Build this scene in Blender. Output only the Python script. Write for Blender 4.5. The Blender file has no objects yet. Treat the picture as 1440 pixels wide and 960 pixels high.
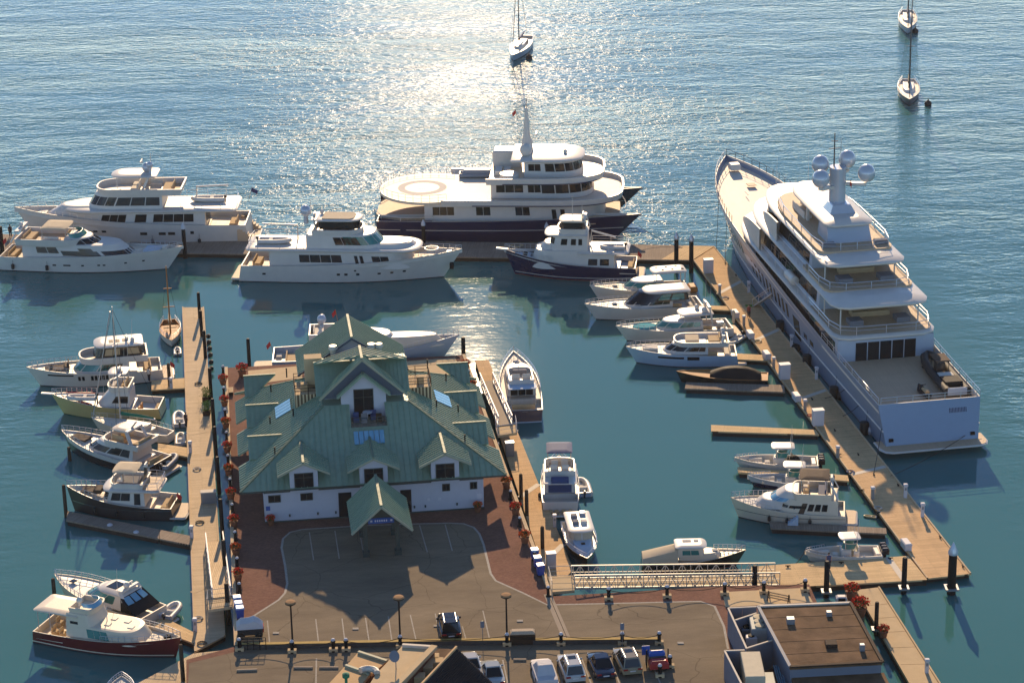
import bpy, bmesh, math, random
from mathutils import Vector, Matrix
random.seed(7)
R = math.radians
scene = bpy.context.scene
# ---------------------------------------------------------------- camera
F_PX, PITCH, ROLL, CAM_H = 3500.0, R(20.5), R(1.1), 106.0
cam_d = bpy.data.cameras.new('camera')
cam = bpy.data.objects.new('camera', cam_d)
scene.collection.objects.link(cam)
cam.location = (0, 0, CAM_H)
cam.rotation_euler = (Matrix.Rotation(R(90) - PITCH, 3, 'X') @ Matrix.Rotation(-ROLL, 3, 'Z')).to_euler()
cam_d.sensor_width = 36.0
cam_d.lens = 36.0 * F_PX / 1440.0
cam_d.clip_start, cam_d.clip_end = 1.0, 20000.0
scene.camera = cam
# ---------------------------------------------------------------- sky and sun (ahead of the camera, low)
SUN_EL, SUN_AZ = R(22.5), R(-1.0)          # azimuth measured from +Y towards +X
world = bpy.data.worlds.new('World'); scene.world = world; world.use_nodes = True
wn = world.node_tree; wn.nodes.clear()
sky = wn.nodes.new('ShaderNodeTexSky'); sky.sky_type = 'NISHITA'; sky.sun_disc = False
sky.sun_elevation, sky.sun_rotation = SUN_EL, SUN_AZ
sky.air_density, sky.dust_density, sky.ozone_density = 0.6, 0.0, 2.5
bg = wn.nodes.new('ShaderNodeBackground'); bg.inputs[1].default_value = 0.15
wo = wn.nodes.new('ShaderNodeOutputWorld')
wn.links.new(sky.outputs[0], bg.inputs[0]); wn.links.new(bg.outputs[0], wo.inputs[0])
sun_d = bpy.data.lights.new('sun', 'SUN'); sun_d.energy = 5.0; sun_d.angle = R(0.53)
sun_d.color = (1.0, 0.73, 0.45)
sun = bpy.data.objects.new('sun', sun_d); scene.collection.objects.link(sun)
sdir = Vector((math.sin(SUN_AZ) * math.cos(SUN_EL), math.cos(SUN_AZ) * math.cos(SUN_EL), math.sin(SUN_EL)))
sun.rotation_euler = sdir.to_track_quat('Z', 'Y').to_euler()
sun.location = (0, 400, 200)
vs = scene.view_settings
vs.view_transform, vs.look, vs.gamma, vs.exposure = 'Standard', 'None', 1.0, 0.45
scene.cycles.max_bounces = 6; scene.cycles.diffuse_bounces = 3; scene.cycles.glossy_bounces = 3
scene.cycles.transmission_bounces = 4; scene.cycles.caustics_reflective = False; scene.cycles.caustics_refractive = False
scene.cycles.use_denoising = True
scene.cycles.sample_clamp_indirect = 4.0; scene.cycles.sample_clamp_direct = 4.0

# ---------------------------------------------------------------- survey: a point of the photo, at a height, as a place in metres
_cp, _sp, _cr, _sr = math.cos(PITCH), math.sin(PITCH), math.cos(ROLL), math.sin(ROLL)
def P(px, py, z=0.0):
    a, b = (px - 720) / F_PX, (py - 480) / F_PX
    u = a * _cr - b * _sr; v = a * _sr + b * _cr
    dx, dy, dz = u, _cp - v * _sp, -_sp - v * _cp
    t = (z - CAM_H) / dz
    return Vector((dx * t, dy * t, z))

# ---------------------------------------------------------------- mesh helpers
COL = scene.collection
class MB:
    def __init__(s): s.v = []; s.f = []; s.sm = []
    def add(s, vs, fs, smooth=False):
        n = len(s.v); s.v += [tuple(p) for p in vs]
        for f in fs: s.f.append(tuple(i + n for i in f)); s.sm.append(smooth)
        return s
    def box(s, x0, x1, y0, y1, z0, z1, m=None):
        c = [(x0,y0,z0),(x1,y0,z0),(x1,y1,z0),(x0,y1,z0),(x0,y0,z1),(x1,y0,z1),(x1,y1,z1),(x0,y1,z1)]
        if m is not None: c = [m @ Vector(p) for p in c]
        return s.add(c, [(0,3,2,1),(4,5,6,7),(0,1,5,4),(1,2,6,5),(2,3,7,6),(3,0,4,7)])
    def rbox(s, x0, x1, y0, y1, z0, z1, b=0.06, m=None):
        # box with a chamfered top: reads as moulded
        b = min(b, (x1-x0)*.4, (y1-y0)*.4, (z1-z0)*.6)
        c = [(x0,y0,z0),(x1,y0,z0),(x1,y1,z0),(x0,y1,z0),(x0,y0,z1-b),(x1,y0,z1-b),(x1,y1,z1-b),(x0,y1,z1-b),
             (x0+b,y0+b,z1),(x1-b,y0+b,z1),(x1-b,y1-b,z1),(x0+b,y1-b,z1)]
        if m is not None: c = [m @ Vector(p) for p in c]
        return s.add(c, [(0,3,2,1),(8,9,10,11)] + [(i,(i+1)%4,4+(i+1)%4,4+i) for i in range(4)] + [(4+i,4+(i+1)%4,8+(i+1)%4,8+i) for i in range(4)])
    def bar(s, a, b, w, h=None, n=None):
        # square bar between two points
        a, b = Vector(a), Vector(b); h = h or w; d = (b - a)
        if d.length < 1e-6: return s
        d.normalize(); up = Vector((0,0,1)) if abs(d.z) < .95 else Vector((1,0,0))
        sx = d.cross(up).normalized(); sy = sx.cross(d).normalized()
        c = [p + sx*i*w/2 + sy*j*h/2 for p in (a, b) for i, j in ((-1,-1),(1,-1),(1,1),(-1,1))]
        return s.add(c, [(3,2,1,0),(4,5,6,7)] + [(i,(i+1)%4,4+(i+1)%4,4+i) for i in range(4)])
    def tube(s, pts, r, n=6, caps=True):
        pts = [Vector(p) for p in pts]; rr = r if isinstance(r, (list, tuple)) else [r]*len(pts)
        rings = []
        for i, p in enumerate(pts):
            d = (pts[min(i+1,len(pts)-1)] - pts[max(i-1,0)]).normalized()
            up = Vector((0,0,1)) if abs(d.z) < .95 else Vector((1,0,0))
            sx = d.cross(up).normalized(); sy = sx.cross(d).normalized()
            rings.append([p + (sx*math.cos(2*math.pi*k/n) + sy*math.sin(2*math.pi*k/n))*rr[i] for k in range(n)])
        vs = [q for r_ in rings for q in r_]; fs = []
        for i in range(len(pts)-1):
            for k in range(n): fs.append((i*n+k, i*n+(k+1)%n, (i+1)*n+(k+1)%n, (i+1)*n+k))
        if caps: fs += [tuple(range(n-1,-1,-1)), tuple((len(pts)-1)*n+k for k in range(n))]
        return s.add(vs, fs, n > 5)
    def lathe(s, prof, c=(0,0,0), n=16, sx=1.0, sy=1.0):
        # prof: (radius, z) from bottom to top
        vs = []; fs = []
        for r, z in prof:
            for k in range(n):
                a = 2*math.pi*k/n; vs.append((c[0]+r*sx*math.cos(a), c[1]+r*sy*math.sin(a), c[2]+z))
        for i in range(len(prof)-1):
            for k in range(n): fs.append((i*n+k, i*n+(k+1)%n, (i+1)*n+(k+1)%n, (i+1)*n+k))
        fs += [tuple(range(n-1,-1,-1)), tuple((len(prof)-1)*n+k for k in range(n))]
        return s.add(vs, fs, True)
    def dome(s, c, r, squash=1.0, base=-.75, n=14):
        pr = []
        for i in range(9):
            a = math.asin(base) + (math.pi/2 - math.asin(base)) * i / 8
            pr.append((max(r*math.cos(a), .01), r*math.sin(a)*squash))
        return s.lathe(pr, c, n)
    def prism(s, poly, z0, z1):
        n = len(poly); vs = [(p[0],p[1],z0) for p in poly] + [(p[0],p[1],z1) for p in poly]
        return s.add(vs, [tuple(range(n-1,-1,-1)), tuple(range(n,2*n))] + [(i,(i+1)%n,n+(i+1)%n,n+i) for i in range(n)])
    def grid(s, rows, smooth=True, closed=False, flip=False):
        m = len(rows[0]); vs = [p for r in rows for p in r]; fs = []
        for i in range(len(rows)-1):
            for k in range(m if closed else m-1):
                q = (i*m+k, i*m+(k+1)%m, (i+1)*m+(k+1)%m, (i+1)*m+k)
                fs.append(q[::-1] if flip else q)
        return s.add(vs, fs, smooth)
    def build(s, name, mat, parent=None, sharp=35):
        me = bpy.data.meshes.new(name); me.from_pydata(s.v, [], s.f); me.update()
        if any(s.sm):
            me.polygons.foreach_set('use_smooth', s.sm)
            me.set_sharp_from_angle(angle=R(sharp))
        bm = bmesh.new(); bm.from_mesh(me); bmesh.ops.recalc_face_normals(bm, faces=bm.faces); bm.to_mesh(me); bm.free()
        o = bpy.data.objects.new(name, me); COL.objects.link(o)
        if mat is not None: me.materials.append(MAT[mat] if isinstance(mat, str) else mat)
        if parent is not None: o.parent = parent
        return o
def empty(name, loc=(0,0,0), rz=0.0):
    o = bpy.data.objects.new(name, None); COL.objects.link(o)
    o.empty_display_size = .5; o.location = loc; o.rotation_euler = (0,0,rz); return o
def tag(o, label=None, cat=None, group=None, kind=None):
    if label: o['label'] = label
    if cat: o['category'] = cat
    if group: o['group'] = group
    if kind: o['kind'] = kind
    return o
def copy_tree(o, parent=None):
    c = o.copy(); COL.objects.link(c); c.parent = parent
    for ch in KIDS.get(o.name) or [k for k in o.children]: copy_tree(ch, c)
    return c
KIDS = {}

# ---------------------------------------------------------------- materials
MAT = {}
def nd(nt, t, **kw):
    n = nt.nodes.new(t)
    for k, v in kw.items(): setattr(n, k, v)
    return n
def mat(name, col, rough=.5, metal=0.0, var=.12, scale=1.5, bump=0.0, bscale=8.0, coat=0.0, spec=.5, coord='Object'):
    m = bpy.data.materials.new(name); m.use_nodes = True; nt = m.node_tree; b = nt.nodes['Principled BSDF']
    b.inputs['Roughness'].default_value = rough; b.inputs['Metallic'].default_value = metal
    b.inputs['Specular IOR Level'].default_value = spec; b.inputs['Coat Weight'].default_value = coat
    tc = nd(nt, 'ShaderNodeTexCoord'); no = nd(nt, 'ShaderNodeTexNoise')
    no.inputs['Scale'].default_value = scale; no.inputs['Detail'].default_value = 5
    nt.links.new(tc.outputs[coord], no.inputs['Vector'])
    mx = nd(nt, 'ShaderNodeMix', data_type='RGBA')
    mx.inputs[6].default_value = (*[c*(1-var) for c in col], 1); mx.inputs[7].default_value = (*[min(1,c*(1+var)) for c in col], 1)
    nt.links.new(no.outputs[0], mx.inputs[0]); nt.links.new(mx.outputs[2], b.inputs['Base Color'])
    if bump:
        n2 = nd(nt, 'ShaderNodeTexNoise'); n2.inputs['Scale'].default_value = bscale; n2.inputs['Detail'].default_value = 4
        nt.links.new(tc.outputs[coord], n2.inputs['Vector'])
        bp = nd(nt, 'ShaderNodeBump'); bp.inputs['Strength'].default_value = bump; bp.inputs['Distance'].default_value = .05
        nt.links.new(n2.outputs[0], bp.inputs['Height']); nt.links.new(bp.outputs[0], b.inputs['Normal'])
    MAT[name] = m; return m
def plank_mat(name, c1, c2, gap, width=.15, length=2.4, rough=.9, axis='X', big=.35, spec=.15):
    # boards laid across the local x axis (axis 'X') or along it ('Y')
    m = bpy.data.materials.new(name); m.use_nodes = True; nt = m.node_tree; b = nt.nodes['Principled BSDF']
    b.inputs['Roughness'].default_value = rough; b.inputs['Specular IOR Level'].default_value = spec
    tc = nd(nt, 'ShaderNodeTexCoord'); mp = nd(nt, 'ShaderNodeMapping')
    if axis == 'X': mp.inputs['Rotation'].default_value = (0, 0, R(90))
    nt.links.new(tc.outputs['Object'], mp.inputs[0])
    br = nd(nt, 'ShaderNodeTexBrick'); br.inputs['Scale'].default_value = 1.0
    br.inputs['Brick Width'].default_value = length; br.inputs['Row Height'].default_value = width
    br.inputs['Mortar Size'].default_value = .008; br.inputs['Mortar Smooth'].default_value = .3; br.inputs['Bias'].default_value = 0
    br.inputs['Color1'].default_value = (*c1,1); br.inputs['Color2'].default_value = (*c2,1); br.inputs['Mortar'].default_value = (*gap,1)
    nt.links.new(mp.outputs[0], br.inputs['Vector'])
    no = nd(nt, 'ShaderNodeTexNoise'); no.inputs['Scale'].default_value = .5; no.inputs['Detail'].default_value = 6; no.inputs['Roughness'].default_value = .65
    mp2 = nd(nt, 'ShaderNodeMapping'); mp2.inputs['Scale'].default_value = (1, .25, 1) if axis != 'X' else (.9, .35, 1)
    nt.links.new(mp.outputs[0], mp2.inputs[0]); nt.links.new(mp2.outputs[0], no.inputs['Vector'])
    mr = nd(nt, 'ShaderNodeMapRange'); mr.inputs[3].default_value = 1 - big; mr.inputs[4].default_value = 1 + big
    nt.links.new(no.outputs[0], mr.inputs[0])
    mx = nd(nt, 'ShaderNodeMix', data_type='RGBA', blend_type='MULTIPLY'); mx.inputs[0].default_value = 1
    nt.links.new(br.outputs[0], mx.inputs[6]); nt.links.new(mr.outputs[0], mx.inputs[7]); nt.links.new(mx.outputs[2], b.inputs['Base Color'])
    bp = nd(nt, 'ShaderNodeBump'); bp.inputs['Strength'].default_value = .6; bp.inputs['Distance'].default_value = .02; bp.invert = True
    nt.links.new(br.outputs['Fac'], bp.inputs['Height']); nt.links.new(bp.outputs[0], b.inputs['Normal'])
    MAT[name] = m; return m
mat('gelcoat', (.64,.595,.52), .42, var=.10, scale=.9, spec=.3)
mat('gelcoat_cream', (.70,.60,.45), .45, var=.07, scale=.8, spec=.25)
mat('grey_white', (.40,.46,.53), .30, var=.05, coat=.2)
mat('yacht_silver_shade', (.185,.255,.355), .3, var=.05, coat=.2)  # silver hull paint, darkened and blued to carry its sky-lit shade
mat('silver_paint', (.50,.53,.57), .25, .2, var=.05, coat=.5)
mat('navy_paint', (.012,.014,.06), .18, var=.15, coat=.6)
mat('black_paint', (.015,.015,.018), .25, var=.2, coat=.5)
mat('charcoal_paint', (.045,.042,.042), .3, var=.15, coat=.4)
mat('maroon_paint', (.13,.018,.02), .25, var=.15, coat=.5)
mat('yellow_paint', (.56,.43,.18), .3, var=.08, coat=.4)
mat('teal_paint', (.0,.30,.36), .8, spec=.1, var=.1)
mat('ice_blue_paint', (.46,.55,.63), .4, var=.06, spec=.3)
mat('antifouling', (.02,.025,.03), .6, var=.3)
mat('antifouling_red', (.16,.03,.025), .6, var=.3)
mat('antifouling_green', (.02,.10,.05), .6, var=.3)
mat('glass_dark', (.012,.016,.02), .02, var=.3, spec=.35)
mat('glass_green', (.05,.22,.19), .06, var=.25, spec=.6)
mat('glass_sky', (.16,.36,.48), .06, var=.2, spec=.7)
mat('chrome', (.72,.72,.72), .22, .9, var=.05)
mat('rail_steel', (.66,.66,.66), .28, .7, var=.05)
mat('cushion', (.70,.64,.54), .8, var=.1, spec=.12)
mat('cushion_tan', (.50,.36,.20), .8, var=.15, spec=.12)
mat('cushion_grey', (.20,.20,.21), .85, var=.15, spec=.12)
mat('canvas_tan', (.58,.48,.33), .85, var=.12, bump=.3, bscale=3, spec=.12)
mat('canvas_black', (.018,.018,.02), .7, var=.3, bump=.4, bscale=4, spec=.12)
mat('canvas_brown', (.10,.07,.05), .8, var=.2, bump=.3, bscale=3, spec=.12)
mat('canvas_blue', (.03,.06,.16), .8, var=.2)
mat('canvas_green', (.0,.16,.09), .8, var=.2)
mat('rubber', (.02,.02,.02), .7, var=.2)
mat('rubber_grey', (.30,.31,.32), .6, var=.1)
mat('varnish', (.42,.19,.06), .6, var=.25, spec=.15)
mat('red_cloth', (.45,.03,.03), .8, var=.15)
mat('flag_navy', (.03,.035,.12), .8, var=.15)
mat('orange_paint', (.55,.16,.03), .5, var=.1)
mat('piling_black', (.018,.017,.018), .65, var=.4, scale=3, bump=.3, spec=.12)
mat('piling_wood', (.07,.05,.035), .85, var=.4, scale=3, bump=.5, spec=.12)
mat('cap_white', (.55,.56,.58), .4, var=.05, spec=.12)
mat('dock_side', (.06,.045,.035), .9, var=.4, scale=2, bump=.3, spec=.12)
mat('float_grey', (.13,.13,.13), .9, var=.3, scale=2)
mat('joint_pale', (.62,.55,.44), .7, var=.12, scale=3, spec=.12)
mat('steel_gal', (.52,.50,.44), .5, .35, var=.1, spec=.12)
mat('plastic_white', (.58,.57,.58), .45, var=.05, spec=.12)
mat('iron_black', (.012,.012,.013), .7, var=.3, spec=.12)
mat('terracotta', (.22,.09,.05), .8, var=.2, bump=.2, spec=.12)
mat('flower_red', (.68,.045,.02), .8, var=.35, scale=14, spec=.12)
mat('flower_orange', (.68,.11,.02), .8, var=.35, scale=14, spec=.12)
mat('leaf', (.04,.09,.02), .8, var=.4, scale=10, spec=.12)
mat('leaf_bright', (.12,.22,.03), .8, var=.35, scale=10, spec=.12)
mat('bin_blue', (.02,.07,.33), .35, var=.12)
mat('bin_lid', (.25,.40,.62), .35, var=.12)
mat('clapboard', (.50,.50,.53), .7, var=.06, scale=2, spec=.12)
mat('trim_dark', (.045,.06,.05), .6, var=.2)
mat('gable_blue', (.05,.085,.12), .5, var=.15)
mat('fascia', (.33,.34,.24), .6, var=.1, spec=.12)
mat('brick_wall', (.20,.09,.06), .85, var=.3, scale=6, bump=.4, spec=.12)
mat('granite', (.30,.28,.25), .85, var=.25, scale=5, bump=.4, spec=.12)
mat('granite_dark', (.085,.08,.075), .9, var=.35, scale=3, bump=.5, spec=.12)
mat('line_white', (.34,.31,.26), .8, var=.45, scale=5, spec=.12)
mat('line_yellow', (.42,.29,.09), .8, var=.25, scale=5, spec=.12)
mat('concrete', (.33,.27,.20), .9, var=.12, scale=1.2, bump=.3, spec=.12)
mat('concrete_tan', (.56,.42,.24), .9, var=.16, scale=.8, bump=.2, spec=.12)
mat('rope', (.45,.42,.36), .9, var=.2)
mat('rope_dark', (.03,.03,.03), .9, var=.2)
mat('lamp_glass', (.34,.20,.10), .9, var=.05, spec=.12)
mat('paint_red', (.42,.03,.03), .45, var=.15)
mat('paint_blue', (.03,.11,.42), .45, var=.15)
mat('sign_blue', (.03,.09,.30), .5, var=.1)
mat('planter_brown', (.05,.032,.022), .8, var=.25, spec=.12)
mat('pebble', (.50,.40,.28), .9, var=.4, scale=12, bump=.8, bscale=14, spec=.12)
mat('skin', (.45,.28,.20), .6, var=.05)
mat('cloth_dark', (.03,.03,.04), .9, var=.2, spec=.12)
mat('cloth_red', (.22,.05,.04), .9, var=.2)
mat('hair', (.03,.02,.015), .7, var=.2)
mat('tyre', (.012,.012,.012), .8, var=.2)
mat('car_black', (.008,.009,.011), .02, var=.1, spec=.5)
mat('car_white', (.46,.46,.44), .02, var=.03, spec=.5)
mat('car_silver', (.36,.38,.37), .02, var=.03, spec=.5)
mat('car_navy', (.018,.025,.05), .02, var=.1, spec=.5)
mat('car_beige', (.26,.22,.14), .02, var=.04, spec=.5)
mat('car_cover', (.55,.53,.52), .7, var=.08, scale=3, bump=.8, bscale=3, spec=.12)
mat('light_red', (.30,.01,.01), .2, var=.1)
mat('light_clear', (.6,.62,.65), .1, var=.05)
mat('metal_grey', (.26,.28,.30), .5, .5, var=.15)
mat('metal_unit', (.34,.36,.34), .6, .1, var=.15, spec=.12)
mat('panel_blue', (.165,.19,.235), .6, var=.08, scale=1, spec=.12)
mat('panel_cream', (.52,.46,.33), .7, var=.12, spec=.12)
mat('roof_tar', (.15,.095,.055), .95, var=.75, scale=.7, bump=.5, bscale=5, spec=.1)
mat('roof_shingle', (.035,.032,.034), .9, var=.3, scale=4, spec=.12)
mat('roof_tan', (.58,.39,.20), .9, var=.2, scale=.8, bump=.3, spec=.12)
plank_mat('wood_dock', (.74,.49,.25), (.60,.39,.195), (.10,.055,.03), .16, 3.0, big=.30)
plank_mat('wood_pale', (.70,.53,.32), (.60,.45,.27), (.14,.10,.06), .18, 3.0, big=.25)
plank_mat('wood_along', (.76,.54,.28), (.64,.45,.23), (.13,.08,.045), .16, 4.0, axis='Y', big=.28)
plank_mat('wood_grey', (.34,.27,.20), (.27,.21,.155), (.06,.045,.03), .16, 3.0, big=.3)
plank_mat('teak', (.62,.45,.28), (.56,.40,.25), (.38,.26,.16), .09, 3.0, axis='Y', big=.12, rough=.65, spec=.4)
plank_mat('teak_cream', (.86,.75,.60), (.82,.70,.55), (.62,.50,.38), .09, 3.0, axis='Y', big=.08, rough=.6, spec=.5)
# ================================================================ ground materials
def brick_paver():
    m = bpy.data.materials.new('brick_paver'); m.use_nodes = True; nt = m.node_tree; b = nt.nodes['Principled BSDF']
    b.inputs['Roughness'].default_value = .95; b.inputs['Specular IOR Level'].default_value = .08
    tc = nd(nt, 'ShaderNodeTexCoord'); br = nd(nt, 'ShaderNodeTexBrick'); br.inputs['Scale'].default_value = 1
    br.inputs['Brick Width'].default_value = .24; br.inputs['Row Height'].default_value = .12; br.inputs['Mortar Size'].default_value = .006
    br.inputs['Color1'].default_value = (.235,.118,.08,1); br.inputs['Color2'].default_value = (.175,.086,.062,1); br.inputs['Mortar'].default_value = (.09,.06,.045,1)
    nt.links.new(tc.outputs['Object'], br.inputs['Vector'])
    no = nd(nt, 'ShaderNodeTexNoise'); no.inputs['Scale'].default_value = .35; no.inputs['Detail'].default_value = 7; no.inputs['Roughness'].default_value = .7
    nt.links.new(tc.outputs['Object'], no.inputs['Vector'])
    mr = nd(nt, 'ShaderNodeMapRange'); mr.inputs[3].default_value = .62; mr.inputs[4].default_value = 1.38; nt.links.new(no.outputs[0], mr.inputs[0])
    mx = nd(nt, 'ShaderNodeMix', data_type='RGBA', blend_type='MULTIPLY'); mx.inputs[0].default_value = 1
    nt.links.new(br.outputs[0], mx.inputs[6]); nt.links.new(mr.outputs[0], mx.inputs[7]); nt.links.new(mx.outputs[2], b.inputs['Base Color'])
    MAT['brick_paver'] = m
brick_paver()
def asphalt():
    m = bpy.data.materials.new('asphalt'); m.use_nodes = True; nt = m.node_tree; b = nt.nodes['Principled BSDF']
    b.inputs['Roughness'].default_value = .95; b.inputs['Specular IOR Level'].default_value = .08
    tc = nd(nt, 'ShaderNodeTexCoord')
    n1 = nd(nt, 'ShaderNodeTexNoise'); n1.inputs['Scale'].default_value = .16; n1.inputs['Detail'].default_value = 8; n1.inputs['Roughness'].default_value = .72
    mp = nd(nt, 'ShaderNodeMapping'); mp.inputs['Scale'].default_value = (.55, 1.6, 1); nt.links.new(tc.outputs['Object'], mp.inputs[0]); nt.links.new(mp.outputs[0], n1.inputs['Vector'])
    cr = nd(nt, 'ShaderNodeValToRGB'); e = cr.color_ramp.elements
    e[0].position, e[0].color = .28, (.145,.114,.078,1); e[1].position, e[1].color = .72, (.27,.215,.142,1)
    nt.links.new(n1.outputs[0], cr.inputs[0])
    n2 = nd(nt, 'ShaderNodeTexNoise'); n2.inputs['Scale'].default_value = 9; n2.inputs['Detail'].default_value = 4; nt.links.new(tc.outputs['Object'], n2.inputs['Vector'])
    vo = nd(nt, 'ShaderNodeTexVoronoi', feature='DISTANCE_TO_EDGE'); vo.inputs['Scale'].default_value = .14
    n3 = nd(nt, 'ShaderNodeTexNoise'); n3.inputs['Scale'].default_value = .6; nt.links.new(tc.outputs['Object'], n3.inputs['Vector'])
    ad = nd(nt, 'ShaderNodeVectorMath', operation='ADD'); nt.links.new(tc.outputs['Object'], ad.inputs[0]); nt.links.new(n3.outputs['Color'], ad.inputs[1]); nt.links.new(ad.outputs[0], vo.inputs['Vector'])
    cr2 = nd(nt, 'ShaderNodeMapRange'); cr2.inputs[1].default_value = 0; cr2.inputs[2].default_value = .006; cr2.inputs[3].default_value = .55; cr2.inputs[4].default_value = 1; nt.links.new(vo.outputs[0], cr2.inputs[0])
    mr = nd(nt, 'ShaderNodeMapRange'); mr.inputs[3].default_value = .8; mr.inputs[4].default_value = 1.2; nt.links.new(n2.outputs[0], mr.inputs[0])
    mu = nd(nt, 'ShaderNodeMath', operation='MULTIPLY'); nt.links.new(mr.outputs[0], mu.inputs[0]); nt.links.new(cr2.outputs[0], mu.inputs[1])
    mx = nd(nt, 'ShaderNodeMix', data_type='RGBA', blend_type='MULTIPLY'); mx.inputs[0].default_value = 1
    nt.links.new(cr.outputs[0], mx.inputs[6]); nt.links.new(mu.outputs[0], mx.inputs[7]); nt.links.new(mx.outputs[2], b.inputs['Base Color'])
    bp = nd(nt, 'ShaderNodeBump'); bp.inputs['Strength'].default_value = .4; bp.inputs['Distance'].default_value = .02
    nt.links.new(n2.outputs[0], bp.inputs['Height']); nt.links.new(bp.outputs[0], b.inputs['Normal'])
    MAT['asphalt'] = m
asphalt()

# ================================================================ water
def water_mat():
    m = bpy.data.materials.new('harbour_water'); m.use_nodes = True; nt = m.node_tree; b = nt.nodes['Principled BSDF']
    b.inputs['IOR'].default_value = 1.34; b.inputs['Roughness'].default_value = .11; b.inputs['Specular IOR Level'].default_value = .5
    ge = nd(nt, 'ShaderNodeNewGeometry'); sp = nd(nt, 'ShaderNodeSeparateXYZ'); nt.links.new(ge.outputs['Position'], sp.inputs[0])
    def noise(scale, sx, sy, rot, det, rough=.5, dist=0.0):
        mp = nd(nt, 'ShaderNodeMapping'); mp.inputs['Scale'].default_value = (sx, sy, 1); mp.inputs['Rotation'].default_value = (0, 0, R(rot))
        n = nd(nt, 'ShaderNodeTexNoise'); n.inputs['Scale'].default_value = scale; n.inputs['Detail'].default_value = det
        n.inputs['Roughness'].default_value = rough; n.inputs['Distortion'].default_value = dist
        nt.links.new(ge.outputs['Position'], mp.inputs[0]); nt.links.new(mp.outputs[0], n.inputs['Vector']); return n.outputs[0]
    def math_(op, a, c):
        n = nd(nt, 'ShaderNodeMath', operation=op)
        for i, x in enumerate((a, c)):
            if isinstance(x, (int, float)): n.inputs[i].default_value = x
            else: nt.links.new(x, n.inputs[i])
        return n.outputs[0]
    def rng(x, a, c, lo, hi, smooth=True):
        n = nd(nt, 'ShaderNodeMapRange'); n.interpolation_type = 'SMOOTHSTEP' if smooth else 'LINEAR'
        for i, v in enumerate((a, c, lo, hi)): n.inputs[i+1].default_value = v
        nt.links.new(x, n.inputs[0]); return n.outputs[0]
    h = math_('MULTIPLY', noise(.085, .45, 1.25, 8, 2), .5)
    h = math_('ADD', h, math_('MULTIPLY', noise(.30, .5, 1.2, -12, 2, .5, .3), .26))
    h = math_('ADD', h, math_('MULTIPLY', noise(.95, .6, 1.1, 5, 3, .62, .2), .25))
    # a passing boat's wake trains: long soft ridges
    # sheltered basin between the docks is calmer
    calm_y = rng(math_('ADD', sp.outputs[1], math_('MULTIPLY', noise(.03, 1, 1, 0, 2), 24)), 318, 342, 0, 1)
    calm_x = rng(sp.outputs[0], -62, -46, 1, 0)
    calm_r = rng(sp.outputs[0], 48, 62, 0, 1)
    open_ = math_('MAXIMUM', calm_y, math_('MAXIMUM', math_('MULTIPLY', calm_x, .6), math_('MULTIPLY', calm_r, .8)))
    nt.links.new(rng(open_, 0, 1, .022, .062, False), b.inputs['Roughness'])
    patch = rng(noise(.012, .7, 2.2, 10, 3, .6), .35, .68, .55, 1.25)
    st = math_('MULTIPLY', rng(open_, 0, 1, .055, .92, False), patch)
    bp = nd(nt, 'ShaderNodeBump'); bp.inputs['Distance'].default_value = 1.0
    nt.links.new(st, bp.inputs['Strength']); nt.links.new(h, bp.inputs['Height'])
    nt.links.new(bp.outputs[0], b.inputs['Normal'])
    mx = nd(nt, 'ShaderNodeMix', data_type='RGBA')
    mx.inputs[6].default_value = (.042,.142,.130,1); mx.inputs[7].default_value = (.055,.172,.160,1)
    nt.links.new(noise(.02, 1, 1, 0, 3), mx.inputs[0]); nt.links.new(mx.outputs[2], b.inputs['Base Color'])
    MAT['water'] = m
water_mat()
w = MB(); w.add([(-2500,-200,0),(2500,-200,0),(2500,6000,0),(-2500,6000,0)], [(0,1,2,3)])
tag(w.build('water', 'water'), 'rippled teal harbour water sparkling under the low sun', kind='structure')

# ================================================================ wharf
G = 2.4                                                    # wharf level above the water
FA, FB = P(373,735,G), P(680,714,G)
BANG = math.atan2(FB.y-FA.y, FB.x-FA.x)                    # heading of the club house front
def bl(u, v, z=G):                                         # club house frame to world
    return Vector((FA.x + u*math.cos(BANG) - v*math.sin(BANG), FA.y + u*math.sin(BANG) + v*math.cos(BANG), z))
def W2(pts, z): return [P(x, y, z) for x, y in pts]
def sheet(name, pts, z, m, rz=0.0, **kw):
    o = MB(); c = pts[0]; M = Matrix.Rotation(-rz, 4, 'Z')
    loc = [M @ (Vector((p[0],p[1],0)) - Vector((c[0],c[1],0))) for p in pts]
    o.add([(p.x,p.y,0) for p in loc], [tuple(range(len(loc)))])
    ob = o.build(name, m); ob.location = (c[0], c[1], z); ob.rotation_euler = (0,0,rz); return tag(ob, **kw)
wharf_px = [(318,517),(652,499),(775,838),(1012,824),(1138,821),(1150,849),(1190,849),(1228,968),(1270,1120),(150,1120),(262,968),(262,927),(332,908)]
wp = W2(wharf_px, G)
o = MB(); M = Matrix.Rotation(-BANG, 4, 'Z')
lp = [M @ (p - wp[0]) for p in wp]
o.prism([(p.x,p.y) for p in lp], -4.5, 0)
wharf = o.build('wharf', 'brick_paver'); wharf.location = (wp[0].x, wp[0].y, G); wharf.rotation_euler = (0,0,BANG)
tag(wharf, 'brick paved wharf carrying the club house and car park', kind='structure')
wharf.data.materials.append(MAT['granite_dark'])
for p in wharf.data.polygons:
    if abs(p.normal.z) < .5: p.material_index = 1
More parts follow.
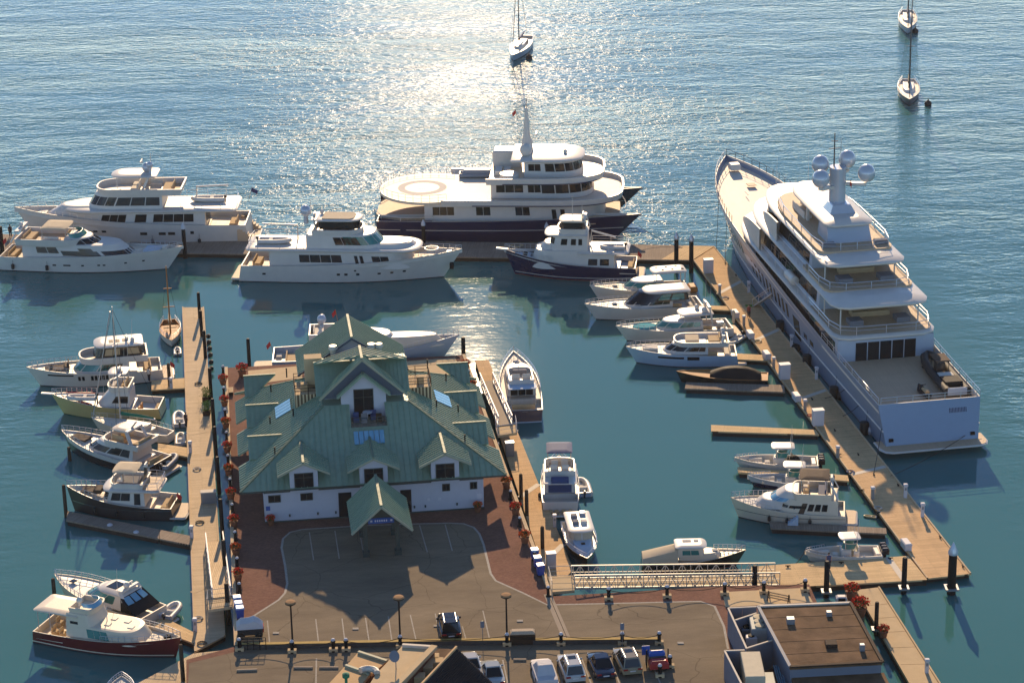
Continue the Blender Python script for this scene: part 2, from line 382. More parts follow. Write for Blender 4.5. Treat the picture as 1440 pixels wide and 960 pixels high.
# asphalt of the forecourt with its painted edge
def arc(cx, cy, rx, ry, a0, a1, n=7):
    return [(cx + rx*math.cos(R(a0+(a1-a0)*i/n)), cy - ry*math.sin(R(a0+(a1-a0)*i/n))) for i in range(n+1)]
edge_px = [(345,874),(362,862),(392,843)] + [(401,833),(404,820),(401,795)] + [(396,770),(398,757),(408,748),(425,744)] + [(520,738),(632,735)] + [(652,736),(666,741),(674,750),(680,765)] + [(690,806),(697,816)] + [(735,833),(770,850),(985,845),(1005,852),(1018,880),(1024,912)]
ap = W2(edge_px, G)
lot = ap + [P(1020,1100,G), P(170,1100,G), P(264,970,G), P(266,932,G), P(334,915,G)]
sheet('asphalt_lot', lot, G+.004, 'asphalt', BANG, label='worn asphalt of the forecourt and car park', kind='structure')
def strip(name, pts, w_, z, m, closed=False, **kw):
    o = MB(); L_, R_ = [], []
    n = len(pts)
    for i, p in enumerate(pts):
        a, b = pts[max(i-1,0)], pts[min(i+1,n-1)]
        d = Vector((b[0]-a[0], b[1]-a[1])).normalized(); q = Vector((-d.y, d.x))*w_/2
        L_.append((p[0]+q.x, p[1]+q.y, z)); R_.append((p[0]-q.x, p[1]-q.y, z))
    o.grid([L_, R_], smooth=False)
    return tag(o.build(name, m), **kw)
strip('painted_edge_line', ap, .22, G+.009, 'line_white', label='white painted line edging the forecourt asphalt', kind='structure')
# bay lines of the forecourt and the lower car park
bays = [((435,748),(441,787)),((471,746),(477,785)),((505,744),(512,782)),((590,738),(601,776)),((626,737),(636,774)),
        ((376,872),(380,912)),((444,870),(449,911)),((481,869),(486,910)),((514,868),(520,908)),((546,866),(552,906)),((577,864),(586,904)),((612,862),(621,903)),((679,858),(688,896)),((650,880),(656,901))]
for i, (a, b) in enumerate(bays): strip('bay_line', W2([a, b], G), .11, G+.009, 'line_white', label='thin white bay line painted on the forecourt asphalt', kind='structure')
low = [((445,925),(444,975)),((707,927),(717,975)),((748,928),(756,975)),((783,926),(794,975)),((818,925),(831,960)),((857,923),(871,960)),((905,905),(935,975))]
for i, (a, b) in enumerate(low): strip('bay_line', W2([a, b], G), .13, G+.009, 'line_white', label='pale bay line painted in the lower car park', kind='structure')
strip('drain_strip', W2([(770,835),(786,872),(800,905)], G), .75, G+.013, 'concrete', label='pale concrete drain strip crossing the asphalt', kind='structure')
strip('drain_slot', W2([(774,842),(786,870),(800,903)], G), .07, G+.018, 'planter_brown', label='dark slot down the drain strip', kind='structure')
# terraces behind and in front
for q, lb in (([(349,521),(425,514),(425,531),(349,541)], 'sunlit tan terrace slab behind the club house, west end'),
          ([(570,508),(640,503),(652,527),(575,533)], 'sunlit tan terrace slab behind the club house, east end'),
          ([(1016,832),(1132,826),(1143,846),(1020,853)], 'tan concrete corner terrace beside the footbridge')):
    sheet('terrace_slab', W2(q, G), G+.008, 'concrete_tan', BANG, label=lb, kind='structure')
# edge coping of the wharf
def beam(name, a, b, w_, z0, z1, m, parent=None, **kw):
    o = MB(); a, b = Vector((a[0],a[1],0)), Vector((b[0],b[1],0)); L_ = (b-a).length
    o.box(0, L_, -w_/2, w_/2, 0, z1-z0); ob = o.build(name, m, parent); ob.location = (a.x, a.y, z0)
    ob.rotation_euler = (0,0,math.atan2(b.y-a.y, b.x-a.x)); return tag(ob, **kw) if kw else ob
beam('wharf_coping', wp[12], wp[0], .35, G, G+.12, 'wood_pale', label='timber coping along the west wharf edge', kind='structure')
beam('wharf_coping', wp[1], wp[2], .35, G, G+.12, 'wood_pale', label='timber coping along the east wharf edge', kind='structure')
# low kerb wall between forecourt and lower car park
kw0, kw1, kw2 = P(333,911,G), P(640,905,G), P(928,903,G)
for a, b, lb in ((kw0, kw1, 'low granite kerb wall with yellow top, west half'), (kw1, kw2, 'low granite kerb wall with yellow top, east half')):
    k = beam('kerb_wall', a, b, .45, G, G+.42, 'granite_dark', label=lb, cat='wall')
    L_ = (Vector(b)-Vector(a)).length; o = MB(); o.box(0.02, L_-.02, -.21, .21, .422, .46); o.build('painted_cap', 'line_yellow', k)

# ================================================================ docks
def dock(name, quad, z, m, label, thick=.55, cuts=(), joint=None, rail=None, side='dock_side', gap=.03, kind='structure'):
    # quad: four pixel corners near-left, far-left, far-right, near-right along the dock's own length
    a, b, c, d = [P(x, y, z) for x, y in quad]
    ang = math.atan2((b-a).y + (c-d).y, (b-a).x + (c-d).x); o0 = a
    root = empty(name, (a.x, a.y, 0), ang); M = Matrix.Rotation(-ang, 4, 'Z')
    A, B, C, D = [(M @ Vector((p.x-a.x, p.y-a.y, 0))) for p in (a, b, c, d)]
    ts = [0] + list(cuts) + [1]; La = (B-A).length
    g = gap / max(La, 1)
    for i in range(len(ts)-1):
        t0, t1 = ts[i] + (g if i else 0), ts[i+1] - (g if i < len(ts)-2 else 0)
        q = [A.lerp(B,t0), A.lerp(B,t1), D.lerp(C,t1), D.lerp(C,t0)]
        e = MB(); e.prism([(p.x,p.y) for p in q], z-.16, z); e.build('deck_section', m, root)
        cq = sum(q, Vector())/4; q2 = [p + (cq-p)*.03 for p in q]
        f = MB(); f.prism([(p.x,p.y) for p in q2], z-thick-.25, z-.162); f.build('float', side, root)
    if joint:
        for t in cuts:
            p, q = A.lerp(B,t), D.lerp(C,t); j = MB(); d_ = (q-p); n_ = Vector((-d_.y, d_.x, 0)).normalized()*.3
            j.prism([(v.x,v.y) for v in (p+n_, p-n_, q-n_, q+n_)], z+.002, z+.012); j.build('joint_plate', joint, root)
    if rail:
        for p, q in ((A,B),(D,C)):
            d_ = (q-p).normalized(); n_ = Vector((-d_.y, d_.x, 0)); c_ = (A+B+C+D)/4
            if n_.dot(c_-p) < 0: n_ = -n_
            r_ = MB(); r_.prism([(v.x,v.y) for v in (p+n_*.01, q+n_*.01, q+n_*.16, p+n_*.16)], z, z+.09); r_.build('edge_rail', rail, root)
    return tag(root, label, kind=kind)
DZ = .62
dock('main_dock', [(1303,813),(975,366),(1005,347),(1366,806)], DZ, 'wood_dock', 'long orange planked dock beside the largest yacht', cuts=(.26,.48,.68,.86), joint='joint_pale', rail='wood_pale')
dock('breakwater_dock', [(-12,352),(974,366),(962,345),(-12,329)], DZ, 'wood_grey', 'long outer dock behind the row of big yachts', cuts=(.2,.4,.62,.84), joint='joint_pale')
dock('dock_end_deck', [(974,365.5),(1004.5,346),(962,345),(930,364.8)], DZ+.012, 'wood_along', 'pale corner deck where the outer dock meets the main dock', thick=.1)
dock('west_dock', [(273,916),(256,432),(287,432),(317,893)], DZ, 'wood_pale', 'pale planked dock along the west side of the wharf', cuts=(.13,.34,.55,.76), joint='wood_pale', rail='wood_pale')
dock('finger_dock', [(263,545),(213,548),(213,535),(262,531)], DZ-.03, 'wood_along', 'short finger dock below the white sport yacht')
dock('finger_dock', [(265,642),(222,634),(222,623),(264,629)], DZ-.03, 'wood_along', 'short finger dock by the two small dinghies')
dock('finger_dock', [(269,766),(93,731),(95,718),(268,753)], DZ-.03, 'wood_grey', 'long finger dock beside the charcoal trawler yacht', cuts=(.25,))
dock('finger_dock', [(273,904),(212,881),(228,866),(272,888)], DZ-.03, 'wood_along', 'finger dock between the cream express cruiser and the red lobster boat')
dock('landing_dock', [(330,912),(272,918),(190,962),(262,975)], DZ-.03, 'wood_pale', 'angled landing float in the near west corner')
dock('east_float', [(775,834),(668,506),(687,506),(806,800)], DZ, 'wood_dock', 'narrow float moored along the east wharf edge', cuts=(.1,.36,.62), joint='joint_pale')
dock('cross_dock', [(1304,814.5),(1060,828),(1056,796),(1277,781)], DZ+.02, 'wood_along', 'golden planked cross dock at the near end of the basin', cuts=(.13,), joint='joint_pale')
dock('finger_dock', [(1103,541),(965,537),(963,546),(1104,551)], DZ-.03, 'wood_grey', 'finger dock alongside the covered dark runabout')
dock('finger_dock', [(1147,604),(1000,597),(1000,606),(1152,611)], DZ-.03, 'wood_along', 'empty finger dock in the middle of the main dock')
dock('finger_dock', [(1192,668),(1037,656),(1038,664),(1194,676)], DZ-.03, 'wood_along', 'finger dock between the two open fishing boats and the cruiser')
dock('finger_dock', [(1246,742),(1082,733),(1084,742),(1247,750)], DZ-.03, 'wood_grey', 'finger dock under the white flybridge cruiser')
dock('finger_dock', [(1040,431),(985,429),(985,434),(1041,437)], DZ-.03, 'wood_along', 'stub finger dock between the hardtop express boats')
dock('finger_dock', [(1078,499),(1020,496),(1020,504),(1079,507)], DZ-.03, 'wood_along', 'stub finger dock behind the ice blue sport yacht')
dock('concrete_pier', [(1279,962),(1203,829),(1237,825),(1324,962)], DZ+.15, 'concrete_tan', 'narrow concrete pier with timber edges in the near east corner', cuts=(.2,.37,.53,.68,.82), rail='concrete_tan', thick=.5)
# ================================================================ club house
def roof_metal(name, c1, c2):
    m = bpy.data.materials.new(name); m.use_nodes = True; nt = m.node_tree; b = nt.nodes['Principled BSDF']
    b.inputs['Roughness'].default_value = .5; b.inputs['Metallic'].default_value = .0; b.inputs['Specular IOR Level'].default_value = (.95 if name == 'roof_metal' else .15)
    tc = nd(nt, 'ShaderNodeTexCoord'); no = nd(nt, 'ShaderNodeTexNoise'); no.inputs['Scale'].default_value = .9; no.inputs['Detail'].default_value = 7; no.inputs['Roughness'].default_value = .7
    nt.links.new(tc.outputs['Object'], no.inputs['Vector'])
    cr = nd(nt, 'ShaderNodeValToRGB'); e = cr.color_ramp.elements
    e[0].position, e[0].color = .3, (*c1,1); e[1].position, e[1].color = .7, (*c2,1)
    nt.links.new(no.outputs[0], cr.inputs[0]); nt.links.new(cr.outputs[0], b.inputs['Base Color'])
    n2 = nd(nt, 'ShaderNodeTexNoise'); n2.inputs['Scale'].default_value = 2.5; nt.links.new(tc.outputs['Object'], n2.inputs['Vector'])
    mr = nd(nt, 'ShaderNodeMapRange'); mr.inputs[3].default_value = .50; mr.inputs[4].default_value = .68; nt.links.new(n2.outputs[0], mr.inputs[0]); nt.links.new(mr.outputs[0], b.inputs['Roughness'])
    MAT[name] = m
roof_metal('roof_metal', (.17,.265,.175), (.245,.34,.22))
roof_metal('roof_cap', (.14,.19,.13), (.18,.23,.15))
house = empty('club_house', (FA.x, FA.y, G), BANG)
tag(house, 'club house with green standing-seam roofs and white boarded walls on the brick wharf', 'building')
def roof_plane(pts, name='roof_plane', parent=None, m='roof_metal', step=.58, th=.14, ribs=True, rib_h=.085):
    parent = parent or house
    pts = [Vector(p) for p in pts]; n = Vector((0,0,0))
    for i in range(len(pts)):
        a, b = pts[i], pts[(i+1) % len(pts)]; n += a.cross(b)
    n.normalize()
    if n.z < 0: n = -n
    o = MB(); k = len(pts)
    o.add(pts + [p - n*th for p in pts], [tuple(range(k)), tuple(range(2*k-1, k-1, -1))] + [(i, k+i, k+(i+1)%k, (i+1)%k) for i in range(k)])
    ob = o.build(name, m, parent)
    if ribs:
        d = Vector((0,0,-1)); d = (d - n*d.dot(n)).normalized(); a = n.cross(d).normalized(); c = pts[0]
        q = [((p-c).dot(a), (p-c).dot(d)) for p in pts]
        r = MB(); lo, hi = min(x for x,_ in q), max(x for x,_ in q); x = lo + step*.5
        while x < hi:
            ys = []
            for i in range(k):
                (x0,y0),(x1,y1) = q[i], q[(i+1)%k]
                if (x0 <= x < x1) or (x1 <= x < x0): ys.append(y0 + (y1-y0)*(x-x0)/(x1-x0))
            ys.sort()
            for y0, y1 in zip(ys[::2], ys[1::2]):
                if y1 - y0 > .15: 
                    s_, e_ = c + a*x + d*(y0+.02) + n*rib_h*.5, c + a*x + d*(y1-.02) + n*rib_h*.5
                    r.bar(s_, e_, .05, rib_h)
            x += step
        if r.v: tag(r.build('seams', m, ob), kind='stuff')
    return ob
E_, T_ = 3.7, 8.7
UL, UR, VF, VB = -2.3, 24.3, -.5, 26.3
TL, TR, TF, TB = 6.6, 15.4, 8.6, 17.4
fh = lambda v: E_ + (T_-E_)*(v-VF)/(TF-VF)
sh = lambda u: E_ + (T_-E_)*(u-UL)/(TL-UL)
# walls of the ground floor
o = MB(); o.box(0, 22, 0, 25.5, 0, 3.75); o.build('wall', 'clapboard', house)
o = MB()
for i in range(56): o.box(.05+i*.395, .11+i*.395, -.025, -.002, .15, 3.2)
tag(o.build('battens', 'clapboard', house), kind='stuff')
o = MB(); o.box(-.02, 22.02, -.05, -.027, 3.2, 3.72); o.build('frieze_board', 'trim_dark', house)
o = MB(); o.box(-.03, 22.03, -.045, -.004, 0, .14); o.build('base_board', 'trim_dark', house)
def window(x0, x1, z0, z1, y, parent, nx=2, nz=1, m='glass_dark', name='window', depth=.05, frame='trim_dark'):
    f = MB(); t = .07
    f.box(x0-t, x1+t, y-depth, y, z0-t, z0); f.box(x0-t, x1+t, y-depth, y, z1, z1+t); f.box(x0-t, x0, y-depth, y, z0, z1); f.box(x1, x1+t, y-depth, y, z0, z1)
    for i in range(1, nx): f.box(x0+(x1-x0)*i/nx-.025, x0+(x1-x0)*i/nx+.025, y-depth, y, z0, z1)
    for i in range(1, nz): f.box(x0, x1, y-depth, y, z0+(z1-z0)*(1-i*.28)-.02, z0+(z1-z0)*(1-i*.28)+.02)
    ob = f.build(name, frame, parent)
    g = MB(); g.box(x0, x1, y-depth*.5, y-.004, z0, z1); g.build('pane', m, ob); return ob
for a, b in ((.5,1.6),(3.7,4.8),(17.9,18.55),(20.7,21.3)): window(a, b, 2.25, 2.9, -.03, house)
for a, b, c in ((7.4,8.7,2.75),(13.6,14.7,2.6)):
    d = MB(); d.box(a, b, -.06, -.028, .14, c); ob = d.build('door', 'glass_dark', house)
    h_ = MB(); h_.box(b-.16, b-.11, -.13, -.061, .95, 1.35); h_.build('handle', 'chrome', ob)
for u, z, s, m in ((.15,1.35,.42,'sign_blue'),(16.3,1.2,.3,'plastic_white'),(17.4,1.2,.3,'plastic_white'),(21.3,1.1,.5,'plastic_white')):
    d = MB(); d.box(u, u+s, -.05, -.028, z, z+s*1.1); d.build('wall_notice', m, house)
for u in (2.4, 5.2, 7.0, 14.9, 16.0, 19.2):
    d = MB(); d.box(u, u+.16, -.12, -.028, .55, .8); d.build('wall_vent', 'trim_dark', house)
# main hipped roof
cut = 5.9
roof_plane([(UL,VF,E_),(UR,VF,E_),(TR,TF,T_),(12.9,TF,T_),(12.9,cut,fh(cut)),(9.3,cut,fh(cut)),(9.3,TF,T_),(TL,TF,T_)], 'front_roof')
def side(uf, mirror):
    u = (lambda x: 22-x) if mirror else (lambda x: x)
    p = [(u(UL),VF,E_),(u(UL),6,E_),(u(-.4),6,sh(-.4)),(u(-.4),9,sh(-.4)),(u(UL),9,E_),(u(UL),14.7,E_),(u(-.4),14.7,sh(-.4)),(u(-.4),17.6,sh(-.4)),(u(UL),17.6,E_),(u(UL),23.6,E_),
         (u(-.4),23.6,sh(-.4)),(u(-.4),24.4,sh(-.4)),(u(TL),TB,T_),(u(TL),TF,T_)]
    main = roof_plane(p, 'side_roof')
    for v in (7.6, 16.2, 24.8):
        zr, zl, hw = 6.25, 4.75, 2.4
        ur, ul_ = UL + (zr-E_)*(TL-UL)/(T_-E_), UL + (zl-E_)*(TL-UL)/(T_-E_)
        dm = roof_plane([(u(-1.2),v,zr),(u(ur),v,zr),(u(ul_),v-hw,zl),(u(-1.2),v-hw,zl)], 'dormer_roof')
        if v < 24: roof_plane([(u(-1.2),v,zr),(u(ur),v,zr),(u(ul_),v+hw,zl),(u(-1.2),v+hw,zl)], 'dormer_roof')
        w_ = MB(); q = [(v-hw+.25,2.9),(v+hw-.25,2.9),(v+hw-.25,zl-.05),(v,zr-.2),(v-hw+.25,zl-.05)]; x0, x1 = sorted((u(-.85), u(-.7)))
        w_.add([(x0,a,b) for a,b in q] + [(x1,a,b) for a,b in q], [(0,1,2,3,4),(9,8,7,6,5)] + [(i,(i+1)%5,5+(i+1)%5,5+i) for i in range(5)])
        w_.build('dormer_wall', 'clapboard', house)
        c = MB(); c.bar((u(-1.25),v,zr+.05),(u(ur),v,zr+.05),.24,.1); c.build('ridge_cap', 'roof_cap', house)
    for v, x in ((12.0,1.2),(20.6,1.6),(3.6,1.4),(22.5,3.4),(10.4,3.6)):
        c = MB(); c.lathe([(.07,-.2),(.07,.75),(.1,.76),(.1,.85)], (u(x),v,sh(x)), 8); c.build('vent_pipe', 'iron_black', house)
    # roof terrace with railing, skylight
    x0, x1 = sorted((u(3.9), u(6.7)))
    t = MB(); t.box(x0, x1, 12.0, 15.6, 6.6, 8.75); te = t.build('roof_terrace', 'wood_pale', house)
    r = MB(); 
    e = u(3.95)
    for z in (9.1, 9.4, 9.75): r.bar((e,12.05,z),(e,15.55,z),.05); r.bar((e,12.05,z),(u(6.6),12.05,z),.05); r.bar((e,15.55,z),(u(6.6),15.55,z),.05)
    for p_ in ((e,12.05),(e,13.2),(e,14.4),(e,15.55),(u(5.3),12.05),(u(5.3),15.55)): r.bar((*p_,8.75),(*p_,9.8),.07)
    r.build('railing', 'planter_brown', te)
    c = MB(); c.box(*sorted((u(4.6),u(5.3))), 13, 13.7, 8.751, 9.5); c.build('chair', 'cushion_tan', te)
    n_ = Vector((-(T_-E_), 0, TL-UL)).normalized(); sk = MB(); fr = MB()
    for i in range(4):
        a = 12.2 + i*.8
        q = [Vector((x, vv, sh(x))) + n_*.16 for x, vv in ((1.9,a+.05),(3.5,a+.05),(3.5,a+.75),(1.9,a+.75))]
        q = [Vector((u(p_.x), p_.y, p_.z)) for p_ in q]
        g = MB(); g.add(q + [Vector((p_.x,p_.y,p_.z-.1)) for p_ in q], [(0,1,2,3),(7,6,5,4),(0,4,5,1),(1,5,6,2),(2,6,7,3),(3,7,4,0)]); g.build('skylight', 'glass_sky', house)
side(0, False); side(0, True)
roof_plane([(UL,VB,E_),(UR,VB,E_),(TR,TB,T_),(TL,TB,T_)], 'rear_roof', ribs=False)
o = MB()
for a, b in (((UL,VF,E_),(TL,TF,T_)),((UR,VF,E_),(TR,TF,T_)),((UL,VB,E_),(TL,TB,T_)),((UR,VB,E_),(TR,TB,T_))):
    c = MB(); c.bar(Vector(a)+Vector((0,0,.05)), Vector(b)+Vector((0,0,.05)), .26, .1); c.build('hip_cap', 'roof_cap', house)
o.box(TL, TR, TF+1.9, TB, 8.4, 8.69); o.box(TL, 9.3, TF, TF+1.9, 8.4, 8.69); o.box(12.9, TR, TF, TF+1.9, 8.4, 8.69); o.build('flat_roof', 'roof_metal', house)
g = MB(); g.bar((UL,VF-.03,E_-.08),(UR,VF-.03,E_-.08),.12,.16); g.build('gutter', 'trim_dark', house)
# balcony cut into the front slope
bal = MB(); bal.box(9.3, 12.9, cut, 10.4, 6.9, 7.2); bo = bal.build('balcony', 'wood_grey', house)
r = MB()
for u in (9.3, 10.2, 11.1, 12.0, 12.9): r.bar((u,cut+.03,7.2),(u,cut+.03,8.2),.06)
for z in (7.6, 7.9, 8.2): r.bar((9.3,cut+.03,z),(12.9,cut+.03,z),.05)
r.build('railing', 'trim_dark', bo)
for u in (9.28, 12.92):
    r = MB(); r.add([(u,cut,6.9),(u,10.4,6.9),(u,10.4,T_),(u,TF,T_-.16),(u,cut,fh(cut)-.16)], [(0,1,2,3,4)]); r.build('cheek', 'clapboard', bo)
for u, v, m in ((9.9,7.6,'canvas_blue'),(10.7,7.2,'cushion_grey'),(11.7,8.0,'canvas_blue'),(12.2,7.0,'planter_brown')):
    c = MB(); c.rbox(u-.3,u+.3,v-.3,v+.3,7.201,7.65); c.rbox(u-.3,u+.3,v+.2,v+.3,7.65,8.1); c.build('terrace_chair', m, bo)
c = MB(); c.lathe([(.04,0),(.04,.7),(.5,.71),(.5,.76)], (11.1,8.1,7.2), 10); c.build('table', 'plastic_white', bo)
nfr = Vector((0, -(T_-E_), TF-VF)).normalized()
for i in range(6):
    a = 9.45 + i*.52
    q = [Vector((x, v, fh(v))) + nfr*.16 for x, v in ((a,3.9),(a+.46,3.9),(a+.46,5.35),(a,5.35))]
    g = MB(); g.add(q + [p - nfr*.1 for p in q], [(0,1,2,3),(7,6,5,4),(0,4,5,1),(1,5,6,2),(2,6,7,3),(3,7,4,0)]); g.build('skylight', 'glass_sky', house)
# front dormers
for uc in (4.05, 11.0, 18.15):
    ap, ev = 6.6, 5.35
    va, ve = VF + (ap-E_)*(TF-VF)/(T_-E_), VF + (ev-E_)*(TF-VF)/(T_-E_)
    roof_plane([(uc,VF-.35,ap),(uc,va,ap),(uc-2.6,ve,ev),(uc-2.6,VF-.35,ev)], 'dormer_roof', step=.5)
    roof_plane([(uc,VF-.35,ap),(uc,va,ap),(uc+2.6,ve,ev),(uc+2.6,VF-.35,ev)], 'dormer_roof', step=.5)
    c = MB(); c.bar((uc,VF-.37,ap+.05),(uc,va,ap+.05),.24,.1); c.build('ridge_cap', 'roof_cap', house)
    w_ = MB(); q = [(uc-1.4,3.3),(uc+1.4,3.3),(uc+1.4,5.75),(uc,6.4),(uc-1.4,5.75)]
    w_.add([(a,VF+.12,b) for a,b in q] + [(a,3.6,b) for a,b in q], [(0,1,2,3,4),(9,8,7,6,5)] + [(i,(i+1)%5,5+(i+1)%5,5+i) for i in range(5)])
    w_.build('dormer_wall', 'clapboard', house)
    window(uc-.88, uc+.88, 3.65, 5.25, VF+.115, house, 2, 2)
    for s in (-1, 1):
        c = MB(); c.bar((uc,VF-.36,ap-.14),(uc+s*2.62,VF-.36,ev-.14),.06,.2); c.build('barge_board', 'fascia', house)
# upper storey
o = MB(); o.box(6.9, 15.0, 10.45, 16.2, 7.0, 9.7); o.build('upper_wall', 'clapboard', house)
o = MB(); o.box(5.3, 15.3, 16.5, 22.3, 5.0, 9.75); o.build('upper_wall', 'clapboard', house)
# rear block roof, ridge running away from the camera
ra, re, u0, u1, uc, v0, v1 = 13.3, 9.5, 4.4, 16.0, 10.2, 15.8, 22.9
roof_plane([(uc,v0,ra),(uc,v1,ra),(u0,v1,re),(u0,v0,re)], 'rear_gable_roof', step=.54)
roof_plane([(uc,v0,ra),(uc,v1,ra),(u1,v1,re),(u1,v0,re)], 'rear_gable_roof', step=.54)
c = MB(); c.bar((uc,v0-.02,ra+.05),(uc,v1,ra+.05),.26,.1); c.build('ridge_cap', 'roof_cap', house)
o = MB(); o.add([(u0+.7,16.45,9.4),(u1-.7,16.45,9.4),(uc,16.45,12.95),(u0+.7,16.6,9.4),(u1-.7,16.6,9.4),(uc,16.6,12.95)], [(0,1,2),(5,4,3),(0,3,4,1),(1,4,5,2),(2,5,3,0)]); o.build('gable_wall', 'clapboard', house)
for s, uu in ((-1,u0),(1,u1)):
    c = MB(); c.bar((uc,v0-.03,ra-.14),(uu,v0-.03,re-.14),.06,.22); c.build('barge_board', 'gable_blue', house)
# cross block, ridge left to right
roof_plane([(6.0,12.6,11.9),(15.6,12.6,11.9),(15.6,9.2,9.5),(6.0,9.2,9.5)], 'cross_roof', step=.4)
roof_plane([(6.0,12.6,11.9),(15.6,12.6,11.9),(15.6,15.7,11.2),(6.0,15.7,11.2)], 'cross_roof', step=.4)
c = MB(); c.bar((5.95,12.6,11.95),(15.65,12.6,11.95),.3,.1); c.build('ridge_cap', 'roof_cap', house)
# main front gable
ga, gev, gc, gw, gv = 13.5, 9.35, 10.8, 4.5, 8.9
roof_plane([(gc,gv,ga),(gc,10.3,ga),(gc-gw,10.3,gev),(gc-gw,gv,gev)], 'gable_roof', step=.54)
roof_plane([(gc,10.0,ga-.05),(gc,12.7,ga-.05),(6.0,12.7,11.95),(6.0,12.3,11.95)], 'upper_roof', step=.54)
roof_plane([(gc,gv,ga),(gc,10.3,ga),(gc+gw,10.3,gev),(gc+gw,gv,gev)], 'gable_roof', step=.54)
roof_plane([(gc,10.0,ga-.05),(gc,12.7,ga-.05),(15.6,12.7,11.95),(15.6,12.3,11.95)], 'upper_roof', step=.54)
c = MB(); c.bar((gc,gv-.02,ga+.05),(gc,12.7,ga+.03),.26,.1); c.build('ridge_cap', 'roof_cap', house)
o = MB(); o.add([(gc-gw+.2,9.0,9.3),(gc+gw-.2,9.0,9.3),(gc,9.0,ga-.16),(gc-gw+.2,9.15,9.3),(gc+gw-.2,9.15,9.3),(gc,9.15,ga-.16)], [(0,1,2),(5,4,3),(0,3,4,1),(1,4,5,2),(2,5,3,0)]); gwl = o.build('gable_wall', 'gable_blue', house)
r = MB()
for i in range(18):
    x = gc-gw+.5 + i*.47; top = 9.3 + (ga-9.46)*(1-abs(x-gc)/(gw-.2)) - .1
    if top > 9.5: r.box(x, x+.05, 8.95, 8.999, 9.31, top)
tag(r.build('battens', 'gable_blue', gwl), kind='stuff')
for s in (-1, 1):
    c = MB(); c.bar((gc,gv-.03,ga-.14),(gc+s*gw,gv-.03,gev-.14),.06,.22); c.build('barge_board', 'fascia', house)
# little gable over the balcony door
roof_plane([(gc,8.2,12.0),(gc,10.0,12.0),(gc-2.75,10.0,9.6),(gc-2.75,8.2,9.6)], 'porch_roof', step=.5)
roof_plane([(gc,8.2,12.0),(gc,10.0,12.0),(gc+2.75,10.0,9.6),(gc+2.75,8.2,9.6)], 'porch_roof', step=.5)
c = MB(); c.bar((gc,8.18,12.05),(gc,10,12.05),.24,.1); c.build('ridge_cap', 'roof_cap', house)
o = MB(); q = [(gc-2.3,7.2),(gc+2.3,7.2),(gc+2.3,9.8),(gc,11.7),(gc-2.3,9.8)]
o.add([(a,8.7,b) for a,b in q] + [(a,10.4,b) for a,b in q], [(0,1,2,3,4),(9,8,7,6,5)] + [(i,(i+1)%5,5+(i+1)%5,5+i) for i in range(5)]); o.build('porch_wall', 'clapboard', house)
d = window(gc-.95, gc+.95, 7.22, 10.2, 8.695, house, 2, 2, 'glass_dark', 'balcony_door')
# chimney and vents behind the gables
for u, v, z, a, m in ((6.0,14.4,9.0,1.1,'concrete_tan'),(8.2,15.6,11.2,.5,'steel_gal'),(12.2,15.5,11.2,.5,'steel_gal'),(13.0,15.4,11.2,.45,'steel_gal')):
    c = MB()
    if a > 1: c.box(u-.9,u+.9,v-.7,v+.7,z,z+3.0)
    else: c.lathe([(a*.6,0),(a*.6,1.2),(a,1.25),(a*.8,1.6)], (u,v,z-.2), 10)
    c.build('roof_vent' if a < 1 else 'chimney', m, house)
# entrance canopy
ca, ce, cv0, cv1, chw = 5.85, 3.2, -10.8, -3.3, 2.95
can = roof_plane([(11,cv0,ca),(11,cv1,ca),(11-chw,cv1,ce),(11-chw,cv0,ce)], 'canopy_roof', step=.5)
roof_plane([(11,cv0,ca),(11,cv1,ca),(11+chw,cv1,ce),(11+chw,cv0,ce)], 'canopy_roof', step=.5)
c = MB(); c.bar((11,cv0-.02,ca+.05),(11,cv1,ca+.05),.26,.1); c.build('ridge_cap', 'roof_cap', house)
for s in (-1, 1):
    c = MB(); c.bar((11,cv0-.03,ca-.14),(11+s*chw,cv0-.03,ce-.14),.06,.22); c.build('barge_board', 'fascia', house)
    for v in (-9.3, -4.6):
        c = MB(); c.box(11+s*1.55-.2,11+s*1.55+.2,v-.2,v+.2,.5,3.6); c.box(11+s*1.55-.34,11+s*1.55+.34,v-.34,v+.34,0,.5); c.build('column', 'trim_dark', house)
    c = MB(); c.bar((11+s*2.1,cv0+.4,3.5),(11+s*2.1,cv1,3.5),.25,.35); c.build('canopy_beam', 'trim_dark', house)
o = MB(); o.add([(11-2.4,-9.6,3.55),(11+2.4,-9.6,3.55),(11,-9.6,ca-.3),(11-2.4,-9.45,3.55),(11+2.4,-9.45,3.55),(11,-9.45,ca-.3)], [(0,1,2),(5,4,3),(0,3,4,1),(1,4,5,2),(2,5,3,0)]); o.build('canopy_gable', 'trim_dark', house)
sg = MB(); sg.rbox(11-1.25, 11+1.25, -9.72, -9.62, 3.55, 4.1, .02); sgo = sg.build('name_board', 'sign_blue', house)
for i, wd in enumerate((.34,.0,.12,.12,.12,.12,.12,.12,.0,.3)):
    if wd:
        x = 9.95 + i*.215; f = MB(); f.box(x, x+min(wd,.2), -9.735, -9.722, 3.74, 3.92); f.build('letter', 'plastic_white', sgo)
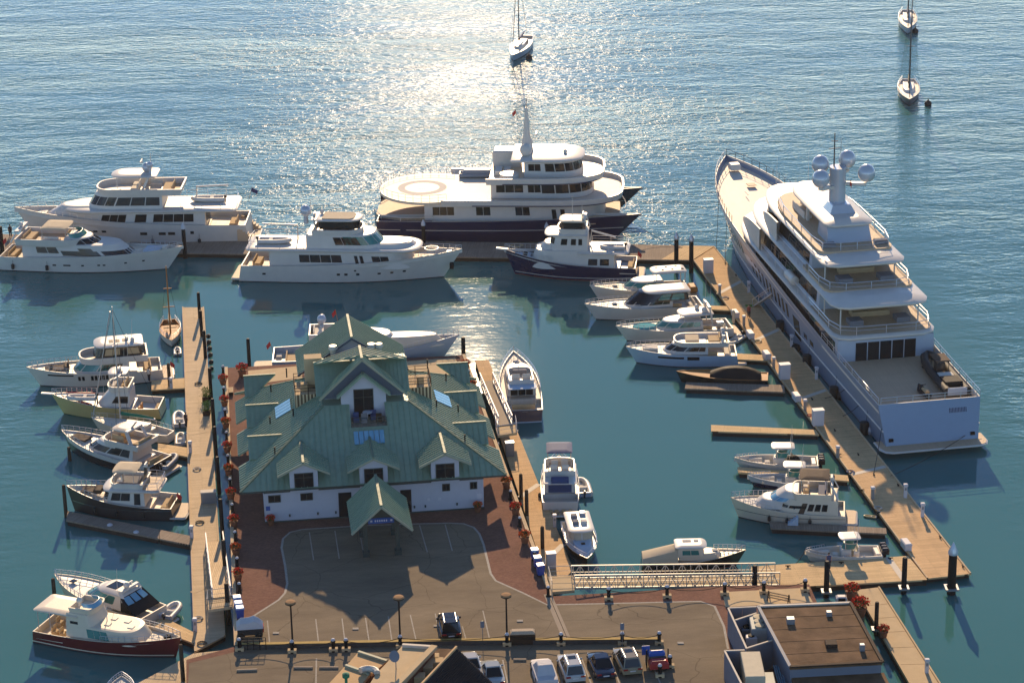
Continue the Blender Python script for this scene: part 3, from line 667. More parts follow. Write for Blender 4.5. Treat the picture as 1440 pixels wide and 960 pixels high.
# ================================================================ boat kit (local frame: x from stern to bow, y to port, z up from the water)
def place(name, stern, bow, label, cat='boat', group=None):
    # stern / bow: (px, py, height above water) of transom centre and stem head
    s, b = P(*stern), P(*bow); d = b - s; L_ = math.hypot(d.x, d.y)
    r = empty(name, (s.x, s.y, 0), math.atan2(d.y, d.x)); tag(r, label, cat, group)
    return r, L_
class Hull:
    def __init__(s, root, L, B, fs, fb, m='gelcoat', boot='antifouling', tr=.88, tm=.42, pw=2.2, ov=.09, fl=.55, bul=.18, cock=0.0, cockbul=.7, deck='gelcoat_cream', cap=None, rk=.02, sp=1.8, capm=None, ns=26, stripe=None):
        s.__dict__.update(root=root, L=L, B=B, fs=fs, fb=fb, tr=tr, tm=tm, pw=pw, ov=ov, fl=fl, rk=rk, sp=sp, bul=bul, cock=cock)
        ts = [1 - (1 - i/(ns-1))**1.25 if i < ns-1 else 1.0 for i in range(ns)]
        def shell(zs):
            rows = []
            for t in ts:
                top = s.sheer(t); lv = []
                for z in zs: lv.append(z if z is not None and not isinstance(z, tuple) else .12 + (top-.12)*z[0])
                rows.append([s.pt(t, z, 1) for z in lv] + [s.pt(t, z, -1) for z in reversed(lv)])
            return rows
        fr = [(0.0,),(.3,),(.62,),(.85,),(1.0,)]
        o = MB(); rows = shell(fr); k = len(fr)
        for sd in (0, 1): o.grid([r[sd*k:(sd+1)*k] for r in rows])
        o.add(rows[0], [tuple(range(2*k))]); o.build('hull', m, root, 50)
        o = MB(); rows = shell([-.5, .12])
        for sd in (0, 1): o.grid([r[sd*2:(sd+1)*2] for r in rows])
        o.add(rows[0], [(0,1,2,3)]); o.build('boot_top', boot, root, 50)
        # deck
        dk = []; tt = sorted(set(ts + ([cock-.0005, cock+.0005] if cock else [])))
        for t in tt:
            bu = cockbul if t < cock else bul; z = s.sheer(t) - bu; hb = max(s.half(t)-.10, .0)
            p = s.pt(t, s.sheer(t), 1); dk.append([(p.x, hb, z), (p.x, hb*.5, z+.02), (p.x, 0, z+.03), (p.x, -hb*.5, z+.02), (p.x, -hb, z)])
        o = MB(); o.grid(dk, smooth=False); o.build('deck', deck, root)
        # bulwark inside and cap
        o = MB()
        for sd in (1, -1):
            R_ = []
            for t in tt:
                bu = cockbul if t < cock else bul; hb = max(s.half(t)-.10, 0); p = s.pt(t, s.sheer(t), sd)
                R_.append([(p.x, p.y, p.z), (p.x, p.y, p.z+.03), (p.x, sd*hb, p.z+.03), (p.x, sd*hb, p.z-bu)])
            o.grid(R_, smooth=False)
        p = s.pt(0, s.sheer(0), 1); q = s.pt(0, s.sheer(0), -1); bu = cockbul if cock else bul
        o.box(p.x, p.x+.12, q.y+.1, p.y-.1, p.z-bu, p.z+.03)
        o.build('bulwark', capm or m if not str(m).endswith('paint') else (capm or 'gelcoat'), root)
        if stripe:
            for sd in (1, -1):
                rr = [[s.pt(t, stripe[1], sd)+Vector((0,sd*.015,0)), s.pt(t, stripe[2], sd)+Vector((0,sd*.015,0))] for t in ts[:-1]]
                o = MB(); o.grid(rr); o.build('cove_stripe', stripe[0], root)
    def sheer(s, t): return s.fs + (s.fb - s.fs) * max(t,0)**s.sp
    def half(s, t):
        if t < s.tm: return s.B/2 * (s.tr + (1-s.tr)*math.sin(math.pi/2*max(t,0)/s.tm))
        return s.B/2 * max(1 - ((t-s.tm)/(1-s.tm))**s.pw, 0)
    def pt(s, t, z, side):
        top = s.sheer(t); v = max(0.0, min(1.0, (z+.5)/(top+.5)))
        k = .88 - s.fl*max(0,(t-.25)/.75)**1.6
        y = s.half(t)*(k + (1-k)*v**1.15); x = s.L*t - s.ov*s.L*(1-v)*t**4 - s.rk*s.L*(1-v)*(1-t)**8
        return Vector((x, side*y, z))
    def ports(s, specs, m='glass_dark'):
        # (t0, t1, z0, z1): dark panes set in both topsides
        for t0, t1, z0, z1 in specs:
            for sd in (1, -1):
                n = max(2, int((t1-t0)*s.L/1.0)); ro = []; ri = []
                for i in range(n+1):
                    t = t0 + (t1-t0)*i/n
                    a, b = s.pt(t, z0, sd), s.pt(t, z1, sd); e = Vector((0, sd*.025, 0))
                    ro.append([a, a+e, b+e, b])
                o = MB(); o.grid(ro, smooth=False); o.add(ro[0], [(0,1,2,3)]); o.add(ro[-1], [(3,2,1,0)]); o.build('hull_window', m, s.root)
    def fenders(s, ts, sides=(1,-1), m='rubber', r=.22, h=.8):
        for t in ts:
            for sd in sides:
                p = s.pt(t, .9, sd); o = MB()
                o.lathe([(.03,-h/2),(r,-h/2+.12),(r,h/2-.12),(.03,h/2)], (p.x, p.y+sd*(r+.02), .75), 10)
                o.bar((p.x, p.y+sd*(r*.6), .75+h/2), (p.x, p.y+sd*.05, s.sheer(t)), .03); o.build('fender', m, s.root)
    def rail(s, t0, t1=1.0, h=.75, n=12, m='rail_steel', bars=2, inset=.05, r=.028):
        pts = []
        for i in range(n+1):
            t = t0 + (t1-t0)*i/n; p = s.pt(t, s.sheer(t), 1); pts.append(Vector((p.x - inset*(t>.97)*2, max(p.y-inset, 0), p.z)))
        full = pts + [Vector((p.x,-p.y,p.z)) for p in reversed(pts[:-1] if t1 >= 1 else pts)]
        if t1 >= 1: railing(s.root, full, h, m=m, bars=bars, r=r)
        else:
            railing(s.root, pts, h, m=m, bars=bars, r=r); railing(s.root, full[len(pts):], h, m=m, bars=bars, r=r)
def railing(root, pts, h=.9, every=1, m='rail_steel', bars=2, r=.028, closed=False):
    o = MB(); pts = [Vector(p) for p in pts]
    if closed: pts = pts + [pts[0]]
    for j in range(bars):
        hh = h*(1 - j*.45); o.tube([p + Vector((0,0,hh)) for p in pts], r if j == 0 else r*.6, 5)
    for p in pts[::every]: o.bar(p, p + Vector((0,0,h)), r*1.6)
    return o.build('railing', m, root)
class Shape:
    # plan outline: straight sides, rounded nose; (xa aft, xf nose, w half width, nf nose length, e fullness)
    def __init__(s, xa, xf, w, nf, e=.75): s.p = (xa, xf, w, nf, e); s.ls = max(xf-nf-xa, .01); s.ln = math.hypot(nf, w)*1.08; s.tot = s.ls + s.ln
    def at(s, q, qs):
        xa, xf, w, nf, e = s.p
        if q <= qs: return Vector((xa + s.ls*q/qs, w, 0))
        a = (q-qs)/(1-qs)*math.pi/2
        return Vector((xf-nf + nf*math.sin(a), w*max(math.cos(a),0)**e, 0))
def tier(root, xa, xf, w, nf, z0, z1, rf=.4, ra=0.0, iw=.1, e=.75, m='gelcoat', name='cabin', wins=(), crown=.06, roofm=None, zsl=0.0):
    # a deckhouse; the front rakes back by rf, the aft end forward by ra, the sides lean in by iw; zsl: nose lower/higher at the base
    A, B_ = Shape(xa, xf, w, nf, e), Shape(xa+ra, xf-rf, w-iw, max(nf-rf*.25, .2), e); qs = A.ls/A.tot
    def pt(q, v, sd, off=0.0):
        a, b = A.at(q, qs), B_.at(q, qs); x, y = a.x+(b.x-a.x)*v, a.y+(b.y-a.y)*v
        if off:
            q2 = min(q+.01, 1); q1 = q2-.02; c = A.at(max(q1,0), qs).lerp(B_.at(max(q1,0), qs), v); d = A.at(q2, qs).lerp(B_.at(q2, qs), v)
            t = Vector((d.x-c.x, d.y-c.y, 0)); n = Vector((-t.y, t.x, 0)).normalized(); x += n.x*off; y += n.y*off
        return Vector((x, sd*max(y, 0), z0 + (z1-z0)*v + zsl*(1-v)*max(0,(q-qs)/(1-qs+1e-6))))
    qq = [qs*i/6 for i in range(7)] + [qs + (1-qs)*i/9 for i in range(1, 10)]
    loop = [(q, 1) for q in qq] + [(q, -1) for q in reversed(qq[:-1])]
    o = MB(); rows = [[pt(q, v, sd) for q, sd in loop] for v in (0, .5, 1)]
    o.grid(rows, closed=True)
    top = rows[-1]; n = len(top); cx = (xa+ra+xf-rf)/2
    inn = [Vector((cx+(p.x-cx)*.9, p.y*.86, p.z+crown)) for p in top]
    o.grid([top, inn], closed=True); o.add(inn, [tuple(range(n))])
    ob = o.build(name, m, root, 38)
    for wn_ in wins:
        kind = wn_[0]
        if kind == 's':
            _, x0, x1, v0, v1, k = wn_[:6]; mm = wn_[6] if len(wn_) > 6 else 'glass_dark'
            for sd in (1, -1):
                for i in range(k):
                    qa, qb = [qs*((x0+(x1-x0)*f) - xa)/A.ls for f in ((i+.03)/k if k > 1 else 0, (i+.97)/k if k > 1 else 1)]
                    patch(ob, pt, qa, qb, v0, v1, sd, mm)
        elif kind == 'f':
            _, q0, v0, v1, k = wn_[:5]; mm = wn_[5] if len(wn_) > 5 else 'glass_dark'
            for sd in (1, -1):
                for i in range(k):
                    patch(ob, pt, q0+(1-q0)*(i+.04)/k, q0+(1-q0)*(i+.96)/k, v0, v1, sd, mm)
        elif kind == 'a':
            _, y0, y1, v0, v1, k = wn_[:6]; mm = wn_[6] if len(wn_) > 6 else 'glass_dark'
            for i in range(k):
                a, b = y0+(y1-y0)*(i+.04)/k, y0+(y1-y0)*(i+.96)/k; g = MB()
                xx = lambda v: xa + ra*v - .03
                g.add([(xx(v0),a,z0+(z1-z0)*v0),(xx(v0),b,z0+(z1-z0)*v0),(xx(v1),b,z0+(z1-z0)*v1),(xx(v1),a,z0+(z1-z0)*v1)] + [(xx(v0)+.04,a,z0+(z1-z0)*v0),(xx(v0)+.04,b,z0+(z1-z0)*v0),(xx(v1)+.04,b,z0+(z1-z0)*v1),(xx(v1)+.04,a,z0+(z1-z0)*v1)],
                      [(0,1,2,3),(7,6,5,4),(0,4,5,1),(1,5,6,2),(2,6,7,3),(3,7,4,0)]); g.build('window', mm, ob)
    return ob
def patch(ob, pt, qa, qb, v0, v1, sd, m, off=.025):
    qa, qb = max(0, min(1, qa)), max(0, min(1, qb)); n = max(2, int((qb-qa)*14)+1); rows = []
    for i in range(n+1):
        q = qa + (qb-qa)*i/n
        rows.append([pt(q, v0, sd), pt(q, v0, sd, off), pt(q, v1, sd, off), pt(q, v1, sd)])
    g = MB(); g.grid(rows, smooth=False); g.add(rows[0], [(0,1,2,3)]); g.add(rows[-1], [(3,2,1,0)]); g.build('window', m, ob)
def outline(xa, xf, w, nf, e=.75, n1=4, n2=8, ca=0.0):
    S = Shape(xa, xf, w, nf, e); qs = S.ls/S.tot
    qq = [qs*i/n1 for i in range(n1+1)] + [qs+(1-qs)*i/n2 for i in range(1, n2+1)]
    h = [S.at(q, qs) for q in qq]
    if ca: h = [Vector((xa, max(w-ca, .05), 0)), Vector((xa+ca*.3, w-ca*.3, 0)), Vector((xa+ca, w, 0))] + [p for p in h if p.x > xa+ca*1.05]
    return h + [Vector((p.x, -p.y, 0)) for p in reversed(h[:-1])]
def slab(root, xa, xf, w, nf, z, th, m='gelcoat', name='hardtop', e=.75, ca=.0, crown=.0, rnd=.5):
    O = outline(xa, xf, w, nf, e, ca=ca); cx = (xa+xf)/2; o = MB()
    def ring(k, zz): return [Vector((cx+(p.x-cx)*(1-k/max((xf-xa)/2,.1)), p.y*(1-k/w), zz)) for p in O]
    r = [ring(th*.45*rnd*2, z), ring(0, z+th*.35), ring(0, z+th*.65), ring(th*.6*rnd*2, z+th), ring(w*.45, z+th+crown)]
    o.grid(r, closed=True, smooth=True); n = len(O)
    o.add(r[0], [tuple(range(n-1,-1,-1))]); o.add(r[-1], [tuple(range(n))]); return o.build(name, m, root, 40)
def tub(root, xa, xf, w, nf, z0, z1, t=.14, m='gelcoat', name='flybridge', e=.75, out=0.0, floor='gelcoat_cream', fz=.12, ca=.0, openaft=False):
    O = outline(xa, xf, w, nf, e, ca=ca); cx = (xa+xf)/2; n = len(O); o = MB()
    def ring(k, zz): return [Vector((cx+(p.x-cx)*(1+k/((xf-xa)/2)), p.y*(1+k/w), zz)) for p in O]
    r = [ring(0, z0), ring(out, z1), ring(out-t, z1), ring(-t, z0+fz)]
    if openaft: o.grid([[ri[k] for k in range(n)] for ri in r], smooth=True)
    else: o.grid(r, closed=True)
    ob = o.build(name, m, root, 40)
    f = MB(); f.add(ring(-t*.9, z0+fz), [tuple(range(n))]); f.build('floor', floor, ob); return ob
def seat(root, x, y, z, lx, ly, h=.42, back=None, m='cushion', name='seat'):
    o = MB(); o.rbox(x-lx/2, x+lx/2, y-ly/2, y+ly/2, z, z+h, .06)
    if back == 'a': o.rbox(x-lx/2, x-lx/2+.16, y-ly/2, y+ly/2, z+h, z+h+.42, .05)
    if back == 'f': o.rbox(x+lx/2-.16, x+lx/2, y-ly/2, y+ly/2, z+h, z+h+.42, .05)
    if back == 'p': o.rbox(x-lx/2, x+lx/2, y+ly/2-.16, y+ly/2, z+h, z+h+.42, .05)
    if back == 's': o.rbox(x-lx/2, x+lx/2, y-ly/2, y-ly/2+.16, z+h, z+h+.42, .05)
    return o.build(name, m, root)
def arch(root, x, w, z0, z1, lean=-.6, m='gelcoat', th=.35, name='radar_arch'):
    o = MB()
    for sd in (1, -1): o.bar((x-lean, sd*w, z0), (x, sd*w*.86, z1), th, .12)
    o.rbox(x-th*.6, x+th*.6, -w*.9, w*.9, z1-.05, z1+.14, .05); return o.build(name, m, root)
def dome(root, x, y, z, r=.4, m='gelcoat', name='radar_dome', ped=.3):
    o = MB(); o.lathe([(r*.45,-r-ped),(r*.4,-r*.6)], (x,y,z+r), 8); o.dome((x,y,z+r), r, 1.05, -.8); return o.build(name, m, root)
def radar_bar(root, x, y, z, w=1.2):
    o = MB(); o.rbox(x-.18,x+.18,y-.18,y+.18,z,z+.3); o.rbox(x-.09,x+.09,y-w/2,y+w/2,z+.3,z+.42,.03); return o.build('radar_scanner', 'gelcoat', root)
def mast(root, x, y, z0, z1, r=.06, m='gelcoat', name='mast', spreads=()):
    o = MB(); o.tube([(x,y,z0),(x,y,z1)], [r, r*.6], 8)
    for z, w in spreads: o.bar((x,y-w,z),(x,y+w,z),r*.8)
    return o.build(name, m, root)
def antenna(root, x, y, z, h=2.2, lean=.15):
    o = MB(); o.tube([(x,y,z),(x-lean,y,z+h)], [.025,.012], 5); return o.build('antenna', 'gelcoat', root)
def flag(root, x, y, z, h=1.6, m='red_cloth', w=.9, lean=-.35):
    o = MB(); o.tube([(x,y,z),(x+lean,y,z+h)], .025, 5); p = o.build('flag_staff', 'varnish', root)
    f = MB(); rows = []
    for i in range(6):
        a = i/5; rows.append([(x+lean*1.0-a*w*.5, y+.10*math.sin(a*6)+a*.05, z+h-a*.5-.02), (x+lean*.75-a*w*.5, y+.10*math.sin(a*6+.5)+a*.05, z+h-.55-a*.5)])
    f.grid(rows); f.build('flag', m, p); return p
def outboard(root, x, y, z=.75, m='black_paint', s=1.0):
    e = MB(); e.rbox(x-.62*s,x+.02*s,y-.2*s,y+.2*s,z+.05,z+.62*s,.12*s); ob = e.build('outboard_motor', m, root)
    l = MB(); l.rbox(x-.38*s,x-.12*s,y-.1*s,y+.1*s,z-.95,z+.06,.02); l.build('motor_leg', m, ob); return ob
def windscreen(root, x, w, z0, z1, rake=.5, nf=.5, m='glass_green', name='windscreen'):
    A = outline(x-.8, x+nf, w, nf+.3, .8, 2, 6); B_ = outline(x-.8-rake*.8, x+nf-rake, w*.92, nf+.25, .8, 2, 6)
    o = MB(); o.grid([[Vector((p.x,p.y,z0)) for p in A],[Vector((p.x,p.y,z1)) for p in B_]]); o.grid([[Vector((p.x-.03,p.y*.985,z0)) for p in A],[Vector((p.x-.03,p.y*.985,z1)) for p in B_]])
    ob = o.build(name, m, root)
    f = MB(); f.tube([Vector((p.x,p.y,z1)) for p in B_], .03, 5); f.build('frame', 'rail_steel', ob); return ob
def posts(root, pts, z0, z1, r=.04, m='rail_steel', name='post'):
    for x, y in pts:
        o = MB(); o.tube([(x,y,z0),(x,y,z1)], r, 6); o.build(name, m, root)
def ttop(root, x0, x1, w, z0, z1, m='gelcoat'):
    t = slab(root, x0, x1, w, .35, z1, .12, m, 't_top', ca=.3)
    for x in (x0+.35, x1-.5):
        for sd in (1,-1):
            o = MB(); o.tube([(x*.75+(x0+x1)/2*.25, sd*w*.55, z0), (x, sd*w*.8, z1+.02)], .035, 5); o.build('t_top_leg', 'rail_steel', t)
    for sd in (1,-1): antenna(t, x0+.4, sd*w*.8, z1+.1, 2.0)
    return t
def platform(root, L_, w, z=.45, ca=.3, m='teak', hullm='gelcoat'):
    s = slab(root, -L_, .3, w, .1, z-.28, .26, hullm, 'swim_platform', ca=ca)
    o = MB(); O = [p for p in outline(-L_+.12, .1, w-.12, .1, ca=ca)]; o.add([(p.x,p.y,z+.0) for p in O], [tuple(range(len(O)))]); o.build('platform_deck', m, s); return s
def hatch(root, x, y, z, lx=.6, ly=.6, m='glass_dark'):
    o = MB(); o.rbox(x-lx/2,x+lx/2,y-ly/2,y+ly/2,z,z+.07,.03); o.build('hatch', m, root)
def sunpad(root, x, y, z, lx, ly, m='cushion'):
    o = MB(); o.rbox(x-lx/2,x+lx/2,y-ly/2,y+ly/2,z,z+.16,.06); o.build('sun_pad', m, root)
def rib(name, stern, bow, label, z0=0.0, m='rubber_grey', motor=True, L_=None, w=None, at=None, rz=0, group='small inflatable tenders', floorm='cushion'):
    # inflatable tender: a tube collar bent round the bow, floor, thwart, motor
    if at is not None: r = empty(name, at, rz); L = L_; tag(r, label, 'dinghy', group)
    else: r, L = place(name, stern, bow, label, 'dinghy', group)
    w = w or L*.42; tr = w*.15; pts = []
    for i in range(17):
        t = i/16
        if t < .3: x, y = L*(.0+t/.3*.55), w/2-tr
        elif t > .7: x, y = L*(.55*(1-t)/.3), -(w/2-tr)
        else:
            a = (t-.3)/.4*math.pi; x = L*.55 + (L*.45-tr)*math.sin(a); y = (w/2-tr)*math.cos(a)
        pts.append((x, y, z0+tr*1.1+.12*max(0,(x/L-.5))*L*.3))
    o = MB(); o.tube(pts, tr, 10); o.build('tube_collar', m, r, 60)
    f = MB(); f.prism([(0,-(w/2-tr)),(L*.55,-(w/2-tr)),(L*.85,-w*.15),(L*.85,w*.15),(L*.55,w/2-tr),(0,w/2-tr)], z0+.02, z0+tr*.8); f.build('floor', floorm, r)
    s = MB(); s.rbox(L*.3,L*.42,-(w/2-tr*1.5),(w/2-tr*1.5),z0+tr*.8,z0+tr*2.0,.05); s.build('thwart', 'cushion', r)
    c = MB(); c.box(-.05,.06,-(w/2-tr),(w/2-tr),z0+.05,z0+tr*2); c.build('transom', 'grey_white', r)
    if motor: outboard(r, -.02, 0, z0+.45, s=.62)
    return r
def center_console(name, stern, bow, label, B=2.7, m='gelcoat', motors=2, tt=True, fb=1.25, fs=.85, topm='gelcoat', leaning='cushion_grey', screen='glass_green'):
    r, L = place(name, stern, bow, label, 'boat', 'open centre console boats')
    H_ = Hull(r, L, B, fs, fb, m, tr=.9, tm=.4, pw=2.4, ov=.11, bul=.45, cock=.62, cockbul=.55, deck='gelcoat_cream')
    zd = .4
    c = MB(); c.rbox(L*.40,L*.53,-.5,.5,zd,zd+1.0,.12); co = c.build('console', 'gelcoat', r)
    windscreen(r, L*.47, .5, zd+1.0, zd+1.55, .25, .35, screen)
    seat(r, L*.33, 0, zd, .55, 1.1, .75, 'a', leaning, 'leaning_post')
    if leaning == 'canvas_black':
        c = MB(); c.dome((L*.29,0,zd+.45), .75, .9, -.4); c.build('motor_cover', leaning, r)
    seat(r, L*.60, 0, zd, .55, .7, .45, None, 'cushion')
    for sd in (1,-1): seat(r, L*.74, sd*.55, zd+.25, L*.16, .4, .3, None, 'cushion')
    seat(r, L*.05, 0, zd, .5, B*.6, .5, None, 'gelcoat', 'transom_bench')
    if tt: ttop(r, L*.28, L*.56, .95, zd+.9, zd+2.15, topm)
    for i in range(motors): outboard(r, .0, (i-(motors-1)/2)*.62, .72, 'black_paint', 1.15)
    for t in (.25,.5): 
        for sd in (1,-1):
            o = MB(); p = H_.pt(t, H_.sheer(t), sd); o.rbox(p.x-.12,p.x+.12,p.y-.04-.1*sd,p.y+.04-.1*sd,p.z+.03,p.z+.1,.02); o.build('cleat', 'chrome', r)
    H_.rail(.72, 1.0, .28, 8, bars=1)
    return r, L, H_
# ================================================================ the largest yacht
r, L = place('motor_yacht', (1316,628,.8), (1021,219,8.3), 'huge white superyacht with five grey radar domes berthed beside the orange main dock', 'yacht')
hd = r.rotation_euler.z; r.location.x += 2.6*math.cos(hd); r.location.y += 2.6*math.sin(hd); L -= 2.6
B = 12.4
H_ = Hull(r, L, B, 5.1, 8.4, 'yacht_silver_shade', tr=.93, tm=.50, pw=4.2, ov=.07, fl=.40, bul=.75, cock=.235, cockbul=1.0, deck='teak_cream', rk=.022, sp=1.5, ns=36, capm='gelcoat')
H_.ports([(.28,.295,2.9,3.5),(.31,.325,2.9,3.5)] + [(.40+i*.022,.409+i*.022,3.0,4.7) for i in range(10)] + [(.66+i*.02,.668+i*.02,4.0,5.3) for i in range(6)])
for sd in (1,-1):
    o = MB(); a, b = .345, .375; q = [H_.pt(a,1.6,sd),H_.pt(b,1.6,sd),H_.pt(b,4.2,sd),H_.pt(a,4.2,sd)]; q2 = [p+Vector((0,sd*.04,0)) for p in q]
    o.add(q+q2, [(0,1,2,3),(7,6,5,4),(0,4,5,1),(1,5,6,2),(2,6,7,3),(3,7,4,0)]); o.build('shell_door', 'glass_dark', r)
    # rubbing strake along the side
    o = MB(); o.tube([H_.pt(t/20, 2.35, sd)+Vector((0,sd*.05,0)) for t in range(0, 17)], .09, 6); o.build('rubbing_strake', 'gelcoat', r)
platform(r, 3.2, 6.1, .85, 1.2)
o = MB(); o.grid([[(H_.pt(t,5.1,1).x, H_.half(t)-.12, H_.sheer(t)-.955),(H_.pt(t,5.1,1).x, -H_.half(t)+.12, H_.sheer(t)-.955)] for t in [.004+.023*i for i in range(11)]], smooth=False); o.build('aft_deck_shade_tan', 'teak', r)  # tan layer over the cream deck, its shaded tone put into the colour
H_.rail(.0, .235, .75, 9, bars=2, r=.04)
H_.rail(.70, 1.0, .9, 16, m='charcoal_paint', bars=2, r=.04)
# stern rail, passerelle post and name
p = H_.pt(0, 5.1, 1)
railing(r, [(p.x+.2, y, 5.1) for y in (-5.4,-3.6,-1.8,0,1.8,3.6,5.4)], .7, bars=2, r=.04)
for j, (x, wd) in enumerate([(-4.1+i*.34, .26) for i in range(6)]):
    for k in range(2):
        o = MB(); zt = 4.2; rkx = lambda z: H_.pt(0, z, 1).x - .03
        o.add([(rkx(zt-.5),x,zt-.5),(rkx(zt-.5),x+wd*.35,zt-.5),(rkx(zt),x+wd*.35,zt),(rkx(zt),x,zt)], [(0,1,2,3)]) if k == 0 else o.add([(rkx(zt-.5),x+wd*.6,zt-.5),(rkx(zt-.5),x+wd,zt-.5),(rkx(zt),x+wd,zt),(rkx(zt),x+wd*.6,zt)], [(0,1,2,3)])
        tag(o.build('name_letter', 'navy_paint', r), 'dark stroke of the name lettered on the transom')
for sd in (1,-1):
    o = MB(); o.rbox(H_.pt(0,1.4,1).x-.12,H_.pt(0,1.4,1).x+.1,sd*4.6-.25,sd*4.6+.25,1.25,1.6,.05); o.build('fairlead', 'iron_black', r)
# main deck house
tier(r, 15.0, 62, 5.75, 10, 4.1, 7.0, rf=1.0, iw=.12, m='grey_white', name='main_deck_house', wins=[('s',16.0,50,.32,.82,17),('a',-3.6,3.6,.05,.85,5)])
# upper deck edge and house
slab(r, 14.6, 63.5, 6.15, 13, 6.9, .58, 'gelcoat', 'upper_deck', ca=1.8)
o = MB(); O = outline(15.0, 26, 5.8, .5, ca=1.6); o.add([(q.x,q.y,7.56) for q in O], [tuple(range(len(O)))]); o.build('teak_deck', 'teak', r)
railing(r, [(26,5.85,7.5),(22,5.85,7.5),(18,5.85,7.5),(15.6,5.2,7.5),(15.0,3.5,7.5),(15.0,0,7.5),(15.0,-3.5,7.5),(15.6,-5.2,7.5),(18,-5.85,7.5),(22,-5.85,7.5),(26,-5.85,7.5)], 1.0, bars=2, r=.045)
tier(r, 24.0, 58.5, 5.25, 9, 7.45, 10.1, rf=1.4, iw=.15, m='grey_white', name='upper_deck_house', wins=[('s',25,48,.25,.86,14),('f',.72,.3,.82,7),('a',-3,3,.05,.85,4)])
for sd in (1,-1):
    # sweeping side screens that join the decks
    o = MB(); rows = []
    for i in range(9):
        t = i/8; x = 47 + t*13; rows.append([(x, sd*(5.95-1.4*t**2), 7.5), (x, sd*(5.95-1.4*t**2), 7.5+2.7*math.sin(math.pi*(1-t)*.5)**.8), (x, sd*(5.75-1.4*t**2), 7.5+2.7*math.sin(math.pi*(1-t)*.5)**.8), (x, sd*(5.75-1.4*t**2), 7.5)])
    o.grid(rows); o.build('side_screen', 'gelcoat', r)
    o = MB(); rows = []
    for i in range(9):
        t = i/8; x = 41 + t*12; rows.append([(x, sd*(5.5-1.6*t**2), 10.3), (x, sd*(5.5-1.6*t**2), 10.3+2.6*math.sin(math.pi*(1-t)*.5)**.8), (x, sd*(5.3-1.6*t**2), 10.3+2.6*math.sin(math.pi*(1-t)*.5)**.8), (x, sd*(5.3-1.6*t**2), 10.3)])
    o.grid(rows); o.build('side_screen', 'gelcoat', r)
    railing(r, [(27+i*3.2, sd*5.9, 7.5) for i in range(7)], .95, bars=2, r=.04)
    railing(r, [(29+i*3, sd*5.45, 10.5) for i in range(5)], .95, bars=2, r=.04)
# bridge deck
slab(r, 16.2, 59.5, 5.75, 13, 10.0, .58, 'gelcoat', 'bridge_deck', ca=1.8, crown=.25)
o = MB(); O = outline(20.6, 31, 5.3, .5, ca=1.4); o.add([(q.x,q.y,10.9) for q in O], [tuple(range(len(O)))]); o.prism([(q.x,q.y) for q in O], 10.5, 10.895); o.build('teak_deck', 'teak', r)
railing(r, [(28,5.3,10.6),(24,5.3,10.6),(21.6,4.7,10.6),(20.8,3,10.6),(20.8,0,10.6),(20.8,-3,10.6),(21.6,-4.7,10.6),(24,-5.3,10.6),(28,-5.3,10.6)], 1.1, bars=2, r=.045)
tier(r, 29.0, 54.5, 4.7, 8, 10.5, 13.0, rf=1.2, iw=.15, m='grey_white', name='wheelhouse', wins=[('s',30,43,.25,.86,8),('f',.55,.3,.85,9),('a',-2.6,2.6,.05,.85,3)])
posts(r, [(17.6,4.6),(17.6,-4.6),(22.5,5.0),(22.5,-5.0)], 7.5, 9.9, .09, 'gelcoat', 'pillar')
posts(r, [(25.2,4.2),(25.2,-4.2)], 10.9, 12.9, .09, 'gelcoat', 'pillar')
# sun deck
slab(r, 22.6, 55.5, 5.0, 12, 12.85, .52, 'gelcoat', 'sun_deck', ca=1.6, crown=.2)
o = MB(); O = outline(26.2, 50, 4.5, 8, ca=1.2); o.prism([(q.x,q.y) for q in O], 13.3, 13.75); o.build('teak_deck', 'teak', r)
railing(r, [(46,3.9,13.7),(42,4.4,13.7),(38,4.5,13.7),(34,4.5,13.7),(30,4.5,13.7),(27,4.0,13.7),(26.4,2,13.7),(26.4,0,13.7),(26.4,-2,13.7),(27,-4,13.7),(30,-4.5,13.7),(34,-4.5,13.7),(38,-4.5,13.7),(42,-4.4,13.7),(46,-3.9,13.7)], 1.0, bars=2, r=.045)
tier(r, 29.2, 36, 2.7, 3.4, 13.6, 15.6, rf=.2, ra=.9, iw=.2, m='grey_white', name='bar_house')
slab(r, 29.0, 47, 3.0, 6, 15.6, .55, 'gelcoat', 'radar_deck', ca=1.2, crown=.2)
for sd in (1,-1):
    o = MB(); o.rbox(38.2,38.6,sd*2.4-.15,sd*2.4+.15,13.7,15.65,.02); o.build('pillar', 'gelcoat', r)
    seat(r, 41.5, sd*2.2, 13.75, 5.0, 1.0, .45, 'p' if sd > 0 else 's', 'cushion', 'lounge')
o = MB(); o.lathe([(1.5,0),(1.5,.6),(1.25,.62)], (44.5,0,13.75), 16); o.build('whirlpool', 'gelcoat', r)
tier(r, 32.0, 36.6, 1.7, 1.5, 16.1, 17.2, rf=.9, ra=.7, iw=.6, m='silver_paint', name='mast_base')
o = MB(); o.lathe([(1.15,0),(1.15,4.4)], (34.6,0,17.0), 18, 1.0, .85); o.build('mast', 'silver_paint', r)
for i, (x, y, z, rr) in enumerate(((32.9,2.6,20.4,1.05),(32.9,-3.0,20.7,1.05),(35.8,1.8,21.3,1.05),(35.8,-1.5,21.7,1.05))):
    o = MB(); o.bar((34.6,0,z-1.3),(x,y,z-1.1),.7,.3); o.build('dome_arm', 'gelcoat', r)
    o = MB(); o.dome((x,y,z+.2), rr, 1.05, -.85, 18); o.build('radar_dome', 'silver_paint', r)
dome(r, 49.8, 0, 13.4, .5, 'silver_paint')
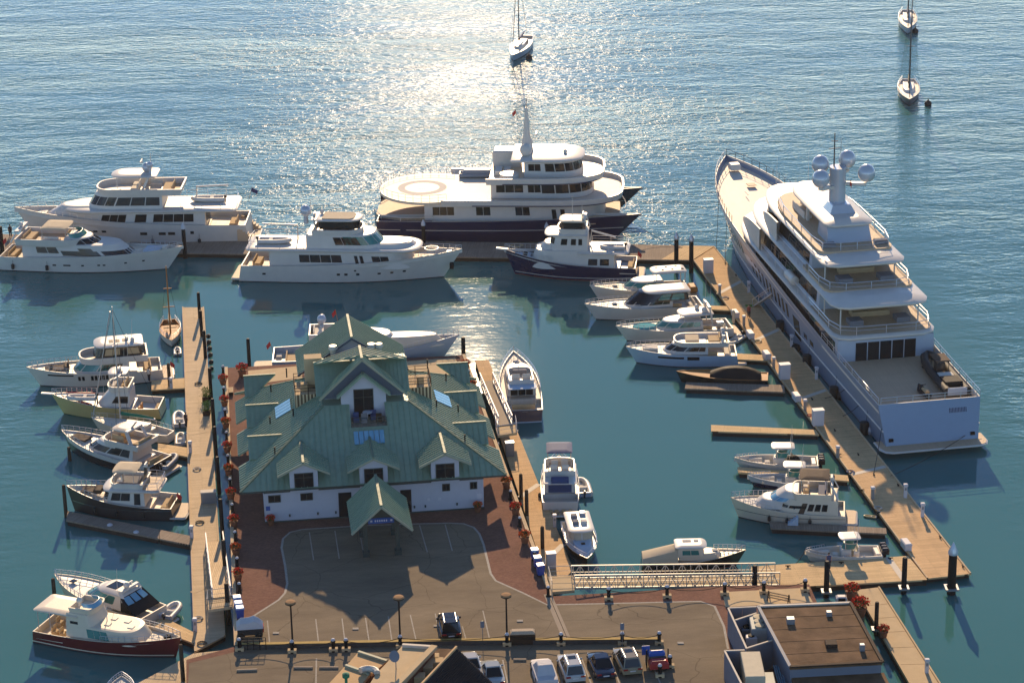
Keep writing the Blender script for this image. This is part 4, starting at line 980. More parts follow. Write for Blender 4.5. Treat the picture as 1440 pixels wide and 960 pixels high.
mast(r, 35.2, .3, 21, 25.4, .1, 'charcoal_paint', 'antenna_mast', ((23.5,.7),(24.4,.4))); mast(r, 35.2, -.5, 21, 24.6, .06, 'gelcoat', 'antenna')
flag(r, 33.6, -1.2, 19.2, .9, w=.7)
for x, y in ((52,2.4),(55,-2.6),(49,3.4)): antenna(r, x, y, 13.3, 4.5, 0)
# furniture on the open aft decks
for x, y, m in ((18.5,2.6,'cushion_grey'),(18.6,-3.0,'cushion_grey'),(21.3,0,'cushion_tan')):
    seat(r, x, y, 7.57, 1.6, 1.6 if m != 'cushion_tan' else 4.4, .6, None, m, 'covered_seat')
for x, y in ((23.6,2.4),(23.6,-2.6)): seat(r, x, y, 10.91, 1.7, 1.7, .6, None, 'cushion_grey', 'covered_seat')
seat(r, 26.8, 0, 10.91, 1.2, 4.2, .6, None, 'cushion_tan', 'bench')
for x, y in ((28.0,3.0),(28.0,-3.4)): seat(r, x, y, 13.76, .9, 1.6, .5, None, 'cushion_grey', 'sun_lounger')
# boarding ladder and rescue cradle on the near side
o = MB(); o.lathe([(.02,-1.6),(.55,-1.4),(.55,1.4),(.02,1.6)], (0,0,0), 12); lr = o.build('life_raft', 'gelcoat', r); lr.location = (33.5,5.75,8.4); lr.rotation_euler = (0,R(90),0)
H_.fenders([.06,.18,.30,.44], (1,), 'rubber', .5, 1.6)
for t in (.985,): 
    o = MB(); o.rbox(t*L-4,t*L-2.6,-.7,.7,7.7,8.5,.1); o.build('windlass', 'gelcoat', r)
hatch(r, L*.83, 1.0, 7.25, 1.6, .1, 'charcoal_paint'); hatch(r, L*.87, -.6, 7.35, 1.2, 1.2, 'teak')
YACHT_POS = r.matrix_basis.copy()
# tender, jet ski and crane carried on its aft deck
def on_yacht(x, y, z=0): 
    c, s = math.cos(hd), math.sin(hd); return (r.location.x + x*c - y*s, r.location.y + x*s + y*c, z)
t_ = rib('rib_tender', None, None, 'long black tender with tan seats stowed on the superyacht aft deck', z0=4.35, m='rubber', motor=False, L_=11.5, w=3.1, at=on_yacht(2.6,-4.1), rz=hd-R(2), group=None, floorm='cushion_tan')
o = MB(); o.rbox(5.2,7.6,-.85,.85,6.3,6.45,.05); ht = o.build('hardtop', 'canvas_brown', t_); posts(ht, [(5.4,.7),(5.4,-.7),(7.4,.7),(7.4,-.7)], 5.0, 6.32, .04, 'rubber')
c = MB(); c.rbox(6.0,7.0,-.5,.5,4.9,5.9); c.build('console', 'charcoal_paint', t_)
c = MB(); c.rbox(1.2,3.2,-1.0,1.0,4.9,5.5); c.build('engine_cover', 'canvas_black', t_)
for x in (3.0, 9.0):
    c = MB(); c.rbox(x-.3,x+.3,-1.2,1.2,4.11,4.36,.02); c.build('cradle', 'rubber', t_)
j = empty('jet_ski', on_yacht(2.8, -.9, 4.15), hd + R(4)); tag(j, 'black jet ski chocked on the superyacht aft deck beside the tender', 'jet ski')
o = MB(); rows = []
for t, w_, zt in ((0,.42,.45),(.4,.5,.5),(1.2,.55,.55),(2.0,.5,.62),(2.6,.25,.7),(2.85,.03,.72)): rows.append([(t,-w_*.5,.05),(t,-w_,.3),(t,-w_*.7,zt),(t,0,zt+.06),(t,w_*.7,zt),(t,w_,.3),(t,w_*.5,.05)])
o.grid(rows); o.add(rows[0], [tuple(range(7))]); o.build('hull', 'canvas_black', j)
o = MB(); o.rbox(.3,1.5,-.22,.22,.5,.85,.08); o.build('saddle', 'cushion_tan', j); o = MB(); o.bar((1.75,-.38,1.0),(1.75,.38,1.0),.07); o.bar((1.75,0,.6),(1.75,0,1.0),.12); o.build('handlebar', 'rubber', j)

# ================================================================ yacht with helicopter deck: twin navy hulls
r = empty('motor_yacht', (-17.6, 330.6, 0), R(-4)); tag(r, 'twin-hulled navy yacht with a round helicopter deck aft behind the outer dock', 'yacht')
L = 36
class Sub: pass
for sd in (-1, 1):
    e = empty('hull_unit', (0, sd*6.1, 0)); e.parent = r
    h_ = Hull(e, L, 3.7, 3.0, 3.7, 'navy_paint', tr=.75, tm=.35, pw=2.6, ov=.12, fl=.5, bul=.35, deck='wood_pale', rk=0, capm='gelcoat', stripe=('gelcoat',1.75,1.85))
o = MB(); o.box(1.5, 30.5, -5.4, 5.4, 1.6, 2.5); o.build('bridge_deck_beam', 'navy_paint', r)
o = MB(); O = outline(-.6, 33, 7.5, 6, .6, ca=4.0); o.prism([(p.x,p.y) for p in O], 2.5, 2.62); o.build('main_deck', 'teak', r)
o = MB(); O = outline(-.7, 12, 7.65, .2, .6, ca=4.0, n1=3); O = [p for p in O if p.x < 11]; o.grid([[Vector((p.x,p.y,1.2)) for p in O],[Vector((p.x,p.y,3.15)) for p in O]][::1]); o.build('stern_bulwark', 'navy_paint', r)
railing(r, [Vector((p.x,p.y,3.1)) for p in O], .45, bars=1, m='gelcoat', r=.05)
tier(r, 6.5, 31, 6.6, 6, 2.6, 5.2, rf=.4, iw=.1, e=.6, name='main_deck_house', wins=[('s',7.6,10.6,.38,.82,3),('s',13.6,15.6,.38,.82,2),('s',19,21,.38,.82,2),('s',24.0,24.6,.1,.7,1),('s',25.2,25.8,.4,.7,1),('a',-4,4,.05,.85,4)])
tub(r, 9.0, 33.4, 7.6, 10, 5.15, 6.0, .25, 'gelcoat', 'upper_deck', .5, .15, 'teak_cream', .3, openaft=True)
o = MB(); O = [p for p in outline(9.0, 33.4, 7.72, 8, .62)]; o.tube([Vector((p.x,p.y,5.22)) for p in O[1:-1]], .07, 5); o.build('blue_strake', 'navy_paint', r)
# round helicopter deck
o = MB(); cx, rad = 6.6, 6.9; pts = [(cx+rad*math.cos(a)*1.0, rad*math.sin(a)) for a in [R(65+i*230/24) for i in range(25)]] + [(16,-6.3),(16,6.3)]
o.prism(pts, 5.1, 5.5); hdk = o.build('helicopter_deck', 'gelcoat_cream', r)
o = MB(); o.prism([(x*.97+.2,y*.97) for x,y in pts], 5.501, 5.52); o.build('deck_planking', 'teak_cream', hdk)
o = MB(); ring = [[(5.6+rr*math.cos(R(a*15)), rr*math.sin(R(a*15)), 5.535) for a in range(25)] for rr in (3.4, 2.4)]; o.grid(ring, smooth=False); o.build('landing_circle', 'cushion', hdk)
for a in ((4.3,5.0,-1.6,1.6),(6.2,6.9,-1.6,1.6),(5.0,6.2,-.3,.3)):
    o = MB(); o.box(*a, 5.54, 5.555); o.build('landing_mark', 'gelcoat', hdk)
railing(r, [(x,y,5.5) for x,y in pts[:25]], 1.0, bars=3, r=.035)
tier(r, 15.5, 29.4, 5.0, 5, 5.5, 7.9, rf=.3, iw=.1, e=.6, name='upper_deck_house', wins=[('s',16.2,20.0,.35,.85,3),('s',20.6,22.4,.35,.85,2),('f',.42,.3,.85,5),('a',-3,3,.1,.85,3)])
tub(r, 15.0, 30.8, 6.4, 9, 7.8, 8.7, .25, 'gelcoat', 'boat_deck', .5, .15, 'gelcoat_cream', .3, openaft=True)
o = MB(); O = [p for p in outline(15.0, 30.8, 6.5, 7, .62)]; o.tube([Vector((p.x,p.y,7.9)) for p in O[1:-1]], .07, 5); o.build('blue_strake', 'navy_paint', r)
tier(r, 20.0, 28.0, 3.8, 4, 8.0, 10.3, rf=.5, iw=.1, e=.6, name='wheelhouse', wins=[('s',20.6,22.4,.45,.85,2),('f',.3,.4,.88,5)])
slab(r, 18.2, 28.2, 4.3, 4.5, 10.3, .35, 'gelcoat', 'wheelhouse_roof', .62, crown=.15)
o = MB(); o.lathe([(.8,0),(.38,2.6),(.28,4.4),(.14,6.3)], (20.2,0,10.6), 12, 1.2, .7); o.build('mast', 'gelcoat', r)
mast(r, 20.2, 0, 16.5, 18.3, .07, 'charcoal_paint', 'masthead', ((17.2,.8),(17.8,.4)))
dome(r, 20.2, -2.2, 10.7, .85); dome(r, 20.2, 2.2, 10.7, .7); dome(r, 25.5, -1.0, 10.7, .3)
radar_bar(r, 21.5, 0, 13.0, 2.0); flag(r, 19.0, .8, 15.0, 1.4)
for x in (16.4, 17.6): seat(r, x, -1.5, 8.15, .9, 3.0, .5, None, 'cushion', 'sun_lounger')
o = MB(); o.lathe([(1.3,0),(1.3,.75),(1.05,.76)], (18.0,-4.2,8.1), 16); o.build('whirlpool', 'gelcoat', r)
o = MB(); o.rbox(15.4,19.2,1.2,4.0,8.1,10.4,.2); o.build('funnel', 'gelcoat', r)
for sd in (-1,1):
    o = MB(); o.tube([(33.0, sd*4.2, 3.3),(33.6, sd*2.0, 3.1),(33.8,0,3.0)], .06, 5); o.build('bow_net_rail', 'gelcoat', r)
def at_boat(o_, x, y, z=0):
    c, s = math.cos(o_.rotation_euler.z), math.sin(o_.rotation_euler.z); return (o_.location.x + x*c - y*s, o_.location.y + x*s + y*c, z)
for q, (x, y, l_, lb) in enumerate(((10.4,5.2,5.6,'covered grey tender lying on the far edge of the helicopter deck'),)):
    rt = rib('covered_tender', None, None, lb, z0=5.56, m='rubber_grey', motor=False, L_=l_, w=2.0, at=at_boat(r, x, y), rz=r.rotation_euler.z, group=None, floorm='canvas_brown')
    c = MB(); c.rbox(.4,l_*.8,-.7,.7,6.0,6.6,.25); c.build('cover', 'rubber_grey', rt)
DHELI = r

# ================================================================ tri-deck yacht, far left
r, L = place('motor_yacht', (350,330,.5), (20,292,4.8), 'white three-deck motor yacht with tan hardtop at far left behind the outer dock', 'yacht'); B = 7.3
H_ = Hull(r, L, B, 2.9, 4.9, 'gelcoat', tr=.9, tm=.42, pw=2.3, ov=.10, bul=.7, cock=.16, cockbul=.8, deck='teak_cream', sp=1.7, rk=.02)
H_.ports([(.30,.33,1.7,2.1),(.34,.37,1.7,2.1),(.42,.45,1.7,2.1),(.60,.62,2.0,2.3),(.64,.66,2.0,2.3),(.22,.235,1.8,2.2)])
platform(r, 1.6, 3.0, .55)
tier(r, L*.17, L*.80, 2.95, L*.16, 2.3, 4.9, rf=1.2, iw=.1, name='main_deck_house', wins=[('s',L*.22,L*.40,.42,.84,4),('s',L*.43,L*.48,.42,.84,1),('s',L*.52,L*.63,.42,.84,3),('a',-2,2,.05,.85,3)])
slab(r, L*.03, L*.78, 3.4, L*.14, 4.8, .4, 'gelcoat', 'boat_deck', ca=.8)
tier(r, L*.35, L*.68, 2.6, L*.11, 5.15, 7.2, rf=1.3, iw=.15, name='pilothouse', wins=[('s',L*.36,L*.56,.25,.80,3),('f',.58,.25,.82,4)])
tier(r, L*.60, L*.86, 1.9, L*.10, 4.0, 5.3, rf=2.2, iw=.3, name='foredeck_trunk')
tub(r, L*.27, L*.63, 2.75, L*.09, 7.1, 8.0, .2, 'gelcoat', 'flybridge', out=.2, floor='teak')
seat(r, L*.33, 0, 7.25, 1.4, 3.4, .45, 'a', 'cushion_tan'); seat(r, L*.47, 1.0, 7.25, 1.0, 1.4, .6, 'a', 'cushion'); seat(r, L*.47, -1.0, 7.25, 1.0, 1.4, .6, 'a', 'cushion'); seat(r, L*.39, -1.6, 7.25, 1.6, .8, .45, 's', 'cushion')
slab(r, L*.37, L*.57, 2.2, L*.06, 9.4, .22, 'gelcoat', 'hardtop', ca=.6, crown=.1)
o = MB(); O = outline(L*.39, L*.54, 1.7, L*.05, ca=.4); o.add([(p.x,p.y,9.68) for p in O],[tuple(range(len(O)))]); o.build('roof_panel', 'canvas_tan', r)
arch(r, L*.405, 2.1, 7.6, 9.5, -.9, th=.9); posts(r, [(L*.54,1.8),(L*.54,-1.8)], 7.9, 9.45, .06, 'gelcoat')
dome(r, L*.42, 0, 9.7, .62, 'silver_paint', ped=.8); dome(r, L*.40, 1.0, 10.5, .45, 'silver_paint', ped=.9); radar_bar(r, L*.44, 0, 10.9, 1.6); mast(r, L*.40, 0, 9.7, 12.2, .08)
rt = rib('tender', None, None, 'white tender carried on the boat deck of the far left three-deck yacht', z0=5.25, m='gelcoat', motor=True, L_=4.6, w=1.9, at=at_boat(r, L*.10, -.6), rz=r.rotation_euler.z, group=None)
o = MB(); o.tube([(L*.22,-1.6,5.2),(L*.22,-1.6,7.0),(L*.08,-1.2,7.3)], .12, 6); o.build('davit', 'gelcoat', r)
railing(r, [(L*.27,3.1,5.2),(L*.18,3.2,5.2),(L*.10,3.2,5.2),(L*.05,2.8,5.2),(L*.04,1,5.2),(L*.04,-1,5.2),(L*.05,-2.8,5.2),(L*.10,-3.2,5.2),(L*.18,-3.2,5.2),(L*.27,-3.1,5.2)], .9, bars=2)
H_.rail(.62, 1.0, .6, 12); flag(r, -.2, 0, 5.3, 2.0, 'flag_navy', 1.6, -.6)
o = MB(); 
for sd in (1,-1):
    for i in range(7):
        s_ = MB(); s_.box(-1.4+i*.36,-1.0+i*.36, sd*2.7-.55, sd*2.7+.55, .5, .75+i*.3); s_.build('stern_step', 'teak' if i % 1 == 0 else 'gelcoat', r)
seat(r, L*.06, 0, 2.15, 1.0, 3.0, .45, 'a', 'cushion_tan'); hatch(r, L*.88, 0, 4.1, 1.4, 1.4, 'gelcoat'); sunpad(r, L*.76, 0, 4.95, 2.0, 2.4, 'cushion')
H_.fenders([.2,.4], (1,))

# ================================================================ sleek Italian-style yacht, far left front
r, L = place('motor_yacht', (8,352,2.0), (258,346,3.3), 'low white flybridge yacht with oval side windows in front of the three-deck yacht', 'yacht'); B = 6.1
H_ = Hull(r, L, B, 2.0, 3.3, 'gelcoat', tr=.9, tm=.4, pw=2.3, ov=.11, bul=.35, cock=.14, cockbul=.7, deck='gelcoat_cream', rk=.02)
H_.ports([(.30,.32,1.0,1.2),(.36,.40,1.0,1.2),(.46,.475,1.0,1.2),(.55,.565,1.05,1.25),(.58,.595,1.05,1.25),(.70,.715,1.3,1.5),(.80,.815,1.5,1.7)]); platform(r, 1.3, 2.6, .5)
tier(r, L*.13, L*.76, 2.5, L*.26, 1.7, 3.7, rf=2.6, iw=.25, name='main_deck_house', wins=[('s',L*.22,L*.36,.45,.85,2),('s',L*.50,L*.56,.4,.8,1),('f',.35,.30,.62,2),('a',-1.7,1.7,.05,.85,2)])
tier(r, L*.36, L*.56, 2.1, L*.12, 3.4, 4.5, rf=1.7, iw=.25, name='windshield_house', wins=[('f',.35,.25,.9,3)])
tub(r, L*.10, L*.46, 2.6, L*.10, 3.65, 4.5, .18, 'gelcoat', 'flybridge', out=.15, floor='teak')
seat(r, L*.15, 0, 3.8, 1.2, 3.2, .45, 'a', 'cushion_tan'); seat(r, L*.28, -1.3, 3.8, 2.4, 1.0, .45, 's', 'cushion'); seat(r, L*.37, .8, 3.8, .8, 1.2, .6, 'a', 'cushion_tan')
windscreen(r, L*.43, 1.7, 4.5, 5.1, .6, .8)
slab(r, L*.23, L*.38, 2.0, .5, 5.7, .14, 'canvas_tan', 'bimini_top', ca=.3, crown=.08); posts(r, [(L*.24,1.8),(L*.24,-1.8),(L*.37,1.8),(L*.37,-1.8)], 4.4, 5.75, .04)
arch(r, L*.10, 2.3, 3.9, 5.3, .8, th=.5); dome(r, L*.10, 0, 5.4, .3); flag(r, L*.02, 0, 2.0, 1.8)
seat(r, L*.05, 0, 1.35, .9, 3.0, .5, 'a', 'cushion_tan'); sunpad(r, L*.83, 0, 2.75, 2.2, 2.4, 'ice_blue_paint'); seat(r, L*.90, 0, 2.9, .6, 1.2, .45, None, 'cushion')
H_.rail(.74, 1.0, .5, 9); H_.fenders([.08,.27], (-1,))
# ================================================================ raised pilothouse yacht, centre left
r, L = place('motor_yacht', (345,364,2.2), (650,351,3.8), 'long white raised-pilothouse yacht with a grey dome alongside the outer dock', 'yacht'); B = 6.9
H_ = Hull(r, L, B, 2.3, 3.9, 'gelcoat', tr=.9, tm=.42, pw=2.4, ov=.10, bul=.5, cock=.13, cockbul=.8, deck='teak_cream', rk=.02, sp=1.9)
H_.ports([(.10,.115,1.1,1.35),(.44,.455,1.1,1.4),(.475,.49,1.1,1.4),(.53,.545,1.1,1.4),(.63,.645,1.15,1.4),(.69,.705,1.2,1.45),(.75,.765,1.3,1.55),(.52,.53,1.7,1.9),(.71,.72,1.9,2.1)]); platform(r, 1.5, 2.9, .5)
tier(r, L*.13, L*.79, 2.8, L*.10, 1.9, 4.3, rf=.9, iw=.1, name='main_deck_house', wins=[('s',L*.27,L*.47,.36,.78,4),('s',L*.53,L*.545,.05,.75,1),('s',L*.555,L*.57,.05,.75,1),('s',L*.61,L*.69,.42,.72,2),('a',-2,2,.05,.85,3)])
slab(r, L*.02, L*.82, 3.1, L*.10, 4.2, .38, 'gelcoat', 'boat_deck', ca=.8)
tier(r, L*.30, L*.66, 2.45, L*.10, 4.5, 6.3, rf=1.6, iw=.15, name='pilothouse', wins=[('s',L*.44,L*.565,.30,.85,3),('f',.48,.3,.9,4,'glass_green')])
tier(r, L*.56, L*.80, 2.2, L*.11, 4.4, 5.0, rf=.8, iw=.4, name='foredeck_trunk', m='gelcoat')
o = MB(); O = outline(L*.58, L*.765, 1.5, L*.08); o.add([(p.x,p.y,5.09) for p in O],[tuple(range(len(O)))]); o.build('roof_panel', 'gelcoat_cream', r)
tub(r, L*.33, L*.55, 2.3, L*.07, 6.2, 7.0, .18, 'gelcoat', 'flybridge', out=.12, floor='teak')
slab(r, L*.34, L*.55, 1.95, L*.06, 8.0, .2, 'gelcoat', 'hardtop', ca=.5, crown=.1)
o = MB(); O = outline(L*.37, L*.52, 1.5, L*.03, ca=.3); o.add([(p.x,p.y,8.33) for p in O],[tuple(range(len(O)))]); o.build('roof_panel', 'canvas_tan', r)
tier(r, L*.36, L*.54, 1.75, L*.05, 6.95, 8.0, rf=.1, iw=.0, name='enclosure', m='glass_dark')
arch(r, L*.335, 1.9, 6.6, 8.1, -.4, th=.6); dome(r, L*.29, 0, 8.2, .72, 'silver_paint', ped=1.0); dome(r, L*.36, .8, 8.3, .28); mast(r, L*.31, .6, 8, 10.2, .05, spreads=((9.2,.5),)); radar_bar(r, L*.33, 0, 8.3)
rt = rib('tender', None, None, 'tender with pale tubes on the boat deck of the raised-pilothouse yacht', z0=4.6, m='gelcoat', L_=4.4, w=1.8, at=at_boat(r, L*.07, -.3), rz=r.rotation_euler.z, group=None)
o = MB(); o.tube([(L*.24,1.4,4.5),(L*.24,1.4,6.5),(L*.08,1.2,6.7)], .12, 6); o.build('davit', 'gelcoat', r)
railing(r, [(L*.29,2.8,4.55),(L*.18,2.9,4.55),(L*.08,2.9,4.55),(L*.035,2.2,4.55),(L*.03,0,4.55),(L*.035,-2.2,4.55),(L*.08,-2.9,4.55),(L*.18,-2.9,4.55),(L*.29,-2.8,4.55)], .9, bars=2)
o = MB(); o.tube([(L*.86+.9*math.cos(R(a*20)), .9*math.sin(R(a*20)), 3.95) for a in range(19)], .09, 6); o.build('foredeck_ring', 'gelcoat', r)
seat(r, L*.06, 0, 1.6, 1.0, 3.0, .5, 'a', 'cushion_tan'); H_.rail(.70, 1.0, .55, 10); H_.fenders([.2,.42], (1,))
o = MB(); o.rbox(L*.955-.25,L*.955+.25,-1.4,-.9,1.6,2.4,.08); o.build('anchor', 'iron_black', r)
seat(r, L*.94, 0, 3.3, .7, .9, .35, None, 'gelcoat', 'windlass')

# ================================================================ navy expedition trawler
r, L = place('trawler_yacht', (895,368,1.9), (709,350,3.4), 'small navy-hulled trawler yacht with white stepped wheelhouse in front of the outer dock', 'yacht'); B = 5.6
H_ = Hull(r, L, B, 1.8, 3.4, 'navy_paint', boot='antifouling_red', tr=.9, tm=.45, pw=2.1, ov=.09, bul=.4, cock=.12, cockbul=.8, deck='ice_blue_paint', capm='gelcoat', stripe=('gelcoat',.35,.45))
o = MB(); o.bar((L*.97,0,3.35),(L*1.06,0,3.5),.5,.2); o.build('bow_pulpit', 'gelcoat', r)
tier(r, L*.16, L*.80, 2.35, L*.14, 1.5, 3.9, rf=.7, iw=.15, name='main_deck_house', wins=[('s',L*.20,L*.27,.25,.6,1),('s',L*.29,L*.36,.25,.6,1)])
slab(r, L*.05, L*.44, 2.6, .2, 3.6, .2, 'gelcoat', 'boat_deck', ca=.6)
tier(r, L*.36, L*.66, 2.0, L*.06, 3.9, 5.9, rf=.5, ra=.1, iw=.15, name='wheelhouse', wins=[('s',L*.40,L*.43,.4,.8,1),('s',L*.45,L*.49,.4,.8,1),('s',L*.52,L*.57,.4,.8,1),('f',.72,.45,.85,4)])
tier(r, L*.58, L*.74, 1.7, L*.08, 3.7, 4.6, rf=.8, iw=.3, name='foredeck_trunk', m='gelcoat')
slab(r, L*.36, L*.69, 2.1, L*.05, 5.85, .2, 'gelcoat', 'wheelhouse_roof', ca=.3)
tub(r, L*.38, L*.58, 1.7, .8, 6.0, 6.8, .15, 'gelcoat', 'flybridge', out=.2)
tier(r, L*.40, L*.56, 1.5, .6, 6.75, 7.6, rf=.0, iw=.0, m='glass_dark', name='enclosure')
slab(r, L*.38, L*.58, 1.65, .8, 7.6, .2, 'gelcoat_cream', 'hardtop', ca=.3, crown=.06)
arch(r, L*.385, 1.5, 6.2, 8.0, .5); radar_bar(r, L*.40, 0, 8.1, 1.4); dome(r, L*.38, .9, 8.0, .28); mast(r, L*.48, 0, 7.8, 10.6, .05); mast(r, L*.41, -.6, 7.8, 9.3, .05)
o = MB(); o.tube([(L*.35,-.8,4.2),(L*.34,-.8,5.8),(L*.16,-1.0,4.9)], .13, 6); o.build('davit', 'gelcoat', r)
rt = rib('dinghy', None, None, 'tender with blue cover on the boat deck of the navy trawler yacht', z0=3.85, m='gelcoat', L_=3.2, w=1.5, at=at_boat(r, L*.09, .5), rz=r.rotation_euler.z, group=None, floorm='canvas_blue')
railing(r, [(L*.34,2.4,3.8),(L*.2,2.4,3.8),(L*.08,2.3,3.8),(L*.06,1,3.8),(L*.06,-1,3.8),(L*.08,-2.3,3.8),(L*.2,-2.4,3.8),(L*.34,-2.4,3.8)], .8, bars=2)
seat(r, L*.04, 0, 1.1, .8, 2.4, .5, 'a', 'cushion_tan'); H_.rail(.62, 1.0, .7, 10); flag(r, .1, 0, 1.9, 1.5); platform(r, 1.1, 2.3, .5)
for x in (.78,.84): hatch(r, L*x, .5, 2.75, .6, .6); hatch(r, L*x, -.5, 2.75, .6, .6)
# ================================================================ smaller motor boats
# white sport yacht with glazed hardtop, top of the west dock
r, L = place('sport_yacht', (226,512,1.4), (37,517,2.4), 'white sport yacht with glazed hardtop, first motor boat on the west dock', 'yacht'); B = 4.9
H_ = Hull(r, L, B, 1.5, 2.5, 'gelcoat', tr=.9, tm=.4, pw=2.4, ov=.11, bul=.2, cock=.18, cockbul=.6, deck='gelcoat_cream')
H_.ports([(.66,.86,1.55,1.75)] + [(.40+i*.028,.42+i*.028,.95,1.55) for i in range(5)] + [(.58,.60,.95,1.5),(.61,.63,.95,1.5)]); platform(r, 1.4, 2.2, .45)
tier(r, L*.24, L*.68, 1.9, L*.20, 1.4, 2.8, rf=1.4, iw=.2, name='saloon', wins=[('s',L*.30,L*.48,.35,.8,3),('f',.30,.35,.85,3,'glass_green'),('a',-1.2,1.2,.05,.9,2)])
tub(r, L*.10, L*.60, 2.0, L*.12, 2.75, 3.5, .18, 'gelcoat', 'flybridge', out=.1)
tier(r, L*.13, L*.50, 1.75, L*.06, 3.45, 4.6, rf=.4, ra=.3, iw=.1, m='glass_dark', name='enclosure', wins=[('s',L*.15,L*.24,.2,.85,1,'cushion_tan'),('s',L*.30,L*.42,.2,.85,2,'cushion_tan')])
slab(r, L*.12, L*.49, 1.9, L*.06, 4.6, .22, 'gelcoat', 'hardtop', ca=.4, crown=.08)
for x in (.26,.31,.36): hatch(r, L*x, .3, 4.86, .5, 1.0, 'canvas_tan')
radar_bar(r, L*.24, 0, 4.9); dome(r, L*.20, .7, 4.8, .25); antenna(r, L*.2, -.9, 4.8); sunpad(r, L*.78, 0, 2.0, 2.6, 1.8, 'canvas_brown'); seat(r, L*.70, 0, 2.0, .6, 1.6, .4, 'a', 'canvas_brown')
seat(r, L*.10, 0, .95, .8, 2.6, .5, 'a', 'cushion_tan'); H_.rail(.62, 1.0, .55, 9); flag(r, -.8, .8, .6, 1.4)
# yellow sport fisherman
r, L = place('sport_fisherman', (227,566,1.4), (72,553,2.5), 'yellow-hulled sport fishing boat with white flybridge on the west dock', 'boat'); B = 4.4
H_ = Hull(r, L, B, 1.35, 2.5, 'yellow_paint', boot='antifouling_green', tr=.85, tm=.42, pw=2.2, ov=.12, bul=.12, cock=.24, cockbul=.75, deck='gelcoat', capm='gelcoat')
o = MB(); o.bar((L*.97,0,2.45),(L*1.09,0,2.55),.4,.12); o.build('bow_pulpit', 'gelcoat', r)
tier(r, L*.26, L*.58, 1.75, L*.14, 1.5, 3.2, rf=1.5, iw=.2, name='saloon', wins=[('s',L*.28,L*.45,.3,.75,1)])
tub(r, L*.27, L*.46, 1.5, .8, 3.1, 3.9, .15, 'gelcoat', 'flybridge', out=.15)
seat(r, L*.32, .5, 3.25, .6, .7, .6, 'a', 'cushion_tan'); seat(r, L*.32, -.5, 3.25, .6, .7, .6, 'a', 'cushion_tan'); seat(r, L*.42, 0, 3.25, .5, 1.6, .5, None, 'cushion')
slab(r, L*.28, L*.46, 1.3, .6, 5.2, .12, 'gelcoat', 'hardtop', ca=.4); posts(r, [(L*.30,1.1),(L*.30,-1.1),(L*.44,1.0),(L*.44,-1.0)], 3.8, 5.22, .05)
radar_bar(r, L*.36, 0, 5.3, 1.0); hatch(r, L*.34, .6, 5.32, .5, .5, 'canvas_blue'); antenna(r, L*.3, 1.0, 5.3, 3); antenna(r, L*.3, -1.0, 5.3, 3)
for sd in (1,-1):
    o = MB(); o.add([(L*.60,sd*1.75,1.95),(L*.60,sd*1.85,1.72),(L*.90,sd*.55,2.42),(L*.90,sd*.5,2.5)], [(0,1,2,3)]); o.build('side_stripe', 'red_cloth', r)
seat(r, L*.18, .9, .6, .5, .8, .7, 'a', 'varnish', 'fighting_chair'); seat(r, L*.04, 0, .6, .4, 2.6, .4, None, 'cushion_tan'); H_.rail(.62, 1.0, .6, 9); antenna(r, L*.5, 1.2, 3, 2)
rib('dinghy', None, None, 'open dinghy carried on the foredeck of the yellow sport fishing boat', z0=2.15, m='gelcoat', L_=3.4, w=1.5, at=at_boat(r, L*.58, .9), rz=r.rotation_euler.z, group=None)
# black-bottomed sport yacht, middle of the west dock
r, L = place('sport_yacht', (226,649,1.2), (86,604,2.3), 'white and black sport yacht with rounded hardtop in the middle of the west dock', 'yacht'); B = 4.3
H_ = Hull(r, L, B, 1.25, 2.3, 'black_paint', tr=.9, tm=.4, pw=2.4, ov=.11, bul=.15, cock=.14, cockbul=.5, deck='gelcoat', capm='gelcoat')
for sd in (1,-1):
    rows = [[H_.pt(i/14, H_.sheer(i/14)*(.62), sd)+Vector((0,sd*.02,0)), H_.pt(i/14, H_.sheer(i/14)*.85, sd)+Vector((0,sd*.02,0)), H_.pt(i/14, H_.sheer(i/14), sd)+Vector((0,sd*.02,.0))] for i in range(14)]
    o = MB(); o.grid(rows); o.build('white_topside', 'gelcoat', r)
tier(r, L*.18, L*.72, 1.75, L*.26, 1.25, 2.7, rf=2.0, iw=.25, name='saloon', wins=[('s',L*.22,L*.44,.3,.85,2),('f',.25,.3,.75,3)])
tub(r, L*.12, L*.50, 1.75, L*.10, 2.65, 3.3, .15, 'gelcoat', 'flybridge', out=.1, floor='teak')
seat(r, L*.17, 0, 2.8, 1.0, 2.2, .35, 'a', 'cushion_tan'); seat(r, L*.36, .6, 2.8, 1.6, .7, .45, 'p', 'cushion_tan'); seat(r, L*.38, -.7, 2.8, .7, .7, .6, 'a', 'yellow_paint')
slab(r, L*.24, L*.42, 1.35, L*.06, 4.3, .14, 'gelcoat_cream', 'hardtop', ca=.35, crown=.1); arch(r, L*.25, 1.4, 3.0, 4.35, .7, th=.4); posts(r, [(L*.41,1.1),(L*.41,-1.1)], 3.2, 4.35, .04)
o = MB(); o.bar((L*.27,0,4.4),(L*.22,0,5.2),.3,.12); o.build('radar_fin', 'gelcoat', r); sunpad(r, L*.80, 0, 1.85, 2.2, 1.5, 'canvas_brown'); H_.rail(.55, 1.0, .6, 10)
seat(r, L*.07, 0, .75, .9, 2.2, .45, 'a', 'cushion_tan'); platform(r, 1.5, 1.9, .4)
